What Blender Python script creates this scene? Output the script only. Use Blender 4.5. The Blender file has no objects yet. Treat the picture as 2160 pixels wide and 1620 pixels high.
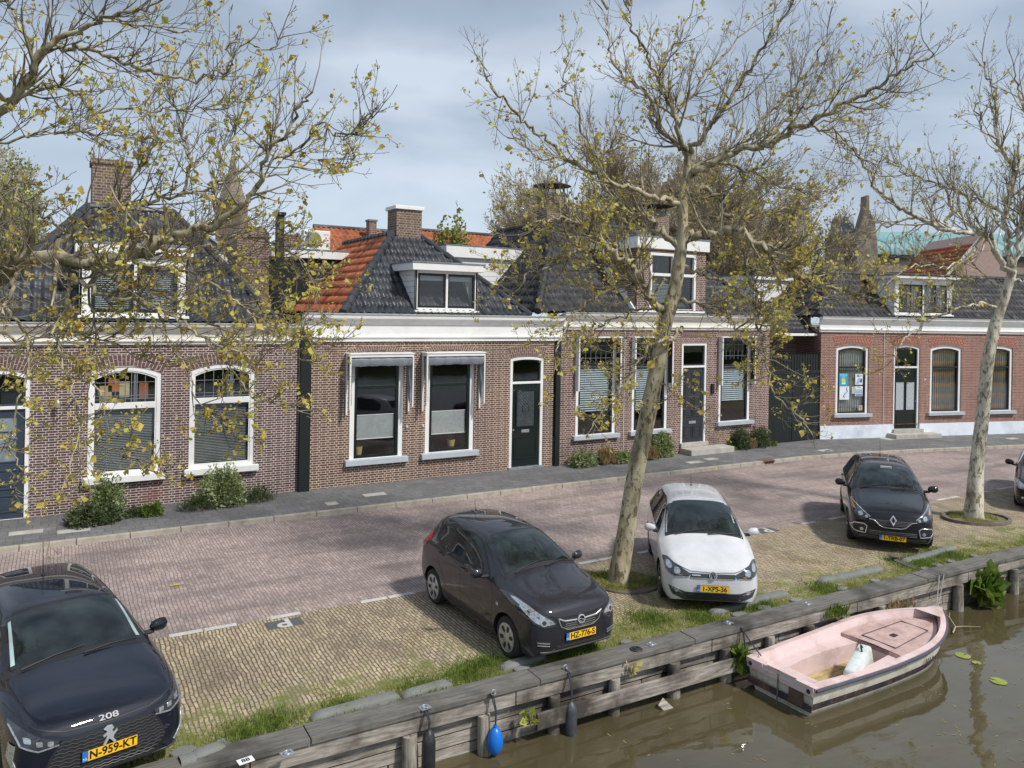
import bpy, bmesh, math, random
import numpy as np
from mathutils import Vector, Matrix
from mathutils.bvhtree import BVHTree
from mathutils.geometry import tessellate_polygon, delaunay_2d_cdt
R = math.radians
S = bpy.context.scene
COL = S.collection
# ------------------------------------------------------------------ camera
# metres: X runs along the street, Y away from the canal, camera hovers 5 m up over the water
F = 1650.; PX = 1080.; PY = 656.; RHO = 0.018; TH = R(30.0); H = 5.0
R0 = Vector((math.cos(TH), -math.sin(TH), 0)); F0 = Vector((math.sin(TH), math.cos(TH), 0)); UP = Vector((0, 0, 1))
cam = bpy.data.cameras.new('camera'); co = bpy.data.objects.new('camera', cam); COL.objects.link(co); S.camera = co
rc = R0*math.cos(RHO)+UP*math.sin(RHO); uc = -R0*math.sin(RHO)+UP*math.cos(RHO)
mw = Matrix(((rc.x, uc.x, -F0.x, 0), (rc.y, uc.y, -F0.y, 0), (rc.z, uc.z, -F0.z, H), (0, 0, 0, 1)))
co.matrix_world = mw
cam.sensor_width = 36.; cam.lens = 36.*F/2160.; cam.shift_y = (PY-810.)/2160.; cam.clip_start = .1; cam.clip_end = 2000.
S.render.resolution_x = 1024; S.render.resolution_y = 768
S.view_settings.view_transform = 'Standard'; S.view_settings.look = 'None'; S.view_settings.exposure = 0.50; S.view_settings.gamma = 1
S.render.engine = 'CYCLES'
S.cycles.max_bounces = 8; S.cycles.transparent_max_bounces = 12; S.cycles.use_denoising = True
# ------------------------------------------------------------------ sun and sky
SUN = Vector((0.40, -0.82, 1.08)).normalized()
sl = bpy.data.lights.new('sun', 'SUN'); so = bpy.data.objects.new('sun', sl); COL.objects.link(so)
sl.energy = 2.75; sl.angle = R(5.0); sl.color = (1.0, .955, .88)
so.rotation_euler = SUN.to_track_quat('Z', 'Y').to_euler(); so.location = (0, -20, 40)
W_ = bpy.data.worlds.new('World'); S.world = W_; W_.use_nodes = True
nt = W_.node_tree; N = nt.nodes; Lk = nt.links
for n in list(N): N.remove(n)
out = N.new('ShaderNodeOutputWorld'); bg1 = N.new('ShaderNodeBackground'); bg2 = N.new('ShaderNodeBackground'); mix = N.new('ShaderNodeMixShader')
sky = N.new('ShaderNodeTexSky'); sky.sky_type = 'NISHITA'; sky.sun_disc = False
sky.sun_elevation = math.asin(SUN.z); sky.sun_rotation = math.atan2(SUN.x, SUN.y)
bg1.inputs[1].default_value = .10; Lk.new(sky.outputs[0], bg1.inputs[0])
tc = N.new('ShaderNodeTexCoord'); mp = N.new('ShaderNodeMapping'); mp.inputs['Scale'].default_value = (1., 1., 3.0); mp.inputs['Location'].default_value = (2.3, .4, 1.1)
Lk.new(tc.outputs['Generated'], mp.inputs[0])
nz = N.new('ShaderNodeTexNoise'); nz.inputs['Scale'].default_value = 2.1; nz.inputs['Detail'].default_value = 5.; nz.inputs['Roughness'].default_value = .46; nz.inputs['Distortion'].default_value = .35
Lk.new(mp.outputs[0], nz.inputs[0])
sx = N.new('ShaderNodeSeparateXYZ'); Lk.new(tc.outputs['Generated'], sx.inputs[0])
cr = N.new('ShaderNodeValToRGB'); e = cr.color_ramp.elements
e[0].position = .36; e[0].color = (.215, .262, .335, 1); e[1].position = .66; e[1].color = (.50, .56, .635, 1)
ne = cr.color_ramp.elements.new(.5); ne.color = (.32, .38, .465, 1)
Lk.new(nz.outputs[0], cr.inputs[0])
mr = N.new('ShaderNodeMapRange'); mr.inputs[1].default_value = 0.0; mr.inputs[2].default_value = .30; mr.inputs[3].default_value = .62; mr.inputs[4].default_value = 0.0
Lk.new(sx.outputs[2], mr.inputs[0])
mc = N.new('ShaderNodeMix'); mc.data_type = 'RGBA'; mc.inputs[7].default_value = (.52, .60, .69, 1)
Lk.new(mr.outputs[0], mc.inputs[0]); Lk.new(cr.outputs[0], mc.inputs[6]); Lk.new(mc.outputs[2], bg2.inputs[0]); bg2.inputs[1].default_value = .98
mix.inputs[0].default_value = .86
Lk.new(bg1.outputs[0], mix.inputs[1]); Lk.new(bg2.outputs[0], mix.inputs[2]); Lk.new(mix.outputs[0], out.inputs[0])

# ------------------------------------------------------------------ measuring helpers: a sight line met with a real plane of the place
def ray(x, y):
    dx = x-PX; dy = y-PY
    a = (dx*math.cos(RHO)+dy*math.sin(RHO))/F; b = (dx*math.sin(RHO)-dy*math.cos(RHO))/F
    return R0*a+F0+UP*b
def gnd(x, y, z=0.):
    r = ray(x, y); t = (z-H)/r.z; return Vector((r.x*t, r.y*t, z))
def dep(x, y, d):
    r = ray(x, y); return Vector((r.x*d, r.y*d, H+r.z*d))
def onY(x, y, Y):
    r = ray(x, y); t = Y/r.y; return Vector((r.x*t, Y, H+r.z*t))

# ------------------------------------------------------------------ object helpers
def tag(o, label=None, cat=None, group=None, kind=None):
    if label: o['label'] = label
    if cat: o['category'] = cat
    if group: o['group'] = group
    if kind: o['kind'] = kind
    return o
def thing(name, label, cat, loc=(0, 0, 0), rz=0., group=None):
    o = bpy.data.objects.new(name, None); COL.objects.link(o); o.location = loc; o.rotation_euler = (0, 0, rz)
    return tag(o, label, cat, group)
class MB:
    def __init__(s): s.v = []; s.f = []; s.m = []
    def add(s, V, Fc, m=0):
        b = len(s.v); s.v += [tuple(p) for p in V]; s.f += [tuple(i+b for i in f) for f in Fc]; s.m += [m]*len(Fc); return s
    def box(s, x0, x1, y0, y1, z0, z1, m=0):
        V = [(x, y, z) for z in (z0, z1) for y in (y0, y1) for x in (x0, x1)]
        return s.add(V, [(0, 2, 3, 1), (4, 5, 7, 6), (0, 1, 5, 4), (2, 6, 7, 3), (0, 4, 6, 2), (1, 3, 7, 5)], m)
    def prism(s, P, y0, y1, m=0):      # polygon in (x,z) extruded along y
        n = len(P); V = [(p[0], y0, p[1]) for p in P]+[(p[0], y1, p[1]) for p in P]
        return s.add(V, [tuple(range(n)), tuple(range(2*n-1, n-1, -1))]+[(i, i+n, (i+1) % n+n, (i+1) % n) for i in range(n)], m)
    def flat(s, P, z0, z1, m=0):       # polygon in (x,y) extruded along z
        n = len(P); V = [(p[0], p[1], z0) for p in P]+[(p[0], p[1], z1) for p in P]
        return s.add(V, [tuple(range(n-1, -1, -1)), tuple(range(n, 2*n))]+[(i, (i+1) % n, (i+1) % n+n, i+n) for i in range(n)], m)
    def ring(s, A, B, y0, y1, m=0):    # frame between outer and inner polygon (x,z)
        n = len(A); V = [(p[0], y0, p[1]) for p in A]+[(p[0], y0, p[1]) for p in B]+[(p[0], y1, p[1]) for p in A]+[(p[0], y1, p[1]) for p in B]
        f = []
        for i in range(n):
            j = (i+1) % n
            f += [(i, j, j+n, i+n), (i+2*n, i+3*n, j+3*n, j+2*n), (i, i+2*n, j+2*n, j), (i+n, j+n, j+3*n, i+3*n)]
        return s.add(V, f, m)
    def tube(s, pts, r, n=8, m=0, cap=True):
        pts = [Vector(p) for p in pts]; k = len(pts); rr = r if hasattr(r, '__len__') else [r]*k
        b = len(s.v); ref = None
        for i, p in enumerate(pts):
            d = (pts[min(i+1, k-1)]-pts[max(i-1, 0)]).normalized()
            if ref is None: ref = Vector((0, 0, 1)) if abs(d.z) < .9 else Vector((1, 0, 0))
            u = d.cross(ref).normalized(); w = u.cross(d).normalized(); ref = w
            for j in range(n):
                a = 2*math.pi*j/n; s.v.append(tuple(p+(u*math.cos(a)+w*math.sin(a))*rr[i]))
        for i in range(k-1):
            for j in range(n):
                s.f.append((b+i*n+j, b+i*n+(j+1) % n, b+(i+1)*n+(j+1) % n, b+(i+1)*n+j)); s.m.append(m)
        if cap:
            s.f.append(tuple(b+j for j in range(n-1, -1, -1))); s.m.append(m)
            s.f.append(tuple(b+(k-1)*n+j for j in range(n))); s.m.append(m)
        return s
    def lathe(s, prof, n=24, axis='z', c=(0, 0, 0), m=0):   # prof: (radius, height)
        b = len(s.v); k = len(prof)
        for r, h in prof:
            for j in range(n):
                a = 2*math.pi*j/n; x = r*math.cos(a); y = r*math.sin(a)
                p = (x, y, h) if axis == 'z' else ((x, h, y) if axis == 'y' else (h, x, y))
                s.v.append((p[0]+c[0], p[1]+c[1], p[2]+c[2]))
        for i in range(k-1):
            for j in range(n):
                s.f.append((b+i*n+j, b+i*n+(j+1) % n, b+(i+1)*n+(j+1) % n, b+(i+1)*n+j)); s.m.append(m)
        return s
    def build(s, name, mat, parent=None, smooth=False, bevel=0., fix=True):
        me = bpy.data.meshes.new(name); me.from_pydata(s.v, [], s.f)
        mats = mat if isinstance(mat, (list, tuple)) else [mat]
        for mm in mats: me.materials.append(mm)
        if len(mats) > 1: me.polygons.foreach_set('material_index', s.m)
        if bevel or fix:
            bm = bmesh.new(); bm.from_mesh(me)
            if fix: bmesh.ops.recalc_face_normals(bm, faces=bm.faces)
            if bevel: bmesh.ops.bevel(bm, geom=[e_ for e_ in bm.edges if len(e_.link_faces) == 2 and e_.calc_face_angle(0) > .5], offset=bevel, segments=2, affect='EDGES', profile=.5, clamp_overlap=True)
            bm.to_mesh(me); bm.free()
        if smooth:
            me.polygons.foreach_set('use_smooth', [True]*len(me.polygons))
            try: me.set_sharp_from_angle(angle=R(40))
            except Exception: pass
        me.update()
        o = bpy.data.objects.new(name, me); COL.objects.link(o)
        if parent: o.parent = parent
        return o
def npobj(name, V, Fq, mat, parent=None, smooth=False, k=4):
    V = np.asarray(V, np.float32).reshape(-1, 3); Fq = np.asarray(Fq, np.int32).reshape(-1, k)
    me = bpy.data.meshes.new(name); me.vertices.add(len(V)); me.vertices.foreach_set('co', V.ravel())
    me.loops.add(Fq.size); me.loops.foreach_set('vertex_index', Fq.ravel())
    me.polygons.add(len(Fq)); me.polygons.foreach_set('loop_start', np.arange(0, Fq.size, k, dtype=np.int32)); me.polygons.foreach_set('loop_total', np.full(len(Fq), k, np.int32))
    if smooth: me.polygons.foreach_set('use_smooth', np.ones(len(Fq), bool))
    me.materials.append(mat); me.update(calc_edges=True); me.validate()
    o = bpy.data.objects.new(name, me); COL.objects.link(o)
    if parent: o.parent = parent
    return o
def text(name, s, size, mat, parent=None, loc=(0, 0, 0), rot=(0, 0, 0), ext=.001, bold=0., sx=1.):
    c = bpy.data.curves.new(name, 'FONT'); c.body = s; c.size = size; c.align_x = 'CENTER'; c.align_y = 'CENTER'; c.extrude = ext; c.offset = bold
    t = bpy.data.objects.new(name, c); COL.objects.link(t); bpy.context.view_layer.update()
    me = bpy.data.meshes.new_from_object(t.evaluated_get(bpy.context.evaluated_depsgraph_get())); bpy.data.objects.remove(t)
    me.name = name; me.materials.clear(); me.materials.append(mat)
    o = bpy.data.objects.new(name, me); COL.objects.link(o); o.location = loc; o.rotation_euler = rot; o.scale = (sx, 1, 1)
    if parent: o.parent = parent
    return o

# ------------------------------------------------------------------ materials
def newmat(name):
    m = bpy.data.materials.new(name); m.use_nodes = True; t = m.node_tree
    return m, t, t.nodes['Principled BSDF'], t.nodes, t.links
def noise(N, L, scale, detail=4, rough=.55, vec=None, w=None):
    n = N.new('ShaderNodeTexNoise'); n.inputs['Scale'].default_value = scale; n.inputs['Detail'].default_value = detail; n.inputs['Roughness'].default_value = rough
    if vec is not None: L.new(vec, n.inputs[0])
    return n.outputs[0]
def ramp(N, L, src, stops):
    r = N.new('ShaderNodeValToRGB'); L.new(src, r.inputs[0]); el = r.color_ramp.elements
    while len(el) < len(stops): el.new(.5)
    for q, (p, c) in zip(el, stops): q.position = p; q.color = (*c, 1) if len(c) == 3 else c
    return r.outputs[0]
def mixc(N, L, fac, a, b, mode='MIX'):
    m = N.new('ShaderNodeMix'); m.data_type = 'RGBA'; m.blend_type = mode
    for i, v in ((0, fac), (6, a), (7, b)):
        if isinstance(v, (int, float)): m.inputs[i].default_value = v
        elif isinstance(v, tuple): m.inputs[i].default_value = (*v, 1) if len(v) == 3 else v
        else: L.new(v, m.inputs[i])
    return m.outputs[2]
def bump(N, L, h, st, dist, pb, prev=None):
    b = N.new('ShaderNodeBump'); b.inputs['Strength'].default_value = st; b.inputs['Distance'].default_value = dist; L.new(h, b.inputs['Height'])
    if prev is not None: L.new(prev, b.inputs['Normal'])
    L.new(b.outputs[0], pb.inputs['Normal']); return b.outputs[0]
def mat(name, col, rough=.6, metal=0., coat=0., var=.12, scale=6., bmp=.0, dirt=None, dscale=1.5, spec=.5):
    m, t, p, N, L = newmat(name); tc = N.new('ShaderNodeTexCoord').outputs['Object']
    lo = tuple(c*(1-var) for c in col); hi = tuple(min(1, c*(1+var)) for c in col)
    nn = noise(N, L, scale, 5, .6, tc); c = ramp(N, L, nn, [(.3, lo), (.7, hi)])
    if dirt:
        d = noise(N, L, dscale, 6, .7, tc); f = ramp(N, L, d, [(.5, (0, 0, 0)), (.72, (1, 1, 1))]); c = mixc(N, L, f, c, dirt)
    L.new(c, p.inputs['Base Color']); p.inputs['Roughness'].default_value = rough; p.inputs['Metallic'].default_value = metal; p.inputs['Coat Weight'].default_value = coat; p.inputs['Coat Roughness'].default_value = .03
    p.inputs['Specular IOR Level'].default_value = spec
    if bmp: bump(N, L, noise(N, L, scale*6, 4, .6, tc), bmp, .01, p)
    return m
def brick(name, c1, c2, mortar, axes='xz', bw=.235, bh=.062, ms=.010, var=None, seams=None, rough=.85, wav=.0, squash=.5, msm=.1, offs=.5, sqf=2, moss=None, bst=.6, patch=None, freq=2, streak=None):
    m, t, p, N, L = newmat(name); tc = N.new('ShaderNodeTexCoord').outputs['Object']
    sp = N.new('ShaderNodeSeparateXYZ'); L.new(tc, sp.inputs[0]); cb = N.new('ShaderNodeCombineXYZ')
    a, b = [{'x': 0, 'y': 1, 'z': 2}[q] for q in axes]
    if wav:
        sh = []
        for k, ax in enumerate((a, b)):
            mp_ = N.new('ShaderNodeMapping'); mp_.inputs['Location'].default_value = (13.*k, 7.*k, 0); L.new(tc, mp_.inputs[0])
            w = noise(N, L, 2.4, 4, .6, mp_.outputs[0]); q = N.new('ShaderNodeMath'); q.operation = 'MULTIPLY_ADD'; L.new(w, q.inputs[0]); q.inputs[1].default_value = wav; L.new(sp.outputs[ax], q.inputs[2]); sh.append(q.outputs[0])
        L.new(sh[0], cb.inputs[0]); L.new(sh[1], cb.inputs[1])
    else:
        L.new(sp.outputs[a], cb.inputs[0]); L.new(sp.outputs[b], cb.inputs[1])
    bt = N.new('ShaderNodeTexBrick'); L.new(cb.outputs[0], bt.inputs[0]); bt.offset = offs; bt.offset_frequency = freq; bt.squash = squash; bt.squash_frequency = sqf
    for k, v in (('Scale', 1.), ('Mortar Size', ms), ('Mortar Smooth', msm), ('Bias', 0.), ('Brick Width', bw), ('Row Height', bh)): bt.inputs[k].default_value = v
    bt.inputs[1].default_value = (*c1, 1); bt.inputs[2].default_value = (*c2, 1); bt.inputs[3].default_value = (*mortar, 1)
    n1 = noise(N, L, 9., 5, .65, tc); f1 = ramp(N, L, n1, [(.25, (.72, .72, .72)), (.75, (1.28, 1.28, 1.28))])
    c = mixc(N, L, 1., bt.outputs[0], f1, 'MULTIPLY')
    n2 = noise(N, L, .7, 5, .6, tc); f2 = ramp(N, L, n2, [(.3, (.82, .82, .84)), (.7, (1.14, 1.12, 1.1))]); c = mixc(N, L, 1., c, f2, 'MULTIPLY')
    if patch:
        n4 = noise(N, L, patch[1], 4, .6, tc); c = mixc(N, L, ramp(N, L, n4, [(patch[2], (0, 0, 0)), (patch[2]+.12, (1, 1, 1))]), c, mixc(N, L, .5, c, patch[0]))
    if streak:
        ms_ = N.new('ShaderNodeMapping'); ms_.inputs['Scale'].default_value = streak[1]; L.new(tc, ms_.inputs[0]); n5 = noise(N, L, 1., 4, .6, ms_.outputs[0]); c = mixc(N, L, ramp(N, L, n5, [(streak[2], (0, 0, 0)), (streak[2]+.14, (.75, .75, .75))]), c, mixc(N, L, .55, c, streak[0]))
    if moss:
        n3 = noise(N, L, moss[1], 6, .7, tc); g = N.new('ShaderNodeMapRange'); L.new(sp.outputs[1], g.inputs[0]); g.inputs[1].default_value = moss[2]; g.inputs[2].default_value = moss[3]; g.inputs[3].default_value = -.12; g.inputs[4].default_value = .22
        ad = N.new('ShaderNodeMath'); ad.operation = 'ADD'; L.new(n3, ad.inputs[0]); L.new(g.outputs[0], ad.inputs[1])
        a2 = N.new('ShaderNodeMath'); a2.operation = 'MULTIPLY_ADD'; L.new(bt.outputs[1], a2.inputs[0]); a2.inputs[1].default_value = .10; L.new(ad.outputs[0], a2.inputs[2])
        c = mixc(N, L, ramp(N, L, a2.outputs[0], [(.56, (0, 0, 0)), (.68, (1, 1, 1))]), c, moss[0])
    L.new(c, p.inputs['Base Color']); p.inputs['Roughness'].default_value = rough
    inv = N.new('ShaderNodeMath'); inv.operation = 'SUBTRACT'; inv.inputs[0].default_value = 1.; L.new(bt.outputs[1], inv.inputs[1])
    b1 = bump(N, L, inv.outputs[0], bst, .006, p); bump(N, L, noise(N, L, 60., 4, .6, tc), .25, .004, p, b1)
    return m
M = {}
M['brick1'] = brick('purple_brown_brick', (.115, .058, .055), (.068, .036, .038), (.62, .55, .51), bw=.245, bh=.0605, ms=.0075, patch=((.22, .07, .05), .8, .60))
M['brick2'] = brick('brown_brick', (.135, .075, .058), (.075, .042, .038), (.60, .49, .39), bw=.235, bh=.064, ms=.0085, patch=((.30, .08, .05), .9, .62))
M['brick3'] = brick('rose_brown_brick', (.17, .085, .070), (.085, .048, .046), (.55, .46, .41), bw=.235, bh=.068, ms=.0085, patch=((.05, .04, .045), .9, .57))
M['brick4'] = brick('red_brick', (.29, .125, .09), (.18, .08, .06), (.46, .37, .31), bw=.235, bh=.068, ms=.0085)
M['brickc'] = brick('chimney_brick', (.19, .12, .085), (.11, .072, .058), (.36, .30, .24), bw=.24, bh=.078, ms=.010)
M['vous'] = mat('arch_brick_brown', (.15, .085, .07), .85, var=.35, scale=14)
M['vous1'] = mat('arch_brick_purple', (.12, .065, .06), .85, var=.35, scale=14)
M['vous4'] = mat('arch_brick_red', (.30, .095, .06), .85, var=.35, scale=14)
M['mortar'] = mat('pale_mortar', (.56, .49, .44), .9, var=.1)
M['road'] = brick('road_clinkers', (.43, .345, .315), (.31, .25, .228), (.17, .135, .12), axes='yx', bw=.20, bh=.062, ms=.008, wav=.07, squash=1., moss=None, patch=((.14, .115, .11), .45, .49), streak=((.10, .085, .082), (.16, 1.5, 1.), .50), bst=.5, msm=.4)
M['park'] = brick('yellow_clinkers', (.47, .385, .26), (.31, .25, .175), (.11, .088, .058), axes='yx', bw=.19, bh=.056, ms=.010, wav=.10, squash=1., moss=((.15, .165, .045), 2.6, 10.9, 9.2), patch=((.12, .10, .07), 1.3, .52), streak=((.075, .065, .05), (1.1, .8, 1.), .60), bst=.8, msm=.3)
M['tiles'] = brick('grey_paving_tiles', (.165, .165, .165), (.125, .127, .13), (.07, .07, .07), axes='xy', bw=.30, bh=.30, ms=.006, squash=1., patch=((.26, .25, .23), .8, .60), bst=.2)
M['kerb'] = mat('kerb_concrete', (.37, .335, .28), .9, var=.18, scale=4, bmp=.4, dirt=(.20, .18, .15), dscale=3)
M['conc'] = mat('grey_concrete', (.19, .195, .19), .9, var=.2, scale=7, bmp=.5, dirt=(.14, .15, .10), dscale=3.5)
M['wpaint'] = mat('white_paint', (.80, .80, .79), .45, var=.04, scale=3, dirt=(.70, .69, .66), dscale=1.1)
M['cream'] = mat('cream_paint', (.72, .69, .63), .5, var=.06, scale=3, dirt=(.60, .57, .51), dscale=1.3)
M['plinth'] = mat('white_plinth_paint', (.74, .79, .86), .7, var=.07, scale=2.5, dirt=(.52, .58, .66), dscale=.9, bmp=.2)
M['sill'] = mat('blue_grey_sill', (.42, .46, .51), .6, var=.08, scale=3)
M['dgreen'] = mat('dark_green_paint', (.005, .013, .011), .25, var=.15, scale=5, coat=.2)
M['dgreenm'] = mat('dark_green_boards', (.006, .011, .010), .5, var=.25, scale=5)
M['black'] = mat('black_paint', (.012, .012, .013), .4, var=.2)
M['navy'] = mat('blue_grey_door_paint', (.035, .050, .075), .35, var=.1)
M['dgrey'] = mat('dark_grey_door_paint', (.028, .032, .040), .4, var=.1)
M['zinc'] = mat('zinc', (.42, .43, .44), .5, metal=.5, var=.15)
M['fabric'] = mat('grey_awning_cloth', (.24, .265, .30), .85, var=.18, scale=5, bmp=.4)
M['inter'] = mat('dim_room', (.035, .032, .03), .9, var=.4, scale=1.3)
M['pot'] = mat('ochre_pot', (.50, .36, .13), .6)
M['stone'] = mat('step_stone', (.42, .40, .36), .85, var=.15, scale=4, bmp=.3, dirt=(.28, .26, .22))
M['rock'] = mat('old_church_stone', (.23, .19, .145), .9, var=.4, scale=2.2, bmp=.8, dirt=(.10, .09, .075), dscale=2)
def glass(name, tint=(.02, .028, .026), tr=.88):
    m, t, p, N, L = newmat(name); N.remove(p); o = N['Material Output']
    g = N.new('ShaderNodeBsdfGlossy'); g.inputs['Roughness'].default_value = .015; g.inputs[0].default_value = (.95, .97, 1, 1)
    tr_ = N.new('ShaderNodeBsdfTransparent'); tr_.inputs[0].default_value = (tr, tr, tr, 1)
    lw = N.new('ShaderNodeLayerWeight'); pw = N.new('ShaderNodeMath'); pw.operation = 'POWER'; L.new(lw.outputs['Facing'], pw.inputs[0]); pw.inputs[1].default_value = 3.5; fr = N.new('ShaderNodeMath'); fr.operation = 'MULTIPLY_ADD'; L.new(pw.outputs[0], fr.inputs[0]); fr.inputs[1].default_value = .8; fr.inputs[2].default_value = .085
    mx = N.new('ShaderNodeMixShader'); L.new(fr.outputs[0], mx.inputs[0]); L.new(tr_.outputs[0], mx.inputs[1]); L.new(g.outputs[0], mx.inputs[2]); L.new(mx.outputs[0], o.inputs[0])
    tx = N.new('ShaderNodeTexCoord'); b = N.new('ShaderNodeBump'); b.inputs['Strength'].default_value = .12; b.inputs['Distance'].default_value = .02
    L.new(noise(N, L, .9, 2, .4, tx.outputs['Object']), b.inputs['Height']); L.new(b.outputs[0], g.inputs['Normal'])
    return m
M['glass'] = glass('window_glass')
def stripes(name, c1, c2, period, axis=2, rough=.6, sharp=(.42, .5), c3=None):
    m, t, p, N, L = newmat(name); tc = N.new('ShaderNodeTexCoord').outputs['Object']; sp = N.new('ShaderNodeSeparateXYZ'); L.new(tc, sp.inputs[0])
    q = N.new('ShaderNodeMath'); q.operation = 'MULTIPLY'; q.inputs[1].default_value = 1./period; L.new(sp.outputs[axis], q.inputs[0]); f = N.new('ShaderNodeMath'); f.operation = 'FRACT'; L.new(q.outputs[0], f.inputs[0])
    st = [(0, c1), (sharp[0], c1), (sharp[1], c2), (.96, c2)]
    if c3: st = [(0, c1), (.28, c1), (.34, c3), (.62, c3), (.68, c2), (.95, c2)]
    c = ramp(N, L, f.outputs[0], st); n = noise(N, L, 3., 4, .6, tc)
    c = mixc(N, L, 1., c, ramp(N, L, n, [(.3, (.8, .8, .8)), (.7, (1.15, 1.15, 1.15))]), 'MULTIPLY')
    L.new(c, p.inputs['Base Color']); p.inputs['Roughness'].default_value = rough; return m
M['plaid'] = stripes('striped_curtain_cloth', (.20, .24, .23), (.42, .25, .12), .46, 2, .9, c3=(.27, .25, .18))
M['net'] = stripes('net_curtain_cloth', (.46, .47, .44), (.26, .28, .27), .11, 0, .9, (.3, .7))
M['slat'] = mat('grey_blind_slat', (.30, .35, .35), .5, var=.1)
M['slatg'] = mat('green_grey_blind_slat', (.44, .54, .58), .5, var=.1)
M['shade'] = mat('pleated_shade_cloth', (.42, .47, .47), .85, var=.12, scale=9)
# roof tiles
def tilemat(name, lo, hi, rough, odd=None):
    m, t, p, N, L = newmat(name); tc = N.new('ShaderNodeTexCoord').outputs['Object']
    v = N.new('ShaderNodeTexVoronoi'); v.inputs['Scale'].default_value = 3.4; L.new(tc, v.inputs[0])
    c = ramp(N, L, v.outputs['Color'], [(.0, lo), (1., hi)])
    n = noise(N, L, 2.5, 6, .7, tc); c = mixc(N, L, 1., c, ramp(N, L, n, [(.3, (.6, .6, .62)), (.7, (1.35, 1.35, 1.3))]), 'MULTIPLY')
    n2 = noise(N, L, 17., 4, .7, tc)
    if odd: c = mixc(N, L, ramp(N, L, n2, [(.58, (0, 0, 0)), (.78, (.6, .6, .6))]), c, odd)
    L.new(c, p.inputs['Base Color']); L.new(ramp(N, L, noise(N, L, 1.3, 5, .65, tc), [(.3, (rough*.75,)*3), (.7, (min(1, rough*1.7),)*3)]), p.inputs['Roughness']); bump(N, L, n2, .3, .01, p); return m
M['tblack'] = tilemat('black_glazed_tile', (.018, .020, .026), (.040, .045, .055), .42, (.07, .075, .085))
M['tblack4'] = tilemat('black_matt_tile', (.018, .018, .021), (.038, .037, .040), .5, (.06, .058, .06))
M['tred'] = tilemat('orange_clay_tile', (.24, .065, .025), (.42, .13, .05), .8, (.05, .025, .018))
M['lead'] = mat('lead', (.20, .22, .25), .55, var=.25)
# water, grass, wood
m, t, p, N_, L_ = newmat('canal_water'); tcw = N_.new('ShaderNodeTexCoord').outputs['Object']
L_.new(ramp(N_, L_, noise(N_, L_, .35, 4, .6, tcw), [(.3, (.062, .052, .026)), (.7, (.092, .076, .040))]), p.inputs['Base Color'])
p.inputs['Roughness'].default_value = .03; p.inputs['IOR'].default_value = 1.45; p.inputs['Specular IOR Level'].default_value = .75
mpw = N_.new('ShaderNodeMapping'); mpw.inputs['Scale'].default_value = (1., 2.2, 1.); L_.new(tcw, mpw.inputs[0])
b1 = bump(N_, L_, noise(N_, L_, .8, 2, .4, mpw.outputs[0]), .07, .22, p); bump(N_, L_, noise(N_, L_, 3., 2, .4, mpw.outputs[0]), .06, .04, p, b1)
M['water'] = m
M['soil'] = mat('soil', (.16, .12, .075), .95, var=.35, scale=5, bmp=.6, dirt=(.10, .12, .035), dscale=2)
def leafmat(name, cols, scale=2.5, rough=.6, tl=.35):
    m, t, p, N, L = newmat(name); tc = N.new('ShaderNodeTexCoord').outputs['Object']
    v = N.new('ShaderNodeTexWhiteNoise'); v.noise_dimensions = '3D'
    sn = N.new('ShaderNodeVectorMath'); sn.operation = 'SNAP'; sn.inputs[1].default_value = (.09, .09, .09); L.new(tc, sn.inputs[0]); L.new(sn.outputs[0], v.inputs[0])
    n = noise(N, L, scale, 3, .5, tc); a = N.new('ShaderNodeMath'); a.operation = 'MULTIPLY_ADD'; L.new(v.outputs[0], a.inputs[0]); a.inputs[1].default_value = .55
    s2 = N.new('ShaderNodeMath'); s2.operation = 'MULTIPLY'; s2.inputs[1].default_value = .5; L.new(n, s2.inputs[0]); L.new(s2.outputs[0], a.inputs[2])
    k = len(cols); c = ramp(N, L, a.outputs[0], [(.15+.65*i/(k-1), q) for i, q in enumerate(cols)])
    L.new(c, p.inputs['Base Color']); p.inputs['Roughness'].default_value = rough; p.inputs['Specular IOR Level'].default_value = .3
    tr_ = N.new('ShaderNodeBsdfTranslucent'); L.new(c, tr_.inputs[0]); mx = N.new('ShaderNodeMixShader'); mx.inputs[0].default_value = tl
    L.new(p.outputs[0], mx.inputs[1]); L.new(tr_.outputs[0], mx.inputs[2]); L.new(mx.outputs[0], N['Material Output'].inputs[0]); return m
M['grass'] = leafmat('grass_blade', [(.14, .18, .025), (.25, .28, .05), (.38, .37, .12), (.46, .40, .20)], 1.2)
M['grassd'] = leafmat('green_grass_blade', [(.07, .12, .018), (.13, .20, .028), (.20, .27, .05)], 1.2)
M['leaf'] = leafmat('young_plane_leaf', [(.40, .24, .07), (.56, .42, .10), (.66, .58, .16), (.56, .58, .14)], 1.3, tl=.4)
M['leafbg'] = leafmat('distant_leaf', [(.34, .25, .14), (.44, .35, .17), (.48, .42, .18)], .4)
M['leafgr'] = leafmat('fresh_green_leaf', [(.22, .27, .03), (.34, .40, .05), (.46, .48, .09)], .5)
M['leafgr2'] = leafmat('mid_green_leaf', [(.17, .20, .05), (.26, .29, .08), (.36, .36, .13)], .5)
M['leafpale'] = leafmat('variegated_leaf', [(.10, .14, .04), (.25, .31, .12), (.48, .52, .30)], 2)
M['leafdk'] = leafmat('dark_green_leaf', [(.045, .07, .025), (.09, .125, .05), (.17, .20, .11)], 2)
M['leafbr'] = leafmat('brown_grass_leaf', [(.26, .16, .07), (.42, .29, .16), (.32, .31, .12)], 2)
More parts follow.
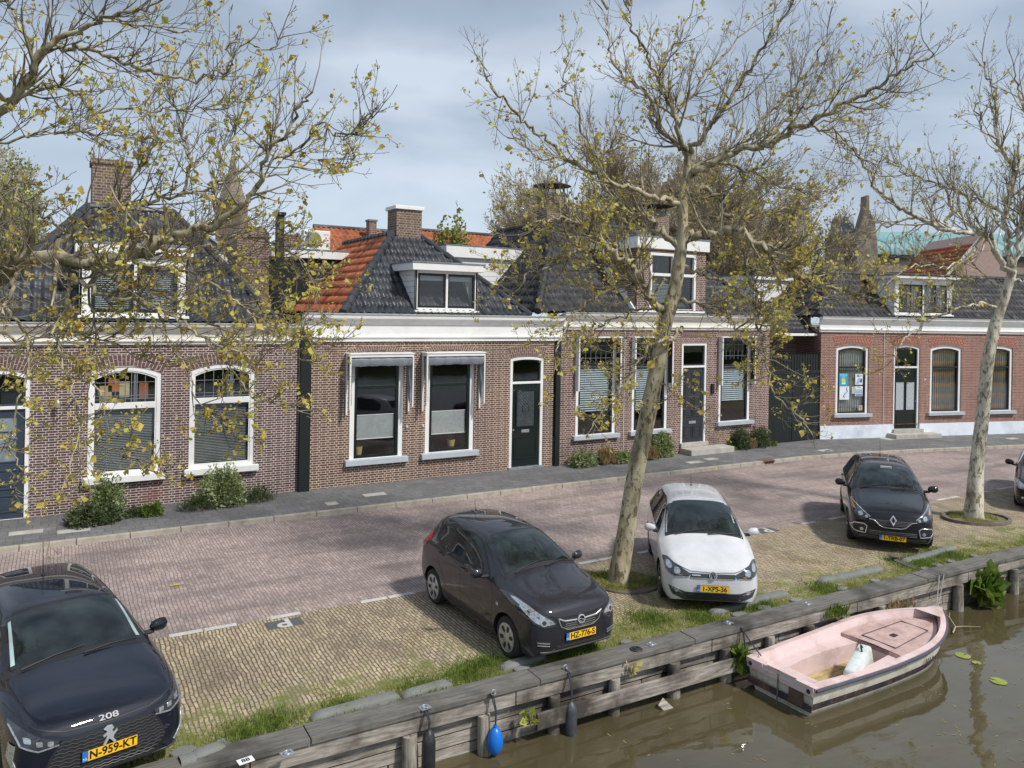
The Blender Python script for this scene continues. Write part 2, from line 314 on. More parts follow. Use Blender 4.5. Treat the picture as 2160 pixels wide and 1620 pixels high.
def bark(name, cols, sc=3., rough=.85):
    m, t, p, N, L = newmat(name); tc = N.new('ShaderNodeTexCoord').outputs['Object']; mp_ = N.new('ShaderNodeMapping'); mp_.inputs['Scale'].default_value = (1, 1, .45); L.new(tc, mp_.inputs[0])
    a = noise(N, L, sc*1.6, 5, .6, mp_.outputs[0]); c = ramp(N, L, a, [(.36, cols[0]), (.47, cols[1]), (.62, cols[2])])
    n2 = noise(N, L, sc*4.5, 6, .65, mp_.outputs[0]); c = mixc(N, L, ramp(N, L, n2, [(.535, (0, 0, 0)), (.58, (1, 1, 1))]), c, cols[3])
    L.new(c, p.inputs['Base Color']); p.inputs['Roughness'].default_value = rough
    b_ = bump(N, L, n2, .5, .02, p); bump(N, L, noise(N, L, sc*16, 5, .6, tc), .4, .006, p, b_); return m
M['bark'] = bark('mottled_plane_bark', [(.20, .18, .11), (.36, .31, .20), (.46, .41, .29), (.13, .105, .06)])
M['barkpale'] = bark('pale_plane_bark', [(.30, .27, .20), (.55, .50, .40), (.64, .60, .49), (.20, .17, .12)])
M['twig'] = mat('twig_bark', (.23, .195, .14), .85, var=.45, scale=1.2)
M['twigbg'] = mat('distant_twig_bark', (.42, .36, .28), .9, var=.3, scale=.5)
def wood(name, lo, hi, rough=.85, sc=(1.2, 12, 12)):
    m, t, p, N, L = newmat(name); tc = N.new('ShaderNodeTexCoord').outputs['Object']; mp_ = N.new('ShaderNodeMapping'); mp_.inputs['Scale'].default_value = sc; L.new(tc, mp_.inputs[0])
    a = noise(N, L, 2.2, 6, .65, mp_.outputs[0]); c = ramp(N, L, a, [(.3, lo), (.68, hi)])
    c = mixc(N, L, ramp(N, L, noise(N, L, .9, 5, .6, tc), [(.48, (0, 0, 0)), (.66, (1, 1, 1))]), c, tuple(q*.45 for q in lo))
    L.new(c, p.inputs['Base Color']); p.inputs['Roughness'].default_value = rough; bump(N, L, a, .6, .012, p); return m
M['wood'] = wood('weathered_grey_wood', (.12, .10, .082), (.46, .42, .37))
M['woodcap'] = wood('dark_cap_wood', (.085, .08, .072), (.19, .18, .16))
M['woodv'] = wood('weathered_post_wood', (.12, .10, .08), (.46, .42, .36), sc=(10, 10, 1.2))
M['steel'] = mat('galvanised_steel', (.55, .57, .60), .35, metal=.8, var=.1)
M['rope'] = mat('dark_rope', (.035, .04, .06), .9)
M['rope2'] = mat('grey_rope', (.25, .24, .22), .9)
# ------------------------------------------------------------------ the ground, road, water
YQ = 8.92; YP = 12.75; YK = 18.48; YF = 20.85; ZW = -.75
def sheet(name, P, z, mt, sub=None):
    b = MB(); b.add([(p[0], p[1], z) for p in P], [tuple(range(len(P)))]); o = b.build(name, mt, fix=False); return tag(o, kind='structure')
bendd = (math.cos(R(-14.7)), math.sin(R(-14.7)))
def bend(y0, off=0.):   # street lines run straight to about x=26 and then bend towards the canal
    xb = 25.6
    return [(-60, y0), (xb, y0), (xb+bendd[0]*60, y0+bendd[1]*60)]
b = MB(); b.add([(-300, YF-2, -.02), (400, YF-2, -.02), (400, 900, -.02), (-300, 900, -.02)], [(0, 1, 2, 3)]); tag(b.build('ground', M['soil'], fix=False), kind='structure')
kb = bend(YK)
sheet('road', [(-60, YP), (60, YP)] + kb[::-1][:0] + [(60, YK-.0), (-60, YK)], 0., M['road'])
sheet('parking_strip', [(-60, YQ+.2), (60, YQ+.2), (60, YP), (-60, YP)], .004, M['park'])
b = MB(); b.add([(-300, -30, ZW), (400, -30, ZW), (400, YQ+.3, ZW), (-300, YQ+.3, ZW)], [(0, 1, 2, 3)]); tag(b.build('water', M['water'], fix=False), kind='structure')
b = MB(); b.flat([(-300, -300), (400, -300), (400, -30), (-300, -30)], -2, .3); tag(b.build('far_bank', mat('far_bank_grass', (.06, .11, .025), .9, var=.4, scale=.3), None), kind='structure')
b = MB(); b.box(-300, 400, YQ+.16, YQ+.2, -2.5, -.01); tag(b.build('quay_earth', M['soil']), kind='structure')
# pavement with a real kerb step
kx = [(-60, YK), (22.5, YK), (25.0, YK-.28), (28, YK-.88), (33, YK-2.05), (60, YK-8.9)]
b = MB(); b.flat([(kx[0][0], kx[0][1]+.13)]+[(x, y+.13) for x, y in kx[1:]]+[(60, 30), (-60, 30)], -.3, .10); tag(b.build('pavement', M['tiles']), kind='structure')
# kerb stones: one structure run, stones of 1 m with open joints
b = MB()
def walk(path, step, gap):
    o_ = []
    for (ax, ay), (bx, by) in zip(path, path[1:]):
        L = math.hypot(bx-ax, by-ay); n = max(1, round(L/step))
        for i in range(n):
            t0 = i/n; t1 = (i+1)/n-gap/L; o_.append(((ax+(bx-ax)*t0, ay+(by-ay)*t0), (ax+(bx-ax)*t1, ay+(by-ay)*t1)))
    return o_
for (a, c) in walk(kx, 1.0, .012):
    if c[0] < -8 or a[0] > 46: continue
    dx, dy = c[0]-a[0], c[1]-a[1]; l = math.hypot(dx, dy); nx, ny = -dy/l*.135, dx/l*.135
    V = [(a[0], a[1], -.1), (c[0], c[1], -.1), (c[0]+nx, c[1]+ny, -.1), (a[0]+nx, a[1]+ny, -.1)]
    V += [(a[0]+nx*.12, a[1]+ny*.12, .108), (c[0]+nx*.12, c[1]+ny*.12, .108), (c[0]+nx, c[1]+ny, .108), (a[0]+nx, a[1]+ny, .108)]
    b.add(V, [(0, 3, 2, 1), (4, 5, 6, 7), (0, 1, 5, 4), (1, 2, 6, 5), (2, 3, 7, 6), (3, 0, 4, 7)])
tag(b.build('kerb', M['kerb'], bevel=.012), kind='structure')
# a second, paler gutter line of bricks beside the kerb
# parking line: white bars and P tiles laid in the paving
M['wline'] = mat('worn_white_marking', (.50, .49, .47), .8, var=.15, scale=5, dirt=(.35, .32, .29), dscale=6)
M['ptile'] = mat('dark_marking_tile', (.09, .095, .095), .8)
b = MB(); rnd = random.Random(4)
x = -6.0
k = 0
while x < 30:
    if not (3.05 < x < 3.95 or 14.6 < x < 15.5):
        if k % 3 != 2: b.box(x, x+.47, YP-.05, YP+.06, -.02, .009)
    x += .5; k += 1
tag(b.build('parking_line', M['wline']), kind='structure')
for (px, py) in ((599, 1315), (1616, 1119)):
    c = gnd(px, py); q = MB(); q.box(c.x-.27, c.x+.27, c.y-.17, c.y+.13, -.02, .010)
    o = q.build('parking_tile', M['ptile']); tag(o, 'dark paving tile marked with a white letter P beside the ' + ('dark grey hatchback' if px < 1000 else 'white hatchback'), 'paving tile', 'letter tiles on the parking line')
    text('letter', 'P', .46, M['wline'], o, (c.x, c.y, .0125), (0, 0, math.pi), ext=.001, bold=.012)
# pale patches in the pavement
for i, (px, py, w, d) in enumerate([(55, 1123, .62, .3), (156, 1119, .62, .3), (700, 1062, .3, .3), (790, 1043, .6, .3), (1880, 925, .9, .5), (2135, 925, .6, .3), (1465, 975, .6, .3), (1500, 968, .5, .3), (1740, 950, .6, .3), (1747, 951, .3, .15)]):
    c = gnd(px, py, .1); q = MB(); q.box(c.x-w/2, c.x+w/2, c.y-d/2, c.y+d/2, .08, .104); tag(q.build('pale_tile', M['stone'] if i != 9 else M['wline']), kind='structure')
# drain grate in the kerb
c = gnd(1640, 979, .05); g = thing('drain', 'rusty iron drain set into the kerb opposite the dark green gate', 'drain', (c.x, YK, 0))
q = MB(); q.box(-.26, .26, -.02, .30, .06, .116); q.build('lid', mat('rusty_iron', (.16, .08, .055), .8, var=.3), g, bevel=.008)
for i in range(3):
    q = MB(); q.box(-.20+.145*i, -.20+.145*i+.11, -.026, -.02, .02, .095); q.build('slot', M['black'], g)
# ------------------------------------------------------------------ quay wall, capping boards, posts
def bx(name, lab, cat, P, mt, grp=None, bev=.006, parent=None):
    q = MB(); q.box(*P); o = q.build(name, mt, parent, bevel=bev)
    if lab: tag(o, lab, cat, grp)
    return o
qw = thing('quay_wall', 'weathered grey timber canal wall below the parking strip', 'quay wall', (0, YQ, 0))
def qline(X):   # the quay top runs straight, then steps out a little at the right end
    return .0 if X < 16 else .0
rnd = random.Random(11)
x = -4.
while x < 30:
    l = rnd.uniform(2.6, 3.6); z = .045+rnd.uniform(-.008, .008)
    q = MB(); q.box(x, x+l-.012, -.03, .33, z-.075, z); q.build('cap_board', M['woodcap'], qw, bevel=.008)
    x += l
x = -4.
while x < 30:
    l = rnd.uniform(2.8, 4.2); q = MB(); q.box(x, x+l-.015, .0, .06, -.24+rnd.uniform(-.01, .01), -.032); q.build('fascia_board', M['wood'], qw, bevel=.006); x += l
for row, (z0, z1, yb) in enumerate(((-.42, -.25, .10), (-.60, -.43, .12), (-.79, -.61, .13), (-1.0, -.80, .15))):
    x = -4.-row*.7
    while x < 30:
        l = rnd.uniform(2.2, 4.4); q = MB(); a = rnd.uniform(-.012, .012)
        q.add([(x, yb, z0), (x+l-.02, yb+a, z0+a), (x+l-.02, yb+a, z1+a-.008), (x, yb, z1-.008), (x, yb+.05, z0), (x+l-.02, yb+.05, z0+a), (x+l-.02, yb+.05, z1+a-.008), (x, yb+.05, z1-.008)],
              [(0, 1, 2, 3), (7, 6, 5, 4), (0, 4, 5, 1), (3, 2, 6, 7), (0, 3, 7, 4), (1, 5, 6, 2)])
        q.build('wall_plank', M['wood'], qw, bevel=.005); x += l
for px, py in [(868, 1640), (1030, 1598), (1180, 1555), (1297, 1508), (1417, 1466), (1529, 1434), (1625, 1408), (1712, 1385), (1787, 1362), (1862, 1338), (1995, 1278), (2047, 1262), (2118, 1245)]:
    c = gnd(px, py, ZW); q = MB(); r = rnd.uniform(.085, .105)
    q.tube([(c.x, -.0-rnd.uniform(0, .02), -1.8), (c.x, .01, -.7), (c.x+rnd.uniform(-.015, .015), .02, -.245)], [r, r, r*.95], 12)
    q.build('post', M['woodv'], qw, smooth=True)
# loose plank bolted in front of the posts
a = onY(1132, 1520, YQ-.12); c = onY(1500, 1395, YQ-.12)
q = MB(); q.box(a.x, c.x+3.4, -.14, -.10, a.z-.13, a.z+.09); q.build('wale_plank', M['wood'], qw, bevel=.006)
a = onY(1405, 1440, YQ-.2); q = MB(); q.add([(a.x-.02, -.16, -.62), (a.x+.14, -.30, -.80), (a.x+.02, -.34, -.86), (a.x-.14, -.2, -.68), (a.x-.02, -.14, -.64), (a.x+.14, -.28, -.82), (a.x+.02, -.32, -.88), (a.x-.14, -.18, -.70)], [(0, 1, 2, 3), (7, 6, 5, 4), (0, 4, 5, 1), (1, 5, 6, 2), (2, 6, 7, 3), (3, 7, 4, 0)])
tag(q.build('broken_board', M['wood']), 'short broken board end sticking out of the quay above the water', 'board').location = (0, YQ, 0)
# concrete stop blocks
SB = [((378, 1606), (412, 1596)), ((395, 1598), (478, 1567)), ((655, 1512), (843, 1462)), ((848, 1466), (953, 1436)), ((1058, 1407), (1150, 1378)), ((1497, 1290), (1600, 1266)), ((1560, 1272), (1661, 1248)), ((1727, 1225), (1860, 1197)), ((1904, 1184), (2015, 1153))]
labs = ['half hidden kerb block under the bumper of the navy hatchback at the left', 'short rounded kerb block end beside the navy hatchback', 'longest rounded concrete kerb block in the grass left of the dark grey hatchback', 'straight concrete kerb block between the long block and the dark grey hatchback', 'concrete kerb block under the front wheel of the dark grey hatchback', 'rounded kerb block under the front bumper of the white hatchback', 'kerb block beside the front corner of the white hatchback', 'straight concrete kerb block between the white car and the black crossover', 'sloping kerb block in front of the black crossover']
for i, ((ax, ay), (cx, cy)) in enumerate(SB):
    a = gnd(ax, ay, .05); c = gnd(cx, cy, .05); d = (c-a); l = d.length; ang = math.atan2(d.y, d.x); q = MB()
    prof = [(-.095, 0), (-.092, .045), (-.075, .072), (-.05, .08), (.05, .08), (.075, .072), (.092, .045), (.095, 0)]; st = []
    xs = [(0, .0, .55), (.03, .6, .75), (.10, .95, .95), (.16, 1, 1)]; xs = xs+[(l-x_, s1, s2) for x_, s1, s2 in xs[::-1]]
    n = len(prof); V = []; Fc = []
    for x_, s1, s2 in xs:
        V += [(x_, py_*s2, pz*max(s1, .15)) for py_, pz in prof]
    for i_ in range(len(xs)-1):
        for j in range(n-1): Fc.append((i_*n+j, i_*n+j+1, (i_+1)*n+j+1, (i_+1)*n+j))
    Fc += [tuple(range(n-1, -1, -1)), tuple((len(xs)-1)*n+j for j in range(n))]
    q.add(V, Fc); o = q.build('kerb_block', M['conc'], smooth=True); o.location = (a.x, a.y, 0); o.rotation_euler = (0, 0, ang)
    tag(o, labs[i], 'kerb block', 'concrete kerb blocks along the quay')
# edging stones between grass and cap
rnd = random.Random(5)
for i in range(26):
    x = 1.2+i*.62+rnd.uniform(-.2, .2)
    if x > 17: break
    if rnd.random() < .45: continue
    q = MB(); w = rnd.uniform(.09, .16); d = rnd.uniform(.06, .10); hh = rnd.uniform(.02, .045)
    pts = [(x+math.cos(t_)*w*rnd.uniform(.8, 1.1), 9.33+math.sin(t_)*d*rnd.uniform(.8, 1.1)) for t_ in [k_*math.pi/4 for k_ in range(8)]]
    q.flat(pts, -.05, hh+.01); tag(q.build('edging_stones' if False else 'edging_stone', M['conc'], bevel=.012), 'flat grey edging stone in the grass behind the timber cap', 'stone', 'edging stones along the timber cap')
# mooring plates and eyes
pl = [(606, 1588, 'steel mooring eye on the timber cap near the white number plate'), (896, 1491, 'square steel mooring plate above the first black fender'), (1041, 1462, 'steel eye holding the rope of the blue buoy'), (1192, 1409, 'steel eye holding the ropes of the second black fender'), (1342, 1368, 'dark oval mooring ring on the timber cap'), (1374, 1358, 'small square steel plate right of the dark oval ring'), (1537, 1313, 'steel plate holding the stern lines of the pink boat'), (1703, 1273, 'small steel plate on the cap above the middle of the pink boat')]
M['darkiron'] = mat('dark_iron', (.05, .055, .07), .5, metal=.6)
for i, (px, py, lb) in enumerate(pl):
    c = gnd(px, py, .06); t_ = thing('mooring_plate', lb, 'mooring plate', (c.x, c.y, .05), R(10), 'mooring plates on the quay cap'); mt_ = M['darkiron'] if i == 4 else M['steel']
    q = MB()
    if i in (2, 3): q.lathe([(0, .006), (.035, .006), (.035, -.002)], 12)
    elif i == 4: q.lathe([(0, .012), (.085, .012), (.095, .004), (.095, -.002)], 20)
    else: q.box(-.07, .07, -.055, .055, -.002, .008)
    q.build('base', mt_, t_)
    q = MB(); q.tube([(.035*math.cos(a_), 0, .02+.035*math.sin(a_)) if i in (2, 3) else (.04*math.cos(a_), .04*math.sin(a_), .016) for a_ in [k_*math.pi/6 for k_ in range(13)]], .007, 6); q.build('ring', mt_, t_, smooth=True)
c = gnd(518, 1603, .06); o = MB().box(-.085, .085, -.055, .055, 0, .006).build('number_plate', M['wpaint']); o.location = (c.x, c.y, .052); o.rotation_euler = (0, 0, R(8)); tag(o, 'small white berth plate reading 88 on the timber cap', 'number plate')
text('digits', '88', .09, M['black'], o, (0, 0, .0075), ext=.0005, bold=.002)
c = gnd(1886, 1181, .02); t_ = thing('mooring_bollard', 'low rusty iron mooring bollard in the grass above the boat bow', 'bollard', (c.x, c.y, 0)); MB().lathe([(.05, 0), (.05, .07), (.11, .09), (.115, .11), (.08, .125), (0, .128)], 16).build('head', mat('rusty_bollard', (.13, .10, .08), .8, var=.3), t_, smooth=True)
# fenders and buoy
def fender(px, ytop, ybot, rad, mt_, lab, eye, rope, nm='fender'):
    d = YQ-.14
    a = onY(px, ytop, d); c = onY(px, ybot, d); hh = a.z-c.z; t_ = thing(nm, lab, nm, (a.x, d, c.z)); q = MB()
    if nm == 'fender': pr = [(0, 0), (rad*.6, .01), (rad*.95, .05), (rad, .10), (rad, hh*.72), (rad*.85, hh*.83), (rad*.45, hh*.94), (rad*.22, hh*.97), (rad*.18, hh), (0, hh)]
    else:
        pr = [(rad*math.sin(math.pi*k_/14)*(1+.0*k_)*(1 if k_ < 7 else 1-.018*(k_-7)), hh*.96*(1-math.cos(math.pi*k_/14))/2) for k_ in range(14)]+[(.03, hh*.97), (.028, hh), (0, hh)]
    q.lathe(pr, 28); q.build('body', mt_, t_, smooth=True)
    e_ = gnd(eye[0], eye[1], .06); q = MB(); top = Vector((e_.x-a.x, e_.y-d, .07-c.z)); edge = Vector((e_.x-a.x+.01, YQ-.05-d, .03-c.z))
    for s_ in (-.014, .014): q.tube([top, edge+Vector((s_, 0, 0)), Vector((s_*.5, -.01, (edge.z+hh)/2)), Vector((s_*.2, 0, hh-.02))], .009, 6)
    q.build('rope', rope, t_, smooth=True)
    return t_
M['blkrub'] = mat('black_vinyl', (.022, .024, .028), .38, var=.3, scale=7, dirt=(.07, .075, .08), dscale=4)
M['gryrub'] = mat('scuffed_grey_vinyl', (.055, .062, .072), .45, var=.3, scale=7, dirt=(.16, .18, .20), dscale=4)
M['blue'] = mat('blue_vinyl', (.008, .16, .62), .3, var=.08, scale=5)
fender(905, 1536, 1640, .085, M['blkrub'], 'glossy black cylindrical fender hanging left of the blue buoy', (898, 1494), M['rope'])
fender(1045, 1530, 1592, .105, M['blue'], 'bright blue pear shaped buoy hanging from the quay on a dark rope', (1041, 1463), M['rope'], 'buoy')
fender(1205, 1478, 1558, .082, M['gryrub'], 'scuffed grey black fender hanging between the blue buoy and the boat', (1192, 1411), M['rope'])
# ------------------------------------------------------------------ grass along the quay
def blades(name, n, region, hgt, mt_, seed, dens, kind=True, w=.006, label=None):
    rg = np.random.default_rng(seed); V = []; Fq = []
    x0, x1, y0, y1 = region; P = []
    while len(P) < n:
        m_ = 4000; X = rg.uniform(x0, x1, m_); Y = rg.uniform(y0, y1, m_); d = dens(X, Y); ok = rg.random(m_) < d
        P += list(zip(X[ok], Y[ok]))
    P = np.array(P[:n]); hh = hgt*rg.uniform(.35, 1.2, n); an = rg.uniform(0, 2*np.pi, n); ln = rg.uniform(.1, .9, n)*hh; a2 = rg.uniform(0, 2*np.pi, n)
    dx = np.cos(an)*w*.5; dy = np.sin(an)*w*.5; lx = np.cos(a2)*ln; ly = np.sin(a2)*ln
    z0 = np.full(n, .0)
    A = np.stack([P[:, 0]-dx, P[:, 1]-dy, z0], 1); B = np.stack([P[:, 0]+dx, P[:, 1]+dy, z0], 1)
    C = np.stack([P[:, 0]+dx*.8+lx*.4, P[:, 1]+dy*.8+ly*.4, hh*.6], 1); D = np.stack([P[:, 0]-dx*.8+lx*.4, P[:, 1]-dy*.8+ly*.4, hh*.6], 1)
    E_ = np.stack([P[:, 0]+dx*.1+lx, P[:, 1]+dy*.1+ly, hh], 1); G_ = np.stack([P[:, 0]-dx*.1+lx, P[:, 1]-dy*.1+ly, hh], 1)
    V = np.concatenate([A, B, C, D, E_, G_]); i = np.arange(n)
    Fq = np.concatenate([np.stack([i, i+n, i+2*n, i+3*n], 1), np.stack([i+3*n, i+2*n, i+4*n, i+5*n], 1)])
    return tag(npobj(name, V, Fq, mt_), kind='stuff')
def nz2(X, Y, s, o=0.):
    return .5+.5*np.sin(X*s+o+1.7*np.sin(Y*s*1.3+o))*np.sin(Y*s*.9+2.1*np.sin(X*s*.7-o))
def densA(X, Y):
    e_ = np.clip(1-(Y-9.28)/(.35+.85*nz2(X, Y, .9, .5)+1.0*((X > 6.9) & (X < 10.6))), 0, 1)
    return e_*(.25+.75*nz2(X, Y, 3.1))*(.4+.6*nz2(X, Y, 7.3, 1.))
blades('grass', 40000, (-1, 21, 9.24, 11.4), .042, M['grass'], 3, densA)
def densB(X, Y):
    t_ = 0
    for cx, cy, r in ((1.9, 9.36, .28), (2.3, 9.50, .3), (3.1, 9.45, .25), (4.2, 9.38, .35), (4.9, 9.55, .3), (5.3, 9.7, .25), (6.6, 9.45, .4), (7.5, 10.9, .3), (8.4, 9.9, .35), (9.2, 9.5, .3), (10.4, 9.45, .4), (12.2, 9.5, .3), (15.2, 9.6, .5), (16.3, 9.7, .4), (9.0, 11.9, .28), (9.6, 11.2, .3)):
        t_ = t_+np.exp(-((X-cx)**2+(Y-cy)**2)/(r*r)*1.6)
    return np.clip(t_, 0, 1)*.9
blades('long_grass', 17000, (-1, 21, 9.24, 12.2), .085, M['grassd'], 9, densB, w=.008)
def densC(X, Y): return (nz2(X, Y, 2.2, 2.) > .72)*.5*np.clip((12.2-Y)/2.5, 0, 1)
blades('moss_tufts', 14000, (0, 20, 9.6, 12.2), .018, M['grass'], 21, densC, w=.010)
# fallen leaves and scraps on the paving
# tree pits
def pit(c, rx, ry, rz, lab, hh_=.075):
    t_ = thing('tree_pit', lab, 'tree pit', (c.x, c.y, 0), rz); q = MB(); n = 36
    A = [(math.cos(2*math.pi*i/n)*rx, math.sin(2*math.pi*i/n)*ry) for i in range(n)]; B = [(x_*.9, y_*.88) for x_, y_ in A]
    V = [(*p_, .0) for p_ in A]+[(p_[0]*.99, p_[1]*.99, hh_) for p_ in A]+[(*p_, hh_) for p_ in B]+[(*p_, .02) for p_ in B]; Fc = []
    for i in range(n):
        j = (i+1) % n
        for k_ in range(3): Fc.append((k_*n+i, k_*n+j, (k_+1)*n+j, (k_+1)*n+i))
    q.add(V, Fc); q.build('edging', mat('brown_edging', (.14, .12, .095), .9, var=.35, scale=5, bmp=.5), t_, smooth=False)
    q = MB(); q.add([(*p_, .03) for p_ in B], [tuple(range(n))]); q.build('soil', M['soil'], t_, fix=False)
    return t_
T2 = gnd(1305, 1228); T3 = gnd(2052, 1094)
pit(T2+Vector((.1, -.15, 0)), .62, .55, 0, 'soil ring with low edging round the trunk between the grey and white cars', .035)
pit(T3+Vector((-.02, -.1, 0)), .85, .62, R(-20), 'oval kerbed tree pit round the right hand trunk')
for i, c in enumerate((T2, T3)):
    def dd(X, Y, c=c): 
        r = np.hypot(X-c.x, (Y-c.y)*1.2); return ((r > .2) & (r < .6))*.8*(nz2(X, Y, 5, i) > .35)
    blades('pit_grass', 5000, (c.x-.8, c.x+.8, c.y-.7, c.y+.7), .09, M['grass'], 30+i, dd, w=.007)
# ------------------------------------------------------------------ houses
def arcpts(x0, x1, zs, zc, n=10):    # points of a segmental arch from x1 to x0 (right to left)
    if zc-zs < .005: return [(x1, zs), (x0, zs)]
    w = (x1-x0)/2; s = zc-zs; r = (w*w+s*s)/(2*s); cx = (x0+x1)/2; cz = zc-r; a = math.asin(w/r)
    return [(cx+r*math.sin(a-2*a*i/n), cz+r*math.cos(a-2*a*i/n)) for i in range(n+1)]
def opening(x0, x1, z0, zs, zc): return [(x0, z0), (x1, z0)]+arcpts(x0, x1, zs, zc)
def wall_mesh(parent, outer, holes, mt, depth=.14, name='wall', y=0.):
    q = MB(); polys = [[Vector((p[0], p[1], 0)) for p in outer]]+[[Vector((p[0], p[1], 0)) for p in h] for h in holes]
    flat = [p for pl_ in polys for p in pl_]; tri = tessellate_polygon(polys)
    q.add([(p.x, y, p.y) for p in flat], tri)
    for h in holes:
        n = len(h); q.add([(p[0], y, p[1]) for p in h]+[(p[0], y+depth, p[1]) for p in h], [(i, (i+1) % n, (i+1) % n+n, i+n) for i in range(n)])
    o = q.build(name, mt, parent, fix=False)
    bm = bmesh.new(); bm.from_mesh(o.data); bmesh.ops.remove_doubles(bm, verts=bm.verts, dist=1e-5); bm.to_mesh(o.data); bm.free()
    return o
def inset(op, d, db=None):
    # op from opening(): two bottom points then arch points right to left
    db = d if db is None else db; x0 = op[0][0]; x1 = op[1][0]; cx = (x0+x1)/2; kx_ = ((x1-x0)/2-d)/((x1-x0)/2)
    return [(x0+d, op[0][1]+db), (x1-d, op[1][1]+db)]+[(cx+(p[0]-cx)*kx_, p[1]-d) for p in op[2:]]
def arch_bricks(parent, x0, x1, zs, zc, hgt, mt, y=-.006, n=22, flare=.16, name='brick_arch'):
    # soldier bricks fanned over an opening, with mortar behind
    q = MB(); w = (x1-x0)/2; cx = (x0+x1)/2
    def pt(t, up):   # t -1..1
        b = Vector((cx+t*w, zs+(zc-zs)*(1-t*t))); tp = Vector((cx+t*(w+flare), zs+hgt+(zc-zs)*(1-t*t)*.55)); return b.lerp(tp, up)
    V = []
    k = 16
    P = [pt(-1+2*i/k, 0) for i in range(k+1)]+[pt(1-2*i/k, 1) for i in range(k+1)]
    q.add([(p.x, y, p.y) for p in P]+[(p.x, y+.02, p.y) for p in P], [(i, i+1, 2*k-i, 2*k+1-i) for i in range(k)]+[(2*k+2+i, 2*k+2+2*k+1-i, 2*k+2+2*k-i, 2*k+3+i) for i in range(k)]+[(i, (i+1) % (2*k+2), (i+1) % (2*k+2)+2*k+2, i+2*k+2) for i in range(2*k+2)], 1)
    for i in range(n):
        t0 = -1+2*i/n+.16/n; t1 = -1+2*(i+1)/n-.16/n; sp = (.0, .62) if i % 2 else (.0, .36)
        for u0, u1 in ((.02, sp[1]-.02), (sp[1]+.02, .98)):
            a, b_, c, d = pt(t0, u0), pt(t1, u0), pt(t1, u1), pt(t0, u1)
            q.add([(p.x, y-.003, p.y) for p in (a, b_, c, d)], [(0, 1, 2, 3)], 0)
    return q.build(name, [mt, M['mortar']], parent, fix=False)
def blind(parent, x0, x1, z0, z1, y, mt, pitch=.05, tilt=.6, name='blind'):
    q = MB(); z = z0; d = pitch*.5
    while z < z1:
        q.add([(x0, y-d*math.cos(tilt), z), (x1, y-d*math.cos(tilt), z), (x1, y+d*math.cos(tilt), z+2*d*math.sin(tilt)), (x0, y+d*math.cos(tilt), z+2*d*math.sin(tilt))], [(0, 1, 2, 3)]); z += pitch
    for xx in (x0+(x1-x0)*.2, x0+(x1-x0)*.8): q.box(xx-.003, xx+.003, y-d-.004, y-d-.001, z0, z1)
    return q.build(name, mt, parent, fix=False)
def curtain(parent, x0, x1, z0, z1, y, mt, name='curtain', fold=.11, amp=.022):
    n = int((x1-x0)/.012); q = MB(); V = []
    for i in range(n+1):
        x = x0+(x1-x0)*i/n; yy = y+amp*math.sin(2*math.pi*x/fold+.8*math.sin(x*5)); V += [(x, yy, z0), (x, yy, z1)]
    q.add(V, [(2*i, 2*i+2, 2*i+3, 2*i+1) for i in range(n)]); return q.build(name, mt, parent, smooth=True, fix=False)
def window(house, op, zrail, frame_m='wpaint', sash_m='black', fw=.085, sw=.06, sill=None, y=.05, mull=None, railw=.055, rail_m=None, fb=None, nm='window', fproud=0.):
    # op: outer polygon of the frame; returns the frame object (part) carrying sash, rail, pane as sub-parts
    inn = inset(op, fw, fb if fb is not None else fw); q = MB(); q.ring(op, inn, y-fproud, y+.07); fr = q.build('window_frame', M[frame_m], house, bevel=.004)
    s2 = inset(inn, sw); q = MB(); q.ring(inn, s2, y+.018, y+.06); q.build('sash', M[sash_m], fr, bevel=.003)
    x0, x1 = s2[0][0], s2[1][0]
    if zrail: bx('rail', None, None, (x0-.003, x1+.003, y+.008, y+.058, zrail-railw/2, zrail+railw/2), M[rail_m or sash_m], parent=fr)
    if mull:
        for xm, w_, m_ in mull: bx('mullion', None, None, (xm-w_/2, xm+w_/2, y+.004, y+.062, s2[0][1]-.003, max(p[1] for p in s2)), M[m_], parent=fr)
    q = MB(); q.add([(p[0], y+.045, p[1]) for p in s2], [tuple(range(len(s2)))]); q.build('pane', M['glass'], fr, fix=False)
    if sill:
        ov, h_, dp, sm = sill; bx('sill', None, None, (op[0][0]-ov, op[1][0]+ov, -dp, y+.02, op[0][1]-h_, op[0][1]+.004), M[sm], parent=fr, bev=.008)
    return fr, s2
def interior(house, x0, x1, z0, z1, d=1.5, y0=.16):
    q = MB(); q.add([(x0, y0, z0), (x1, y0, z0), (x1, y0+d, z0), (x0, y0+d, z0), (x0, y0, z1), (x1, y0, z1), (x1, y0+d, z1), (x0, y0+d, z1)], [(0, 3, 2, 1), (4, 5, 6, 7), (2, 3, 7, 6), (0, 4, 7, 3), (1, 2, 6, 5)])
    return q.build('room', M['inter'], house, fix=False)
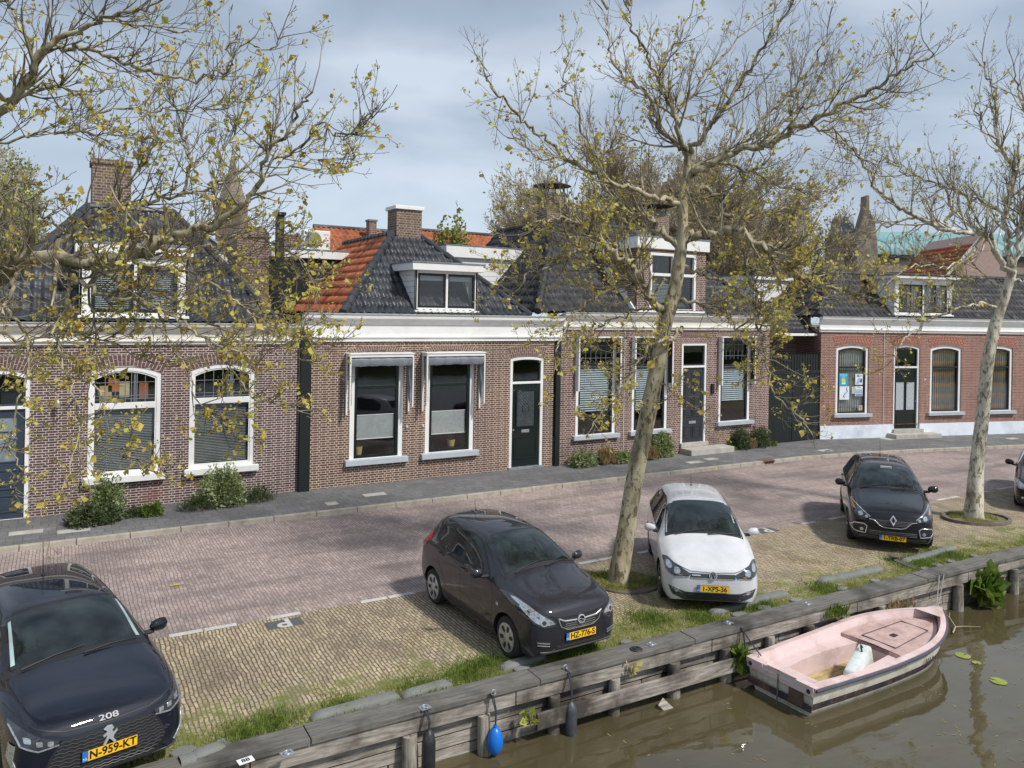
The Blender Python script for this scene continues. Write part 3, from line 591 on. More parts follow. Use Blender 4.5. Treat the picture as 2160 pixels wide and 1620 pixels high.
def cornice(house, x0, x1, zb, zt, col, yoff=0., prof=None, gutter='zinc', ends=True):
    # classic boarded cornice: architrave moulding, plain frieze, projecting gutter box
    h = zt-zb; P = prof or [(-.02, 0), (-.06, .0), (-.06, .10), (-.10, .14), (-.10, .19), (-.035, .22), (-.035, .60), (-.09, .66), (-.16, .76), (-.19, .82), (-.20, .93), (-.18, .96)]
    pts = [(a, zb+b_*h) for a, b_ in P]+[(.02, zb+.96*h), (.02, zb)]; n = len(pts)
    q = MB(); V = [(x0, p[0]+yoff, p[1]) for p in pts]+[(x1, p[0]+yoff, p[1]) for p in pts]
    q.add(V, [tuple(range(n)), tuple(range(2*n-1, n-1, -1))]+[(i, i+n, (i+1) % n+n, (i+1) % n) for i in range(n)]); o = q.build('cornice', M[col], house)
    q = MB(); q.box(x0-.01, x1+.01, -.215+yoff, -.185+yoff, zt-.045*h-.01, zt); q.box(x0-.01, x1+.01, -.185+yoff, .05+yoff, zt-.06*h, zt-.03*h); q.build('gutter', M[gutter], o, bevel=.004)
    return o
def tiles(parent, O, U, Vd, poly, mt, name='roof_slope', tw=.215, rh=.36, amp=.042):
    # a slope of real pantiles: O eave corner, U along the eave, Vd up the slope, poly convex in (u,v)
    U = Vector(U).normalized(); Vd = Vector(Vd).normalized(); Nn = U.cross(Vd).normalized()
    if Nn.z < 0: Nn = -Nn
    us = [p[0] for p in poly]; vs = [p[1] for p in poly]; u0, u1, v0, v1 = min(us), max(us), min(vs), max(vs)
    ph = np.array([0, .18, .36, .55, .75, .9]); hh = np.array([.0, .75, 1., .72, .12, -.08])*amp
    nu = int((u1-u0)/tw)+2; uu = (u0+(np.arange(nu)[:, None]+ph[None, :])*tw).ravel(); hu = np.tile(hh, nu)
    nv = int((v1-v0)/rh)+2; vv = []; hv = []
    for i in range(nv): vv += [v0+i*rh-.012, v0+i*rh+.0, v0+(i+1)*rh-.014]; hv += [.0, .036, .004]
    vv = np.array(vv); hv = np.array(hv); rg = np.random.default_rng(int(abs(O[0])*100)+nu)
    A, B = len(uu), len(vv); Hh = hu[:, None]+hv[None, :]+np.repeat(np.repeat(rg.normal(0, .0025, (nu, nv)), 6, 0), 3, 1)
    O_ = np.array(O); P = O_[None, None]+uu[:, None, None]*np.array(U)+vv[None, :, None]*np.array(Vd)+Hh[..., None]*np.array(Nn)
    ii, jj = np.meshgrid(np.arange(A-1), np.arange(B-1), indexing='ij'); i0 = (ii*B+jj).ravel(); Fq = np.stack([i0, i0+B, i0+B+1, i0+1], 1)
    o = npobj(name, P.reshape(-1, 3), Fq, mt, parent); bm = bmesh.new(); bm.from_mesh(o.data)
    c = sum((Vector((p[0], p[1], 0)) for p in poly), Vector())/len(poly)
    for k in range(len(poly)):
        a = poly[k]; b_ = poly[(k+1) % len(poly)]; pa = Vector(O)+U*a[0]+Vd*a[1]; e_ = U*(b_[0]-a[0])+Vd*(b_[1]-a[1]); n_ = e_.cross(Nn)
        cc = Vector(O)+U*c.x+Vd*c.y
        if (cc-pa).dot(n_) > 0: n_ = -n_
        bmesh.ops.bisect_plane(bm, geom=bm.verts[:]+bm.edges[:]+bm.faces[:], plane_co=pa, plane_no=n_, clear_outer=True)
    bm.normal_update(); bm.to_mesh(o.data); bm.free()
    q = MB(); q.add([tuple(Vector(O)+U*p[0]+Vd*p[1]-Nn*.03) for p in poly], [tuple(range(len(poly)))]); q.build('roof_board', M['black'], o, fix=False)
    return o
def ridge(parent, pts, mt, r=.10, name='ridge_tiles', step=.36):
    q = MB(); 
    for a, b_ in zip(pts, pts[1:]):
        a = Vector(a); b_ = Vector(b_); L = (b_-a).length; n = max(1, int(L/step)); d = (b_-a)/n
        for i in range(n):
            p = a+d*i; q.tube([p+Vector((0, 0, .03)), p+d*1.02+Vector((0, 0, .045))], [r*1.12, r*.92], 8)
    return q.build(name, mt, parent, smooth=True)
def hip_roof(parent, x0, x1, ye, ze, xr0, xr1, yr, zr, yback, mt, mt_left=None, mt_right=None, rmt=None, ctrs=True):
    # front slope plus two hipped sides
    fl = math.hypot(yr-ye, zr-ze); V = ((0, yr-ye, zr-ze))
    tiles(parent, (x0, ye, ze), (1, 0, 0), V, [(0, 0), (x1-x0, 0), (xr1-x0, fl), (xr0-x0, fl)], mt)
    if mt_left:
        w = xr0-x0; sl_ = math.hypot(w, zr-ze); D = yback-ye
        tiles(parent, (x0, yback, ze), (0, -1, 0), (w, 0, zr-ze), [(0, 0), (D, 0), (D-(yr-ye), sl_), (0, sl_)], mt_left)
    if mt_right:
        w = x1-xr1; sl_ = math.hypot(w, zr-ze); D = yback-ye
        tiles(parent, (x1, ye, ze), (0, 1, 0), (-w, 0, zr-ze), [(0, 0), (D, 0), (D, sl_), (yr-ye, sl_)], mt_right)
    rmt = rmt or mt
    ridge(parent, [(x0, ye, ze), (xr0, yr, zr)], rmt, r=.12); ridge(parent, [(xr1, yr, zr), (x1, ye, ze)], rmt)
    ridge(parent, [(xr0, yr, zr), (xr1, yr, zr)], rmt); ridge(parent, [(xr0, yr, zr), (xr0, yback, zr)], rmt)
def chimney(parent, x, y, w, d, z0, z1, cap='white', name='chimney'):
    q = MB(); q.box(x-w/2, x+w/2, y-d/2, y+d/2, z0, z1); o = q.build(name, M['brickc'], parent, bevel=.006)
    q = MB()
    if cap == 'white': q.box(x-w/2-.06, x+w/2+.06, y-d/2-.06, y+d/2+.06, z1, z1+.12); q.build('cap', M['wpaint'], o, bevel=.01)
    elif cap == 'metal':
        q.box(x-w/2-.02, x+w/2+.02, y-d/2-.02, y+d/2+.02, z1, z1+.08); q.build('cap', M['lead'], o)
        q = MB(); q.lathe([(w*.9, z1+.38), (w*.6, z1+.46), (w*.25, z1+.52), (0.03, z1+.56), (0, z1+.66)], 12, c=(x, y, 0)); 
        for sx_ in (-1, 1):
            for sy_ in (-1, 1): q.box(x+sx_*w*.4-.015, x+sx_*w*.4+.015, y+sy_*d*.35-.015, y+sy_*d*.35+.015, z1+.08, z1+.42)
        q.build('cowl', M['black'], o, smooth=False)
    else: q.box(x-w/2-.04, x+w/2+.04, y-d/2-.04, y+d/2+.04, z1, z1+.14); q.build('cap', M['brickc'], o, bevel=.01)
    return o
def dormer(parent, x0, x1, z0, z1, yf, slope, mt_cheek='wpaint', fascia=.26, over=.12, ztop_back=None, cols=('wpaint', 'black'), panes=2, fw=.09, gw=.05, roofm='lead', boards=True, zs_=None, cheekm=None):
    # flat roofed dormer; slope = (eave y, eave z, dy, dz) of the roof it stands on
    ey, ez, dy, dz = slope; d_ = lambda z: ey+(z-ez)*dy/dz
    zf = z1-fascia
    for sx_, xx in ((1, x1), (-1, x0)):
        q = MB()
        th = .05*sx_; P = [(yf, z0), (yf, zf), (d_(zf)+.3, zf), (d_(z0)+.05, z0)]
        V = [(xx, a, b_) for a, b_ in P]+[(xx-th, a, b_) for a, b_ in P]; q.add(V, [(0, 1, 2, 3), (7, 6, 5, 4), (0, 4, 5, 1), (1, 5, 6, 2), (2, 6, 7, 3), (3, 7, 4, 0)])
        ck = q.build('dormer_cheek', cheekm or M[mt_cheek], parent)
    if boards:
        q = MB(); z = z0+.16
        while z < zf:
            for xx, s_ in ((x0-.004, -1), (x1+.004, 1)): q.box(min(xx, xx+s_*.003), max(xx, xx+s_*.003), yf+.01, d_(z)+.1, z, z+.012)
            z += .17
        q.build('board_joints', M['slat'], ck)
    q = MB(); q.box(x0-over, x1+over, yf-over-.02, d_(z1)+.6, zf, z1-.03); q.build('fascia', M['wpaint'], ck, bevel=.006)
    q = MB(); q.box(x0-over-.02, x1+over+.02, yf-over-.04, d_(z1)+.62, z1-.03, z1+.012); q.build('flat_roof', M[roofm], ck)
    op = opening(x0+.0, x1-.0, z0, zf, zf); 
    fr, s2 = window(parent, [(a, b_) for a, b_ in op], None, cols[0], cols[1], fw=fw, sw=gw, y=yf, fb=.07)
    for i in range(1, panes):
        xm = x0+(x1-x0)*i/panes; bx('mullion', None, None, (xm-.035, xm+.035, yf-.005, yf+.062, z0+.06, zf-.05), M[cols[0]], parent=fr)
        for s_ in (-1, 1): bx('sash', None, None, (xm+s_*.06-.022, xm+s_*.06+.022, yf+.02, yf+.06, z0+.08, zf-.07), M[cols[1]], parent=fr)
    q = MB(); q.add([(x0+.02, yf+.9, z0), (x1-.02, yf+.9, z0), (x1-.02, yf+.9, zf), (x0+.02, yf+.9, zf)], [(0, 1, 2, 3)]); q.build('room', M['inter'], fr, fix=False)
    q = MB(); q.box(x0-.03, x1+.03, yf-.09, yf+.05, z0-.06, z0); q.build('sill', M['wpaint'], fr, bevel=.005)
    return ck, fr
def panel_door(parent, x0, x1, z0, z1, zt, mt_leaf, y=.07, glazed='grille', fw=.09, arch=None, ztop=None, frame_m='wpaint', letter=True, slot_m=None):
    # frame with transom light; leaf between z0 and z1, transom bar, light up to zt
    op = opening(x0, x1, z0, ztop-.001 if not arch else arch, ztop); inn = inset(op, fw, 0.0)
    inn[0] = (inn[0][0], z0+.001); inn[1] = (inn[1][0], z0+.001)
    q = MB(); q.ring(op, inn, y-.05, y+.06); fr = q.build('door_frame', M[frame_m], parent, bevel=.004); a, b_ = inn[0][0], inn[1][0]
    bx('transom', None, None, (a, b_, y-.055, y+.05, z1, z1+.07), M[frame_m], parent=fr)
    top = [p for p in inn[2:]]; lt = [(a, z1+.07), (b_, z1+.07)]+top; li = inset(lt, .05)
    q = MB(); q.ring(lt, li, y, y+.04); q.build('light_sash', mt_leaf, fr); q = MB(); q.add([(p[0], y+.03, p[1]) for p in li], [tuple(range(len(li)))]); q.build('pane', M['glass'], fr, fix=False)
    q = MB(); q.box(a+.003, b_-.003, y-.0, y+.045, z0+.01, z1-.003); leaf = q.build('door_leaf', mt_leaf, parent, bevel=.003)
    h = z1-z0; w = b_-a
    def frame_panel(xa, xb, za, zb, name='panel'):
        q = MB(); q.ring([(xa, za), (xb, za), (xb, zb), (xa, zb)], [(xa+.035, za+.035), (xb-.035, za+.035), (xb-.035, zb-.035), (xa+.035, zb-.035)], y-.018, y+.002)
        q.box(xa+.07, xb-.07, y-.010, y+.002, za+.07, zb-.07); q.build(name, mt_leaf, leaf, bevel=.005)
    if glazed == 'grille':
        xa, xb, za, zb = a+.13*w/.9, b_-.13*w/.9, z0+h*.47, z0+h*.93
        q = MB(); q.ring([(xa, za), (xb, za), (xb, zb), (xa, zb)], [(xa+.05, za+.05), (xb-.05, za+.05), (xb-.05, zb-.05), (xa+.05, zb-.05)], y-.022, y+.002); q.build('light_frame', mt_leaf, leaf, bevel=.005)
        q = MB(); q.add([(xa+.05, y-.003, za+.05), (xb-.05, y-.003, za+.05), (xb-.05, y-.003, zb-.05), (xa+.05, y-.003, zb-.05)], [(0, 1, 2, 3)]); q.build('door_pane', mat('obscured_glass', (.10, .12, .13), .15, var=.3, scale=9), leaf, fix=False)
        q = MB(); xa += .05; xb -= .05; za += .05; zb -= .05; s_ = .105; k = int((xb-xa+zb-za)/s_)+1
        for i in range(k):
            for sg in (1, -1):
                c = i*s_; P = []
                # lines x+z=c or x-z=c clipped in the rectangle
                W1 = xb-xa; H1 = zb-za
                if sg == 1: p0 = (min(c, W1), max(0, c-W1)); p1 = (max(0, c-H1), min(c, H1))
                else: p0 = (W1-min(c, W1), max(0, c-W1)); p1 = (W1-max(0, c-H1), min(c, H1))
                if abs(p0[0]-p1[0]) > .02: q.tube([(xa+p0[0], y-.012, za+p0[1]), (xa+p1[0], y-.012, za+p1[1])], .006, 4)
        q.tube([((xa+xb)/2+.12*math.cos(t_), y-.016, (za+zb)/2+.17*math.sin(t_)) for t_ in [i*math.pi/8 for i in range(17)]], .008, 4)
        q.build('grille', M['black'], leaf)
        frame_panel(a+.1, b_-.1, z0+.1*h, z0+.36*h)
        q = MB(); q.box((a+b_)/2-.14, (a+b_)/2+.14, y-.012, y+.001, z0+.41*h, z0+.445*h); q.build('letterbox', M['steel'], leaf, bevel=.003)
    elif glazed == 'twin':
        cx = (a+b_)/2
        for xa, xb in ((a+.07, cx-.03), (cx+.03, b_-.07)):
            za, zb = z0+.30*h, z0+.78*h
            q = MB(); q.ring([(xa, za), (xb, za), (xb, zb), (xa, zb)], [(xa+.03, za+.03), (xb-.03, za+.03), (xb-.03, zb-.03), (xa+.03, zb-.03)], y-.018, y+.002); q.build('light_frame', mt_leaf, leaf, bevel=.004)
            q = MB(); q.add([(xa+.03, y-.003, za+.03), (xb-.03, y-.003, za+.03), (xb-.03, y-.003, zb-.03), (xa+.03, y-.003, zb-.03)], [(0, 1, 2, 3)]); q.build('door_pane', mat('frosted_glass', (.42, .45, .48), .25, var=.35, scale=22), leaf, fix=False)
        frame_panel(a+.08, b_-.08, z0+.05*h, z0+.25*h); frame_panel(a+.08, b_-.08, z0+.82*h, z0+.97*h)
    elif glazed == 'plain':
        cx = (a+b_)/2
        frame_panel(a+.10, cx-.02, z0+.34*h, z0+.94*h); frame_panel(cx+.02, b_-.10, z0+.34*h, z0+.94*h); frame_panel(a+.10, cx-.02, z0+.06*h, z0+.22*h); frame_panel(cx+.02, b_-.10, z0+.06*h, z0+.22*h)
        q = MB(); q.box(cx-.16, cx+.16, y-.014, y+.001, z0+.25*h, z0+.285*h); q.build('letterbox', M['steel'], leaf, bevel=.003)
    else:
        za, zb = z0+.52*h, z0+.93*h; q = MB(); q.add([(a+.15, y-.003, za), (b_-.15, y-.003, za), (b_-.15, y-.003, zb), (a+.15, y-.003, zb)], [(0, 1, 2, 3)]); q.build('door_pane', mat('net_behind_glass', (.20, .24, .27), .2, var=.3, scale=8), leaf, fix=False)
        q = MB()
        for i in (0, 1, 2, 3): zz = za+(zb-za)*i/3; q.box(a+.13, b_-.13, y-.014, y+.001, zz-.015, zz+.015)
        for i in (0, 1, 2): xx = a+.15+(b_-a-.3)*i/2; q.box(xx-.015, xx+.015, y-.013, y+.001, za, zb)
        q.build('glazing_bars', mt_leaf, leaf); frame_panel(a+.12, b_-.12, z0+.06*h, z0+.22*h); frame_panel(a+.12, b_-.12, z0+.27*h, z0+.45*h)
    s_ = -1 if glazed in ('grille',) else 1; xx = (a+.06) if s_ < 0 else (b_-.06)
    q = MB(); q.lathe([(0, -.05), (.022, -.05), (.028, -.035), (.012, -.02), (.012, .0)], 10, axis='y', c=(xx, y, z0+.45*h)); q.build('door_knob', M['steel'], leaf, smooth=True)
    return fr, leaf
def gutterpipe(parent, x, z0, z1, w, mt, y=-.10, name='downpipe_board'):
    q = MB(); q.box(x-w/2, x+w/2, y, .0, z0, z1); return q.build(name, mt, parent, bevel=.004)

# ---- house 1: purple brown brick, white mortar
h1 = thing('house', 'purple brown brick house at the left with two tall white framed arched windows', 'house', (0, YF, 0))
HX0 = -6.5; HX1 = 5.53
dop = opening(-1.75, -.56, .10, 3.36, 3.47); wA = opening(.60, 2.17, .90, 3.33, 3.50); wB = opening(2.82, 4.39, .92, 3.36, 3.52)
wall_mesh(h1, [(HX0, 0), (HX1, 0), (HX1, 4.1), (HX0, 4.1)], [dop, wA, wB], M['brick1'])
for x0, x1 in ((-1.75, -.56), (.60, 2.17), (2.82, 4.39)): arch_bricks(h1, x0-.03, x1+.03, 3.36, 3.53, .33, M['vous1'], n=20, flare=.17)
panel_door(h1, -1.75, -.56, .10, 2.58, 3.4, M['navy'], glazed='bars', arch=3.36, ztop=3.47)
for k, op in enumerate((wA, wB)):
    zr_ = 2.56 if k == 0 else 2.60
    fr, s2 = window(h1, op, zr_, 'wpaint', 'wpaint', fw=.10, sw=.035, sill=(.11, .15, .14, 'wpaint'), railw=.15, rail_m='wpaint', fb=.07, y=.02)
    x0, x1 = s2[0][0], s2[1][0]
    blind(h1, x0+.01, x1-.01, s2[0][1]+.02, 2.5, .15, M['slat'], .040, .45)
    # stained glass in the upper light: lead lines and coloured pieces
    q = MB(); top = 3.36
    for xx in np.linspace(x0, x1, 7)[1:-1]: q.box(xx-.006, xx+.006, .058, .064, 2.63, top+.03)
    for zz in (2.72, 2.80, 3.12): q.box(x0, x1, .057, .063, zz-.006, zz+.006)
    for xx in (x0+.78, x0+.84, x0+.90): q.box(xx-.008, xx+.008, .0565, .0625, 2.63, top+.05)
    q.build('lead_lines', M['lead'], fr)
    if k == 0:
        for (a, b_, c, d, cm) in ((.10, .36, 2.74, 3.05, (.46, .36, .17)), (.28, .52, 2.9, 3.2, (.42, .17, .05)), (.52, .74, 2.76, 3.14, (.50, .44, .26)), (.1, .6, 2.65, 2.73, (.38, .33, .16)), (.95, 1.15, 2.7, 3.1, (.30, .11, .04))):
            q = MB(); q.box(x0+a, min(x0+b_, x1), .070, .073, c, d); q.build('stained_glass', mat('stained_glass_%d' % int(a*100+c*10), cm, .3, var=.1), fr)
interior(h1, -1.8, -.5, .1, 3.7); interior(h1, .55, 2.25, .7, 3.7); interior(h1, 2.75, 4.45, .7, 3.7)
cornice(h1, HX0, 5.62, 4.03, 4.56, 'cream')
gutterpipe(h1, 5.68, .0, 4.35, .29, M['dgreenm'], y=-.14)
hip_roof(h1, -1.9, 5.0, .05, 4.56, 0.6, 2.7, 2.9, 7.55, 6.5, M['tblack'], M['tred'], M['tblack'])
sl1 = (.05, 4.56, 2.85, 2.99)
_, f_ = dormer(h1, .38, 2.75, 4.72, 6.46, .12, sl1, fascia=.26, over=.10, panes=2, fw=.24, gw=.09)
for xa, xb in ((.66, 1.5), (1.64, 2.46)): blind(f_, xa, xb, 4.85, 6.1, .26, M['slatg'], .05, .5)
chimney(h1, 1.15, 3.3, .95, .9, 6.9, 8.75, cap='brick')
lamp = thing('wall_lamp', 'small grey metal wall lamp on the purple brick between door and window', 'lamp', (-.02, YF, 2.72)); MB().tube([(0, 0, .12), (0, -.14, .16), (0, -.14, .05)], .012, 6).build('arm', M['zinc'], lamp); MB().lathe([(.01, .06), (.045, .03), (.06, -.06), (.05, -.12), (0, -.13)], 12, c=(0, -.14, 0)).build('shade', M['zinc'], lamp, smooth=True)

# ---- house 2: brown brick with white awning boxes
h2 = thing('house', 'brown brick house with dark green door and an orange side to its hipped roof', 'house', (0, YF, 0))
a1 = opening(6.94, 8.52, .81, 3.62, 3.66); a2 = opening(9.20, 10.79, .82, 3.62, 3.66); d2 = opening(12.02, 13.24, .10, 3.555, 3.60)
wall_mesh(h2, [(5.84, 0), (13.62, 0), (13.62, 4.12), (5.84, 4.12)], [a1, a2, d2], M['brick2'])
for x0, x1 in ((6.94, 8.52), (9.20, 10.79)): arch_bricks(h2, x0+.02, x1-.02, 3.66, 3.84, .20, M['vous'], n=24, flare=.12)
arch_bricks(h2, 12.03, 13.22, 3.54, 3.62, .34, M['vous'], n=18, flare=.12)
for k, op in enumerate((a1, a2)):
    fr, s2 = window(h2, op, 2.80, 'wpaint', 'dgreen', fw=.14, sw=.085, sill=(.13, .15, .13, 'sill'), railw=.09, fb=.02, y=.03)
    x0, x1 = s2[0][0], s2[1][0]
    q = MB(); z = 1.36
    while z < 2.0: q.box(x0+.01, x1-.01, .13, .145, z, z+.022); z += .025
    q.build('pleated_shade', M['shade'], fr); bx('shade_rail', None, None, (x0, x1, .12, .15, 1.335, 1.36), M['wpaint'], parent=fr); bx('shade_rail', None, None, (x0, x1, .12, .15, 2.0, 2.025), M['wpaint'], parent=fr)
    # awning box: white hood, side arms and folded cloth
    X0, X1 = (6.80, 8.66) if k == 0 else (9.06, 10.94); aw = thing('awning', ('left' if k == 0 else 'right')+' white awning box with folded grey cloth over the '+('window nearer the green corner board' if k == 0 else 'window beside the dark green door'), 'awning', (0, YF, 0), group='white awnings of the brown brick house')
    q = MB(); q.box(X0, X1, -.38, -.005, 3.66, 3.74); q.box(X0-.02, X1+.02, -.40, -.005, 3.74, 3.77); q.build('hood', M['wpaint'], aw, bevel=.004)
    for xx in (X0, X1-.035):
        q = MB(); q.box(xx, xx+.04, -.38, -.31, 2.25, 3.66); q.box(xx, xx+.04, -.09, -.005, 2.08, 3.66); q.build('side_rail', M['wpaint'], aw, bevel=.003)
        # cloth hanging in folds along the side
        n = 14; V = []; 
        for i in range(n+1):
            t_ = i/n; z = 3.66-1.30*t_; w_ = .30*(1-t_)+.06
            for j in range(6):
                u = j/5; V.append((xx+(.07 if xx < X0+.1 else -.05)*(.4+u*.6)+(.035*math.sin(9*u+3*t_)), -.36+u*w_*.9, z-.15*u*(1-t_)))
        q = MB(); q.add(V, [(i*6+j, i*6+j+1, (i+1)*6+j+1, (i+1)*6+j) for i in range(n) for j in range(5)]); q.build('side_cloth', M['fabric'], aw, smooth=True, fix=False)
    n = 26; V = []
    for i in range(n+1):
        x = X0+.04+(X1-X0-.08)*i/n; sg = .02*math.sin(i*1.1)+.012*math.sin(i*2.7); e_ = abs(2*i/n-1)
        for j, (yy, zz) in enumerate(((-.30, 3.67), (-.375, 3.60), (-.37, 3.50), (-.32, 3.42-.02*e_), (-.20, 3.46), (-.05, 3.54))): V.append((x, yy+sg*.5, zz+sg*.3*(j > 1)))
    q = MB(); q.add(V, [(i*6+j, (i+1)*6+j, (i+1)*6+j+1, i*6+j+1) for i in range(n) for j in range(5)]); q.build('cloth', M['fabric'], aw, smooth=True, fix=False)
panel_door(h2, 12.02, 13.24, .16, 2.74, 3.5, M['dgreen'], glazed='grille', arch=3.555, ztop=3.60, fw=.10)
bx('threshold', None, None, (11.99, 13.26, -.05, .1, .09, .165), M['lead'], parent=h2)
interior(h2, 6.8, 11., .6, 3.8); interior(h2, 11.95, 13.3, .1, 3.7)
cornice(h2, 5.58, 13.90, 4.08, 4.86, 'wpaint')
gutterpipe(h2, 13.73, .1, 4.08, .17, M['dgreenm'], y=-.10)
hip_roof(h2, 6.72, 12.75, .05, 4.84, 9.25, 10.15, 2.95, 7.40, 8.0, M['tblack'], M['tred'], M['tblack'])
sl2 = (.05, 4.84, 2.9, 2.56)
_, f_ = dormer(h2, 8.88, 10.90, 4.98, 6.38, .15, sl2, fascia=.24, over=.16, panes=2, fw=.08, gw=.07)
for xa, xb in ((8.98, 9.82), (9.96, 10.8)): bx('roller_blind', None, None, (xa, xb, .28, .29, 5.85, 6.12), M['slatg'], parent=f_)
q = MB(); q.add([(10.78, .33, 5.1), (10.84, .33, 5.1), (10.84, .33, 6.1), (10.5, .33, 6.1)], [(0, 1, 2, 3)]); q.build('curtain', M['net'], f_, fix=False)
chimney(h2, 9.75, 3.2, .88, .8, 7.0, 8.22)
text('house_number', '7', .20, M['zinc'], h2, (11.30, -.012, 2.62), (math.pi/2, 0, 0), ext=.006)
for px_, py_ in ((858, 901), (892, 899)):
    c = onY(px_, py_, YF-.02); q = MB(); q.tube([(c.x, -.02, c.z-.05), (c.x, -.06, c.z), (c.x, -.02, c.z+.05)], .012, 6); q.lathe([(0, -.04), (.022, -.04), (.022, 0)], 8, axis='y', c=(c.x, 0, c.z)); q.build('awning_hook', M['wpaint'], h2)
# things in the windows
def potplant(px, py, r, h, lab, seed):
    c = onY(px, py, YF+.28); t_ = thing('pot_plant', lab, 'pot plant', (c.x, c.y, c.z)); MB().lathe([(0, 0), (r*.75, 0), (r, h), (r*.9, h), (r*.8, h*.9), (0, h*.9)], 20).build('pot', M['pot'], t_, smooth=True)
    rg = np.random.default_rng(seed); V = []; Fq = []
    for i in range(60):
        a = rg.uniform(0, 6.28); l = rg.uniform(.08, .2); d = np.array([math.cos(a)*.6, math.sin(a)*.3, 1.]); p0 = np.array([rg.normal(0, .02), rg.normal(0, .02), h*.9]); p1 = p0+d*l; s_ = np.array([-math.sin(a), math.cos(a), 0])*.012
        b0 = len(V); V += [p0-s_*.3, p0+s_*.3, p1+s_, p1-s_]; Fq.append((b0, b0+1, b0+2, b0+3))
    npobj('foliage', V, Fq, M['leafdk'], t_)
potplant(1190/3.6+620, 1082/3.6+640, .13, .19, 'ochre flower pot with a small plant behind the window next to the dark green door', 1)
potplant(485/3.6+620, 1145/3.6+640, .13, .22, 'yellow pot with a plant behind the left awning window', 2)

# ---- house 3: rose brown brick, gabled dormer
h3 = thing('house', 'rose brown brick house with dark grey door behind the middle plane tree', 'house', (0, YF, 0))
w1 = opening(14.48, 16.10, .99, 4.15, 4.15); w2 = opening(16.78, 18.36, 1.0, 4.17, 4.17); d3 = opening(18.98, 20.18, .30, 3.98, 3.98); w3 = opening(20.78, 22.38, 1.09, 4.17, 4.17)
wall_mesh(h3, [(13.84, 0), (23.38, 0), (23.38, 4.55), (13.84, 4.55)], [w1, w2, d3, w3], M['brick3'])
for x0, x1 in ((14.48, 16.10), (16.78, 18.36), (18.98, 20.18), (20.78, 22.38)): arch_bricks(h3, x0, x1, 4.17, 4.19, .24, M['vous'], n=26, flare=.10)
for k, op in enumerate((w1, w2, w3)):
    fr, s2 = window(h3, op, 3.30 if k == 0 else 3.24 if k == 1 else 3.14, 'wpaint', 'black', fw=.12, sw=.075, sill=(.12, .13, .13, 'sill'), railw=.08, fb=.02, y=.03)
    x0, x1 = s2[0][0], s2[1][0]; blind(fr, x0, x1, [1.75, 1.7, 1.85][k], 3.2 if k < 2 else 3.08, .15, M['slatg'], .075, .75)
    q = MB()
    for xx in np.linspace(x0, x1, 7)[1:-1]: q.box(xx-.006, xx+.006, .06, .066, 3.36, 4.05)
    for zz in (3.5, 3.9): q.box(x0, x1, .059, .065, zz-.006, zz+.006)
    q.build('lead_lines', M['lead'], fr)
    X0, X1 = x0-.24, x1+.26; aw = thing('awning', ['awning box on the window nearest the dark green corner board of the rose brown house', 'awning box on the window behind the middle trunk', 'awning box over the window between grey door and green gate'][k], 'awning', (0, YF, 0), group='awnings of the rose brown house')
    q = MB(); q.box(X0-.04, X1+.04, -.22, -.005, 4.17, 4.21); q.build('hood', M['wpaint'], aw, bevel=.004)
    q = MB(); q.box(X0+.02, X1-.02, -.19, -.03, 4.02, 4.17); q.build('cloth', M['black'], aw, bevel=.03)
    for xx in (X0, X1-.05): q = MB(); q.box(xx, xx+.05, -.20, -.005, 2.45, 4.17); q.build('side_rail', M['wpaint'], aw, bevel=.003)
    for xx in (X0+.052, X1-.075): q = MB(); q.box(xx, xx+.022, -.18, -.02, 2.6, 4.1); q.build('side_cloth', M['black'], aw, bevel=.003)
panel_door(h3, 18.98, 20.18, .44, 3.10, 3.9, M['dgrey'], glazed='plain', ztop=3.98)
bx('step', None, None, (18.95, 20.25, -.08, .1, .30, .445), M['stone'], parent=h3, bev=.01)
bx('step', None, None, (18.93, 20.98, -.62, -.002, .09, .295), M['stone'], parent=h3, bev=.015)
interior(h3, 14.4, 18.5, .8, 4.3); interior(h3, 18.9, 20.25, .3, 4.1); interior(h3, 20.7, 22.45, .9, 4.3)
cornice(h3, 13.92, 23.30, 4.44, 5.00, 'cream')
hip_roof(h3, 13.0, 23.45, .05, 4.98, 15.9, 20.4, 3.6, 8.3, 8.0, M['tblack4'], M['tblack4'], M['tblack4'])
sl3 = (.05, 4.98, 3.55, 3.32)
ck, f_ = dormer(h3, 16.95, 20.05, 5.10, 7.65, .05, sl3, fascia=.42, over=.10, panes=1, boards=False, fw=.10, gw=.05, cheekm=M['brick3'])
gf = wall_mesh(h3, [(16.93, 5.0), (20.07, 5.0), (20.07, 7.24), (16.93, 7.24)], [opening(17.55, 19.5, 5.15, 7.0, 7.0)], M['brick3'], name='dormer_front', y=.03, depth=.08)
bx('mullion', None, None, (18.48, 18.60, -.01, .1, 5.12, 7.0), M['wpaint'], parent=gf); bx('mullion', None, None, (17.53, 19.52, -.012, .1, 6.30, 6.40), M['wpaint'], parent=gf); bx('surround', None, None, (17.47, 17.57, .0, .1, 5.12, 7.08), M['wpaint'], parent=gf); bx('surround', None, None, (19.48, 19.58, .0, .1, 5.12, 7.08), M['wpaint'], parent=gf); bx('surround', None, None, (17.47, 19.58, -.003, .1, 7.0, 7.1), M['wpaint'], parent=gf)
blind(gf, 17.6, 18.48, 5.2, 6.0, .12, M['slat'], .05, .5)
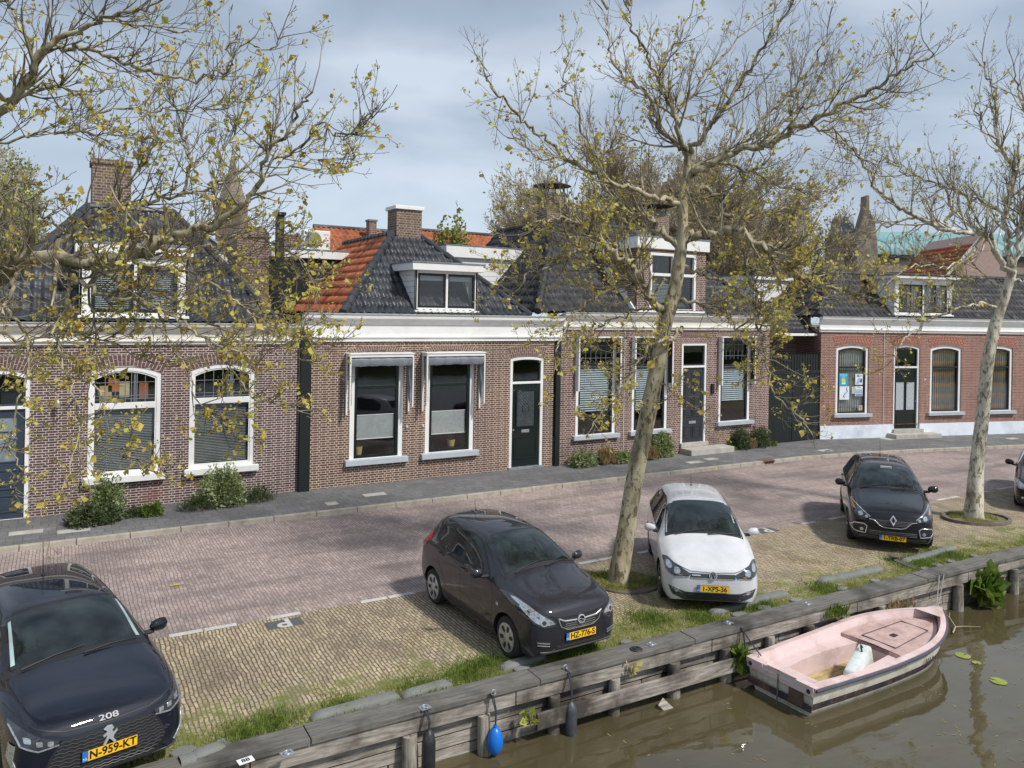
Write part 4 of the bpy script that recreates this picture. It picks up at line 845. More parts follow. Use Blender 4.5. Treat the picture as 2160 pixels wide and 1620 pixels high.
# white verge board up the cheek of the dormer
q = MB(); q.add([(16.76, -.14, 5.08), (16.76, .08, 5.02), (16.76, 2.72, 7.5), (16.76, 2.50, 7.56), (16.94, -.10, 5.06), (16.94, .08, 5.02), (16.94, 2.72, 7.5), (16.94, 2.54, 7.54)], [(0, 1, 2, 3), (7, 6, 5, 4), (0, 4, 5, 1), (1, 5, 6, 2), (2, 6, 7, 3), (3, 7, 4, 0)]); q.build('verge_board', M['wpaint'], h3)
chimney(h3, 16.0, 4.0, .82, .8, 7.7, 9.35, cap='metal'); chimney(h3, 21.0, 4.0, .9, .8, 7.7, 9.0, cap='metal')
sq = MB(); sq.box(20.38, 20.5, -.06, 0, 2.15, 2.5); sq.build('wall_lamp', M['black'], h3)
# thin white pipe on the facade
MB().tube([(16.42, -.02, .1), (16.42, -.02, 4.44)], .012, 6).build('cable', M['cream'], h3)

# ---- gate between the houses
gt = thing('gate', 'tall dark green boarded gate with pointed pickets between the rose brown and the red house', 'gate', (0, YF+.05, 0))
MB().box(23.42, 24.72, 0, .05, .12, 2.75).build('door_panel', M['dgreenm'], gt); MB().box(24.74, 25.20, -.01, .04, .14, 2.75).build('middle_panel', M['dgreenm'], gt); MB().box(25.22, 26.35, 0, .05, .12, 2.75).build('door_panel', M['dgreenm'], gt)
q = MB()
for x in np.arange(23.5, 26.3, .14): q.box(x, x+.012, -.004, .0, .15, 2.7)
q.build('board_joints', M['black'], gt)
q = MB()
for z in np.arange(.4, 2.6, .25): q.box(24.76, 25.18, -.016, -.01, z, z+.02)
q.build('board_joints', M['black'], gt)
q = MB(); q.box(23.4, 26.35, -.04, .08, 2.75, 2.86); q.build('rail', M['dgreenm'], gt, bevel=.005)
q = MB()
for x in np.arange(23.45, 26.3, .155): q.prism([(x, 2.86), (x+.115, 2.86), (x+.115, 3.45), (x+.057, 3.56), (x, 3.45)], 0, .025)
q.build('picket', M['dgreenm'], gt); gt.children[-1]['kind'] = 'stuff'
ps = thing('passage', 'low tiled passage roof above the dark green gate with a white edged gutter', 'passage roof', (0, YF, 0))
tiles(ps, (23.3, .3, 4.30), (1, 0, 0), (0, 2.0, 1.1), [(0, 0), (3.4, 0), (3.4, 2.3), (0, 2.3)], M['tblack4'])
MB().box(23.4, 26.3, .18, .32, 4.22, 4.32).build('gutter', M['wpaint'], ps, bevel=.01)
MB().box(23.42, 26.3, 1.2, 1.3, .1, 4.3).build('back_wall', M['brickc'], ps); MB().box(23.3, 26.9, 2.2, 5, 4.3, 5.6).build('roof_block', M['tblack4'], ps)

# ---- house 4: red brick, turned with the bend
h4 = thing('house', 'red brick house with a white plinth and arched windows at the bend of the street', 'house', (26.35, YF, 0), R(-14.7))
W1_ = opening(.68, 2.24, 1.09, 3.77, 3.88); D4 = opening(3.46, 4.76, .42, 3.79, 3.89); W2_ = opening(5.28, 6.88, 1.09, 3.77, 3.88); W3_ = opening(8.10, 9.60, 1.10, 3.77, 3.88); D5 = opening(10.9, 12.1, .42, 3.79, 3.89)
wall_mesh(h4, [(0, .62), (14, .62), (14, 4.42), (0, 4.42)], [W1_, D4, W2_, W3_, D5] if False else [W1_, [(3.46, .621)]+[(4.76, .621)]+D4[2:], W2_, W3_, [(10.9, .621)]+[(12.1, .621)]+D5[2:]], M['brick4'])
MB().box(-.04, 0, 0, 8, 0, 4.5).build('side_wall', M['brick4'], h4)
for a, b_ in ((-.03, 3.46), (4.76, 10.9), (12.1, 14)): MB().box(a, b_, -.03, .14, 0, .63).build('plinth', M['plinth'], h4, bevel=.006)
for x0, x1 in ((.68, 2.24), (3.46, 4.76), (5.28, 6.88), (8.10, 9.60), (10.9, 12.1)): arch_bricks(h4, x0-.04, x1+.04, 3.80, 3.91, .42, M['vous4'], n=24, flare=.16)
for k, op in enumerate((W1_, W2_, W3_)):
    fr, s2 = window(h4, op, 2.97, 'wpaint', 'black', fw=.12, sw=.06, sill=(.13, .13, .12, 'sill'), railw=.07, fb=.02, y=.04)
    x0, x1 = s2[0][0], s2[1][0]
    if k == 0: curtain(fr, x0, x1, 1.12, 3.8, .17, M['net'])
    else: curtain(fr, x0, x1, 1.12, 3.8, .17, M['plaid'])
    if k == 0:
        def poster(xa, xb, za, zb, cm, lab, lines):
            c_ = thing('poster', lab, 'poster', (0, 0, 0)); 
            c_.matrix_world = Matrix.Translation((26.35, YF, 0)) @ Matrix.Rotation(R(-14.7), 4, 'Z')
            MB().box(xa, xb, .070, .074, za, zb).build('sheet', cm, c_)
            for (s_, sz, zz, col_) in lines: text('lettering', s_, sz, col_, c_, ((xa+xb)/2, .0685, zz), (math.pi/2, 0, 0), ext=.0008)
            return c_
        cy = mat('cyan_paper', (.02, .38, .58), .5); wp = mat('white_paper', (.72, .76, .80), .5); bl = mat('blue_ink', (.05, .14, .40), .5); yl = mat('yellow_ink', (.75, .6, .1), .5); gy = mat('pale_grey_ink', (.40, .47, .58), .5)
        p1 = poster(.90, 1.30, 2.22, 2.72, cy, 'bright cyan poster at the upper left of the shop like window', [('ENERGIE', .09, 2.66, wp), ('LABEL', .07, 2.58, wp)])
        MB().lathe([(0, .066), (.09, .066), (.09, .0695)], 16, axis='y', c=(1.10, 0, 2.44)).build('drawing', yl, p1); MB().prism([(1.02, 2.28), (1.18, 2.28), (1.20, 2.35), (1.0, 2.35)], .066, .0695).build('drawing', wp, p1)
        p2 = poster(.92, 1.38, 1.66, 2.20, wp, 'white poster with a thin blue figure, lower left in the window', [])
        MB().tube([(1.24, .066, 2.15), (1.28, .066, 2.0), (1.16, .066, 1.88), (1.10, .066, 1.80), (1.17, .066, 1.76)], .014, 6).build('drawing', bl, p2)
        p3 = poster(1.66, 2.02, 2.26, 2.70, wp, 'white and blue poster reading FKS at the upper right of the window', [('FKS', .14, 2.63, bl)])
        MB().prism([(1.70, 2.30), (1.84, 2.30), (1.90, 2.54), (1.80, 2.54)], .066, .0695).build('drawing', gy, p3); MB().prism([(1.86, 2.36), (1.98, 2.34), (1.99, 2.5), (1.92, 2.52)], .066, .0695).build('drawing', bl, p3)
        p4 = poster(1.66, 2.02, 1.80, 2.20, wp, 'pale blue poster below the one reading FKS', [('FKS', .11, 2.15, bl)])
        MB().box(1.68, 2.0, .066, .0695, 1.90, 2.08).build('drawing', gy, p4); MB().box(1.68, 2.0, .066, .0695, 1.82, 1.87).build('drawing', bl, p4)
        poster(1.50, 1.64, 1.90, 2.18, mat('cream_paper', (.55, .58, .48), .5), 'small cream note between the posters', [('info', .05, 2.1, bl)])
        poster(1.84, 2.02, 1.22, 1.42, mat('buff_paper', (.50, .42, .28), .5), 'small buff card with a dark mark low in the window', [('X', .14, 1.32, M['black'])])
        q = MB(); q.ring([(1.56, 1.2), (1.76, 1.2), (1.76, 1.32), (1.56, 1.32)], [(1.58, 1.22), (1.74, 1.22), (1.74, 1.30), (1.58, 1.30)], .066, .072); o = q.build('card_frame', M['black']); o.matrix_world = Matrix.Translation((26.35, YF, 0)) @ Matrix.Rotation(R(-14.7), 4, 'Z'); tag(o, 'tiny black framed card low in the poster window', 'card')
panel_door(h4, 3.46, 4.76, .42, 2.93, 3.8, M['dgreen'], glazed='twin', arch=3.79, ztop=3.89, y=.09)
panel_door(h4, 10.9, 12.1, .42, 2.93, 3.8, M['dgreen'], glazed='twin', arch=3.79, ztop=3.89, y=.09)
bx('step', None, None, (3.42, 4.90, -.12, .12, .28, .425), M['stone'], parent=h4, bev=.01); bx('step', None, None, (3.15, 5.40, -.55, -.002, .09, .28), M['stone'], parent=h4, bev=.015)
bx('step', None, None, (10.8, 12.2, -.5, .12, .09, .42), M['stone'], parent=h4, bev=.01)
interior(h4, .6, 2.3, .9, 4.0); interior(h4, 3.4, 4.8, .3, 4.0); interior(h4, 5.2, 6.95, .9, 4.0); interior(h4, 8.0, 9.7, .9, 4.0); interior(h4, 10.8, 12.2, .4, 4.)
cornice(h4, -.12, 14, 4.39, 5.02, 'wpaint')
fl = math.hypot(1.95, 1.85)
tiles(h4, (-.1, .05, 5.0), (1, 0, 0), (0, 1.95, 1.85), [(0, 0), (14, 0), (14, fl), (1.95, fl)], M['tblack4'])
tiles(h4, (-.1, 8, 5.0), (0, -1, 0), (1.95, 0, 1.85), [(0, 0), (7.95, 0), (6.0, fl), (0, fl)], M['tblack4'])
MB().box(1.8, 14, 1.9, 8, 6.74, 6.86).build('flat_roof', M['black'], h4)
ridge(h4, [(-.1, .05, 5.0), (1.85, 2.0, 6.85)], M['tblack4']); ridge(h4, [(1.85, 2.0, 6.85), (14, 2.0, 6.85)], M['tblack4'])
_, f_ = dormer(h4, 3.5, 6.42, 5.16, 6.78, .10, (.05, 5.0, 1.95, 1.85), fascia=.14, over=.22, panes=2, fw=.24, gw=.06, boards=False, roofm='black')
curtain(f_, 4.3, 4.75, 5.3, 6.45, .24, M['net']); curtain(f_, 5.1, 5.5, 5.3, 6.45, .24, M['net']); curtain(f_, 5.75, 6.15, 5.3, 6.45, .24, M['net'])
for xm in (4.35, 5.6): bx('sash', None, None, (xm-.02, xm+.02, .12, .16, 5.25, 6.5), M['black'], parent=f_)
MB().tube([(2.95, -.02, .1), (2.95, -.02, 4.4)], .013, 6).build('cable', M['cream'], h4)
text('house_number', '9', .17, M['wpaint'], h4, (5.0, -.012, 2.45), (math.pi/2, 0, 0), ext=.006)

# ------------------------------------------------------------------ buildings behind
def boxthing(name, lab, cat, px0, px1, pyt, pyb, Y, dy, mt, roof=None, rmt=None, over=.12, fasc=.0, fm='wpaint', boards=False):
    a = onY(px0, pyt, Y); c = onY(px1, pyt, Y); b_ = onY((px0+px1)/2, pyb, Y); t_ = thing(name, lab, cat, (a.x, Y, 0)); w = c.x-a.x; zt = (a.z+c.z)/2; zb = b_.z-.4
    MB().box(0, w, 0, dy, zb, zt-fasc).build('wall', mt, t_)
    if fasc: MB().box(-over, w+over, -over, dy, zt-fasc, zt).build('fascia', M[fm], t_, bevel=.01); MB().box(-over-.02, w+over+.02, -over-.02, dy, zt, zt+.03).build('flat_roof', M['lead'], t_)
    if boards:
        q = MB(); z = zb
        while z < zt-fasc: q.box(0, w, -.004, 0, z, z+.012); z += .17
        for z in np.arange(zb, zt-fasc, .17): q.box(-.004, 0, 0, dy, z, z+.012)
        q.build('board_joints', M['slat'], t_)
    return t_, a.x, w, zt
boxthing('annex', 'white boarded flat roofed annex behind the right side of the orange roof', 'annex', 945, 1098, 522, 668, 25.2, 3, M['wpaint'], fasc=.42, boards=True)
boxthing('annex', 'dark green walled annex with a white flat roof edge carrying the fan unit', 'annex', 566, 735, 528, 665, 26.6, 4, M['dgreenm'], fasc=.28)
boxthing('annex', 'plain white rendered annex behind the gate, left of the red house roof', 'annex', 1592, 1712, 585, 690, 24.6, 3, M['wpaint'], fasc=.16)
# white gable wall right of the left roof
P = [onY(x_, y_, 26.0) for x_, y_ in ((395, 668), (395, 505), (425, 492), (512, 560), (512, 668))]; t_ = thing('outbuilding', 'white rendered outbuilding with a sloping dark roof edge right of the left house', 'outbuilding', (P[0].x, 26.0, 0))
MB().prism([(p.x-P[0].x, p.z) for p in P], 0, 3).build('wall', M['wpaint'], t_)
q = MB(); q.tube([(P[2].x-P[0].x-.05, -.06, P[2].z+.05), (P[3].x-P[0].x+.1, -.06, P[3].z+.02)], .07, 4); q.build('verge', M['lead'], t_)
# brick stack and wall bits
a = onY(535, 500, 25.6); t_ = thing('brick_stack', 'broad old brick chimney stack behind the left house roof', 'chimney', (a.x, 25.6, 0)); MB().box(-.5, .5, 0, .9, 4, a.z).build('stack', M['brickc'], t_, bevel=.01); MB().prism([(-.56, a.z), (.56, a.z), (.34, a.z+.32), (-.34, a.z+.32)], -.04, .94).build('cap', M['brickc'], t_)
a = onY(591, 448, 25.9); t_ = thing('flue', 'tall dark green metal flue pipe left of the fan unit', 'flue', (a.x, 25.9, 0)); MB().box(-.12, .12, -.12, .12, 4.5, a.z).build('pipe', M['dgreenm'], t_); MB().box(-.16, .16, -.16, .16, a.z-.1, a.z).build('cowl', M['black'], t_)
a = onY(614, 496, 28.2); c = onY(640, 530, 28.2); boxthing('wall_stub', 'crumbling pale brick wall stub left of the fan unit', 'wall', 600, 642, 495, 540, 28.0, .4, M['brickc'])
# fan unit
a = onY(640, 525, 26.75); c = onY(697, 488, 26.75); w = c.x-a.x; hh = c.z-a.z; ac = thing('air_conditioner', 'white outdoor fan unit with a round grey grille on the flat white roof', 'air conditioner', (a.x, 26.75, a.z))
MB().box(0, w, 0, .38, 0, hh).build('casing', M['wpaint'], ac, bevel=.02)
q = MB(); q.lathe([(0, -.012), (hh*.40, -.012), (hh*.43, -.004), (hh*.43, .004)], 28, axis='y', c=(w*.36, 0, hh*.5)); fg = q.build('fan_grille', mat('grille_grey', (.22, .24, .25), .5), ac, smooth=True)
q = MB(); [q.tube([(w*.36+hh*r_*math.cos(t_), -.016, hh*.5+hh*r_*math.sin(t_)) for t_ in [i*math.pi/10 for i in range(21)]], .006, 4) for r_ in (.15, .22, .29, .36, .42)]; q.build('grille_rings', M['steel'], fg)
MB().lathe([(0, -.03), (hh*.09, -.03), (hh*.09, -.01)], 12, axis='y', c=(w*.36, 0, hh*.5)).build('fan_hub', M['wpaint'], fg)
rd = mat('red_mark', (.55, .04, .04), .5)
q = MB(); ex, ez, s_ = w*.84, hh*.55, .05
for an in (90, 210, 330):
    d = Vector((math.cos(R(an)), math.sin(R(an)))); n_ = Vector((-d.y, d.x)); c0 = Vector((ex, ez)); P = [c0, c0+d*s_+n_*s_*.55, c0+d*s_*2, c0+d*s_-n_*s_*.55]; q.prism([(p.x, p.y) for p in P], -.004, .0)
q.build('emblem', rd, ac); MB().box(ex-.09, ex+.09, -.003, 0, hh*.78, hh*.81).build('lettering', rd, ac)
MB().tube([(w*.95, -.02, -.2), (w*.95, -.02, -1.2)], .06, 8).build('pipe', M['wpaint'], ac)
# red roofs behind
def slope_thing(lab, pts, Y, dy, dz, mt, name='rear_house', cat='house'):
    a = onY(*pts[0], Y); c = onY(*pts[1], Y); L = c.x-a.x; t_ = thing(name, lab, cat, (a.x, Y, 0)); fl = math.hypot(dy, dz)
    tiles(t_, (0, 0, a.z), (1, 0, 0), (0, dy, dz), [(0, 0), (L, 0), (L, fl), (0, fl)], mt); MB().box(.1, L-.1, .1, dy, 2, a.z).build('wall', M['brickc'], t_); ridge(t_, [(0, dy, a.z+dz), (L, dy, a.z+dz)], M['tblack4'])
    return t_
slope_thing('rear house with a low orange tiled roof left of the brick chimney', ((690, 530), (860, 528)), 30., 2., 1.1, M['tred'])
slope_thing('rear house with an orange tiled roof between brick chimney and plane tree', ((905, 520), (1100, 527)), 33., 2., .9, M['tred'])
a = onY(787, 467, 31.); t_ = thing('brick_pillar', 'slim brown brick chimney pillar beyond the orange roof', 'chimney', (a.x, 31., 0)); MB().box(-.16, .16, 0, .4, 5, a.z).build('pillar', M['brickc'], t_, bevel=.01); MB().box(-.19, .19, -.03, .43, a.z, a.z+.08).build('cap', M['conc'], t_)
# church tower and spire at the left
a = dep(488, 520, 62); tw_ = thing('church_tower', 'distant brown church tower with a thin pointed spire behind the left plane tree', 'church tower', (a.x, a.y, 0), R(-30)); zt = dep(488, 425, 62).z; zp = dep(486, 300, 62).z
MB().box(-.95, .95, -.9, .9, 0, zt).build('tower', M['brickc'], tw_); q = MB(); q.lathe([(1.15, zt), (.75, zt+1.1), (.42, zt+2.), (.14, zt+3.6), (.03, zp)], 8); q.build('spire', M['rock'], tw_); MB().box(-1.02, 1.02, -.97, .97, zt-.25, zt+.02).build('cornice', M['rock'], tw_)
# ruined church gable and slate tower at the right
a = dep(1838, 640, 70); ch = thing('church_ruin', 'grey brown ruined church gable rising to a point beside a slate roofed tower', 'church', (a.x, a.y, 0), R(-30))
def L2(px_, py_, d=70.): p = dep(px_, py_, d); return ((px_-1838)/1650.*d, p.z)
q = MB(); q.prism([L2(x_, y_) for x_, y_ in ((1800, 640), (1800, 505), (1806, 480), (1817, 440), (1818, 414), (1823, 414), (1824, 445), (1836, 470), (1840, 500), (1843, 530), (1845, 640))], -.6, .6); q.build('gable', M['rock'], ch)
q = MB(); q.prism([L2(x_, y_) for x_, y_ in ((1776, 640), (1776, 495), (1780, 487), (1813, 487), (1803, 560), (1803, 640))], .8, 4); q.build('tower', M['rock'], ch)
q = MB(); q.add([(*L2(1779, 487)[:1], .7, L2(0, 487)[1]) if 0 else (L2(1782, 500)[0], .55, L2(1782, 500)[1]), (L2(1806, 500)[0], .55, L2(1806, 500)[1]), (L2(1812, 453)[0], 1.4, L2(1812, 453)[1]), (L2(1781, 453)[0], 1.4, L2(1781, 453)[1])], [(0, 1, 2, 3)])
q.add([(L2(1782, 500)[0], .6, L2(1782, 500)[1]), (L2(1806, 500)[0], .6, L2(1806, 500)[1]), (L2(1812, 453)[0], 1.5, L2(1812, 453)[1]), (L2(1781, 453)[0], 1.5, L2(1781, 453)[1]), (L2(1782, 500)[0], 4, L2(1782, 500)[1]), (L2(1806, 500)[0], 4, L2(1806, 500)[1]), (L2(1812, 453)[0], 3, L2(1812, 453)[1]), (L2(1781, 453)[0], 3, L2(1781, 453)[1])], [(2, 3, 7, 6), (0, 3, 7, 4), (1, 2, 6, 5)])
q.build('slate_roof', mat('blue_slate', (.13, .16, .21), .5, var=.2, scale=3), ch, fix=False)
# glass vault building with masts
M['teal'] = mat('teal_glass_roof', (.17, .34, .34), .6, var=.12, scale=1.5); M['paleg'] = mat('pale_glazing', (.30, .38, .36), .3, var=.2, scale=.6)
a = dep(1842, 640, 82); gb = thing('glass_hall', 'large hall with a pale teal glass vault roof and slanting steel masts', 'hall', (a.x, a.y, 0), R(-30))
def L3(px_, py_, d=82.): p = dep(px_, py_, d); return ((px_-1842)/1650.*d, p.z)
x0, x1 = L3(1842, 0)[0], L3(2200, 0)[0]; z0 = L3(1900, 548)[1]; z1 = L3(1900, 478)[1]; z0b = L3(1900, 518)[1]
q = MB(); n = 14; V = []
for i in range(n+1):
    t_ = i/n*math.pi/2; V += [(x0, 6*(1-math.cos(t_)), z0b-1.+(z1-z0b+1.)*math.sin(t_)), (x1, 6*(1-math.cos(t_)), z0b-1.+(z1-z0b+1.)*math.sin(t_))]
q.add(V, [(2*i, 2*i+1, 2*i+3, 2*i+2) for i in range(n)]); q.add([(x0, 0, z0b-1), (x0, 12, z0b-1)]+[(x0, 6*(1-math.cos(i/n*math.pi/2)), z0b-1.+(z1-z0b+1.)*math.sin(i/n*math.pi/2)) for i in range(n, -1, -1)], [tuple(range(n+3))][:0]); q.build('vault', M['teal'], gb, smooth=True, fix=False)
MB().box(x0, x1, -.4, 12, z0b-1.45, z0b-.98).build('roof_edge', M['black'], gb); MB().box(x0, x1, -.1, 12, z0b-2.8, z0b-1.45).build('brick_band', mat('buff_brick', (.30, .24, .20), .85), gb); MB().box(x0, x1, .2, 12, 0, z0b-2.8).build('glazing', M['paleg'], gb)
q = MB()
for i in range(9):
    xx = x0+1.5+i*1.9; q.tube([(xx+.55*math.cos(t_), -.5+t_*.0, z0b-.9+2.2*math.sin(t_)) for t_ in [k*math.pi/8 for k in range(9)]], .05, 4)
q.build('arch_trusses', M['steel'], gb)
for i, xx in enumerate(np.linspace(x0-.2, x1-3, 7)):
    q = MB(); q.tube([(xx, -.6, z0b-1), (xx+1.2, -.4, z0b+5.)], .07, 5); q.tube([(xx+1.2, -.4, z0b+5.), (xx+2.2, -.4, z0b-.5)], .025, 4); q.tube([(xx+1.2, -.4, z0b+5.), (xx+.4, -.4, z0b+1)], .025, 4); q.build('mast', M['steel'], gb)
MB().tube([(x0+1, -.4, z0b+5), (x1, -.4, z0b+5)], .02, 4).build('cable', M['steel'], gb)
# red gable house right
a = dep(2010, 640, 46); rh_ = thing('gabled_house', 'pinkish rendered gable house with a red tiled roof behind the right hand tree', 'house', (a.x, a.y, 0), R(-30))
def L4(px_, py_, d=46.): p = dep(px_, py_, d); return ((px_-2010)/1650.*d, p.z)
g0, g1, g2 = L4(2015, 560), L4(2072, 492), L4(2128, 570); q = MB(); q.prism([(g0[0], 2), g0, g1, g2, (g2[0], 2)], 0, 6); q.build('wall', mat('pink_render', (.42, .30, .26), .8, var=.12), rh_)
d_ = Vector((g1[0]-g0[0], 0, g1[1]-g0[1])); l_ = d_.length; tiles(rh_, (g0[0]-.9, 6, g0[1]-.9*d_.z/d_.x), (0, -1, 0), d_, [(0, 0), (6.2, 0), (6.2, l_*1.25), (0, l_*1.25)], M['tred'])
MB().tube([(g0[0]-1.2, -.25, g0[1]-1.25), (g1[0], -.25, g1[1]+.05)], .09, 4).build('verge', M['cream'], rh_)
a = dep(1800, 590, 60); boxthing('rear_house', 'dark slate roofed rear building in front of the church ruin', 'building', 1770, 1845, 556, 640, 60., 4, mat('dark_slate', (.09, .085, .09), .6))
# a long low block closing the gaps on the ground behind
# ------------------------------------------------------------------ cars
def paint(name, col, metal=.0, rough=.35, flake=0.):
    m, t, p, N, L = newmat(name); p.inputs['Base Color'].default_value = (*col, 1); p.inputs['Metallic'].default_value = metal; p.inputs['Roughness'].default_value = rough; p.inputs['Specular IOR Level'].default_value = .15; p.inputs['Coat Weight'].default_value = 1.; p.inputs['Coat Roughness'].default_value = .02; p.inputs['Coat IOR'].default_value = 1.5
    tc = N.new('ShaderNodeTexCoord').outputs['Object']; n = noise(N, L, 3., 5, .6, tc); c = ramp(N, L, n, [(.3, tuple(q*.9 for q in col)), (.7, tuple(min(1, q*1.08) for q in col))]); L.new(c, p.inputs['Base Color']); return m
M['pnavy'] = paint('blue_black_car_paint', (.005, .008, .018), .0, .5); M['pgrey'] = paint('charcoal_car_paint', (.024, .024, .031), .25, .5); M['pwhite'] = paint('white_car_paint', (.62, .63, .65)); M['pblack'] = paint('black_car_paint', (.006, .0065, .010), .0)
def carglass():
    m, t, p, N, L = newmat('car_window_glass'); tc = N.new('ShaderNodeTexCoord').outputs['Object']; L.new(ramp(N, L, noise(N, L, 2.2, 3, .5, tc), [(.4, (.008, .012, .013)), (.75, (.035, .05, .053))]), p.inputs['Base Color']); p.inputs['Roughness'].default_value = .02; p.inputs['IOR'].default_value = 1.55; return m
M['cglass'] = carglass()
M['plastic'] = mat('black_plastic', (.018, .018, .02), .55, var=.15); M['dplas'] = mat('dark_grey_plastic', (.05, .052, .056), .5, var=.12); M['chrome'] = mat('chrome', (.74, .75, .77), .2, metal=.75, var=.02); M['silver'] = mat('silver_wheel_paint', (.50, .50, .50), .32, metal=.6, var=.08, dirt=(.25, .24, .22), dscale=9)
M['silverd'] = mat('dark_satin_trim', (.16, .165, .17), .35, metal=.4); M['tyre'] = mat('tyre_rubber', (.022, .022, .022), .8, var=.25, scale=9); M['lamp'] = mat('headlamp_reflector', (.50, .53, .56), .15, metal=.6, var=.45, scale=34); M['lampd'] = mat('headlamp_housing', (.035, .037, .042), .12, var=.3, scale=12, coat=1.); M['ambr'] = mat('amber_lens', (.55, .22, .08), .2); M['tail'] = mat('red_tail_lens', (.42, .012, .015), .12, coat=1.)
M['plate'] = mat('yellow_plate', (.86, .50, .015), .45, var=.02); M['pblue'] = mat('plate_blue', (.02, .16, .55), .45, var=.02); M['seat'] = mat('seat_cloth', (.05, .05, .055), .9)
def skin(P):
    # P['st']: stations (x, zb, w, zsh, wsh, wt, zr, zt, xo)
    rows = []
    for (x, zb, w, zsh, wsh, wt, zr, zt, xo) in P['st']:
        zm = (zb+zsh)/2
        half = [(.5*w, zb-.0, 0), (.90*w, zb, 0), (.985*w, zb+.13, 0), (w, zm+.03, 0), (wsh, zsh, 0), (wsh+(wt-wsh)*.16, zsh+(zr-zsh)*.16+.004, 0), (wt, zr, xo*.45), (.55*wt, zt-.006, xo*.85), (0, zt, xo)]
        rows.append([(-x+o, y, z) for y, z, o in half]+[(-x+o, -y, z) for y, z, o in half[-2::-1]])
    n = len(rows[0]); V = [p for r in rows for p in r]; m_ = len(rows); Fc = []
    for i in range(m_-1):
        for j in range(n): Fc.append((i*n+j, i*n+(j+1) % n, (i+1)*n+(j+1) % n, (i+1)*n+j))
    for s_, i in ((1, 0), (-1, m_-1)):
        r = rows[i]; zc = sum(p[2] for p in r)/n; k = len(V); bl = P.get('nose', .05) if s_ > 0 else .04; xm = sum(p[0] for p in r)/n
        V += [(p[0]*.3+(xm)*.7+s_*bl, p[1]*.6, zc+(p[2]-zc)*.66) for p in r]
        for j in range(n):
            f = (i*n+j, i*n+(j+1) % n, k+(j+1) % n, k+j); Fc.append(f)
        Fc.append(tuple(k+j for j in range(n)))
    me = bpy.data.meshes.new('cage'); me.from_pydata(V, [], Fc); bm = bmesh.new(); bm.from_mesh(me); bmesh.ops.recalc_face_normals(bm, faces=bm.faces); bm.to_mesh(me); bm.free()
    at_ = me.attributes.new('crease_edge', 'FLOAT', 'EDGE'); 
    for e_ in me.edges:
        a, b_ = e_.vertices; c = 0.
        if a < m_*n and b_ < m_*n:
            if abs(a-b_) == n and (a % n) in (1, n-2): c = .6
            if abs(a-b_) == n and (a % n) in (4, n-5): c = .35
            if abs(a-b_) == n and (a % n) in (6, n-7): c = .25
        at_.data[e_.index].value = c
    o = bpy.data.objects.new('cage', me); COL.objects.link(o); md = o.modifiers.new('s', 'SUBSURF'); md.levels = 3; md.render_levels = 3
    bpy.context.view_layer.update(); m2 = bpy.data.meshes.new_from_object(o.evaluated_get(bpy.context.evaluated_depsgraph_get())); bpy.data.objects.remove(o); return m2
DIRS = {'F': (Vector((-1, 0, 0)), lambda a, b: Vector((1., a, b))), 'R': (Vector((1, 0, 0)), lambda a, b: Vector((-6., a, b))), 'T': (Vector((0, 0, -1)), lambda a, b: Vector((-b, a, 3.))), 'S-': (Vector((0, 1, 0)), lambda a, b: Vector((-a, -2., b))), 'S+': (Vector((0, -1, 0)), lambda a, b: Vector((-a, 2., b)))}
def smoothpoly(P, r=.25, k=4):
    out_ = []; n = len(P)
    for i in range(n):
        p = Vector(P[i]); a = Vector(P[i-1]); c = Vector(P[(i+1) % n]); da = (a-p)*min(r, .49); dc = (c-p)*min(r, .49)
        m_ = min(da.length, dc.length, .12); da = da.normalized()*m_ if da.length > 0 else da; dc = dc.normalized()*m_ if dc.length > 0 else dc
        for j in range(k+1):
            t_ = j/k; out_.append(tuple((p+da)*(1-t_)**2+p*2*t_*(1-t_)+(p+dc)*t_*t_))
    return out_
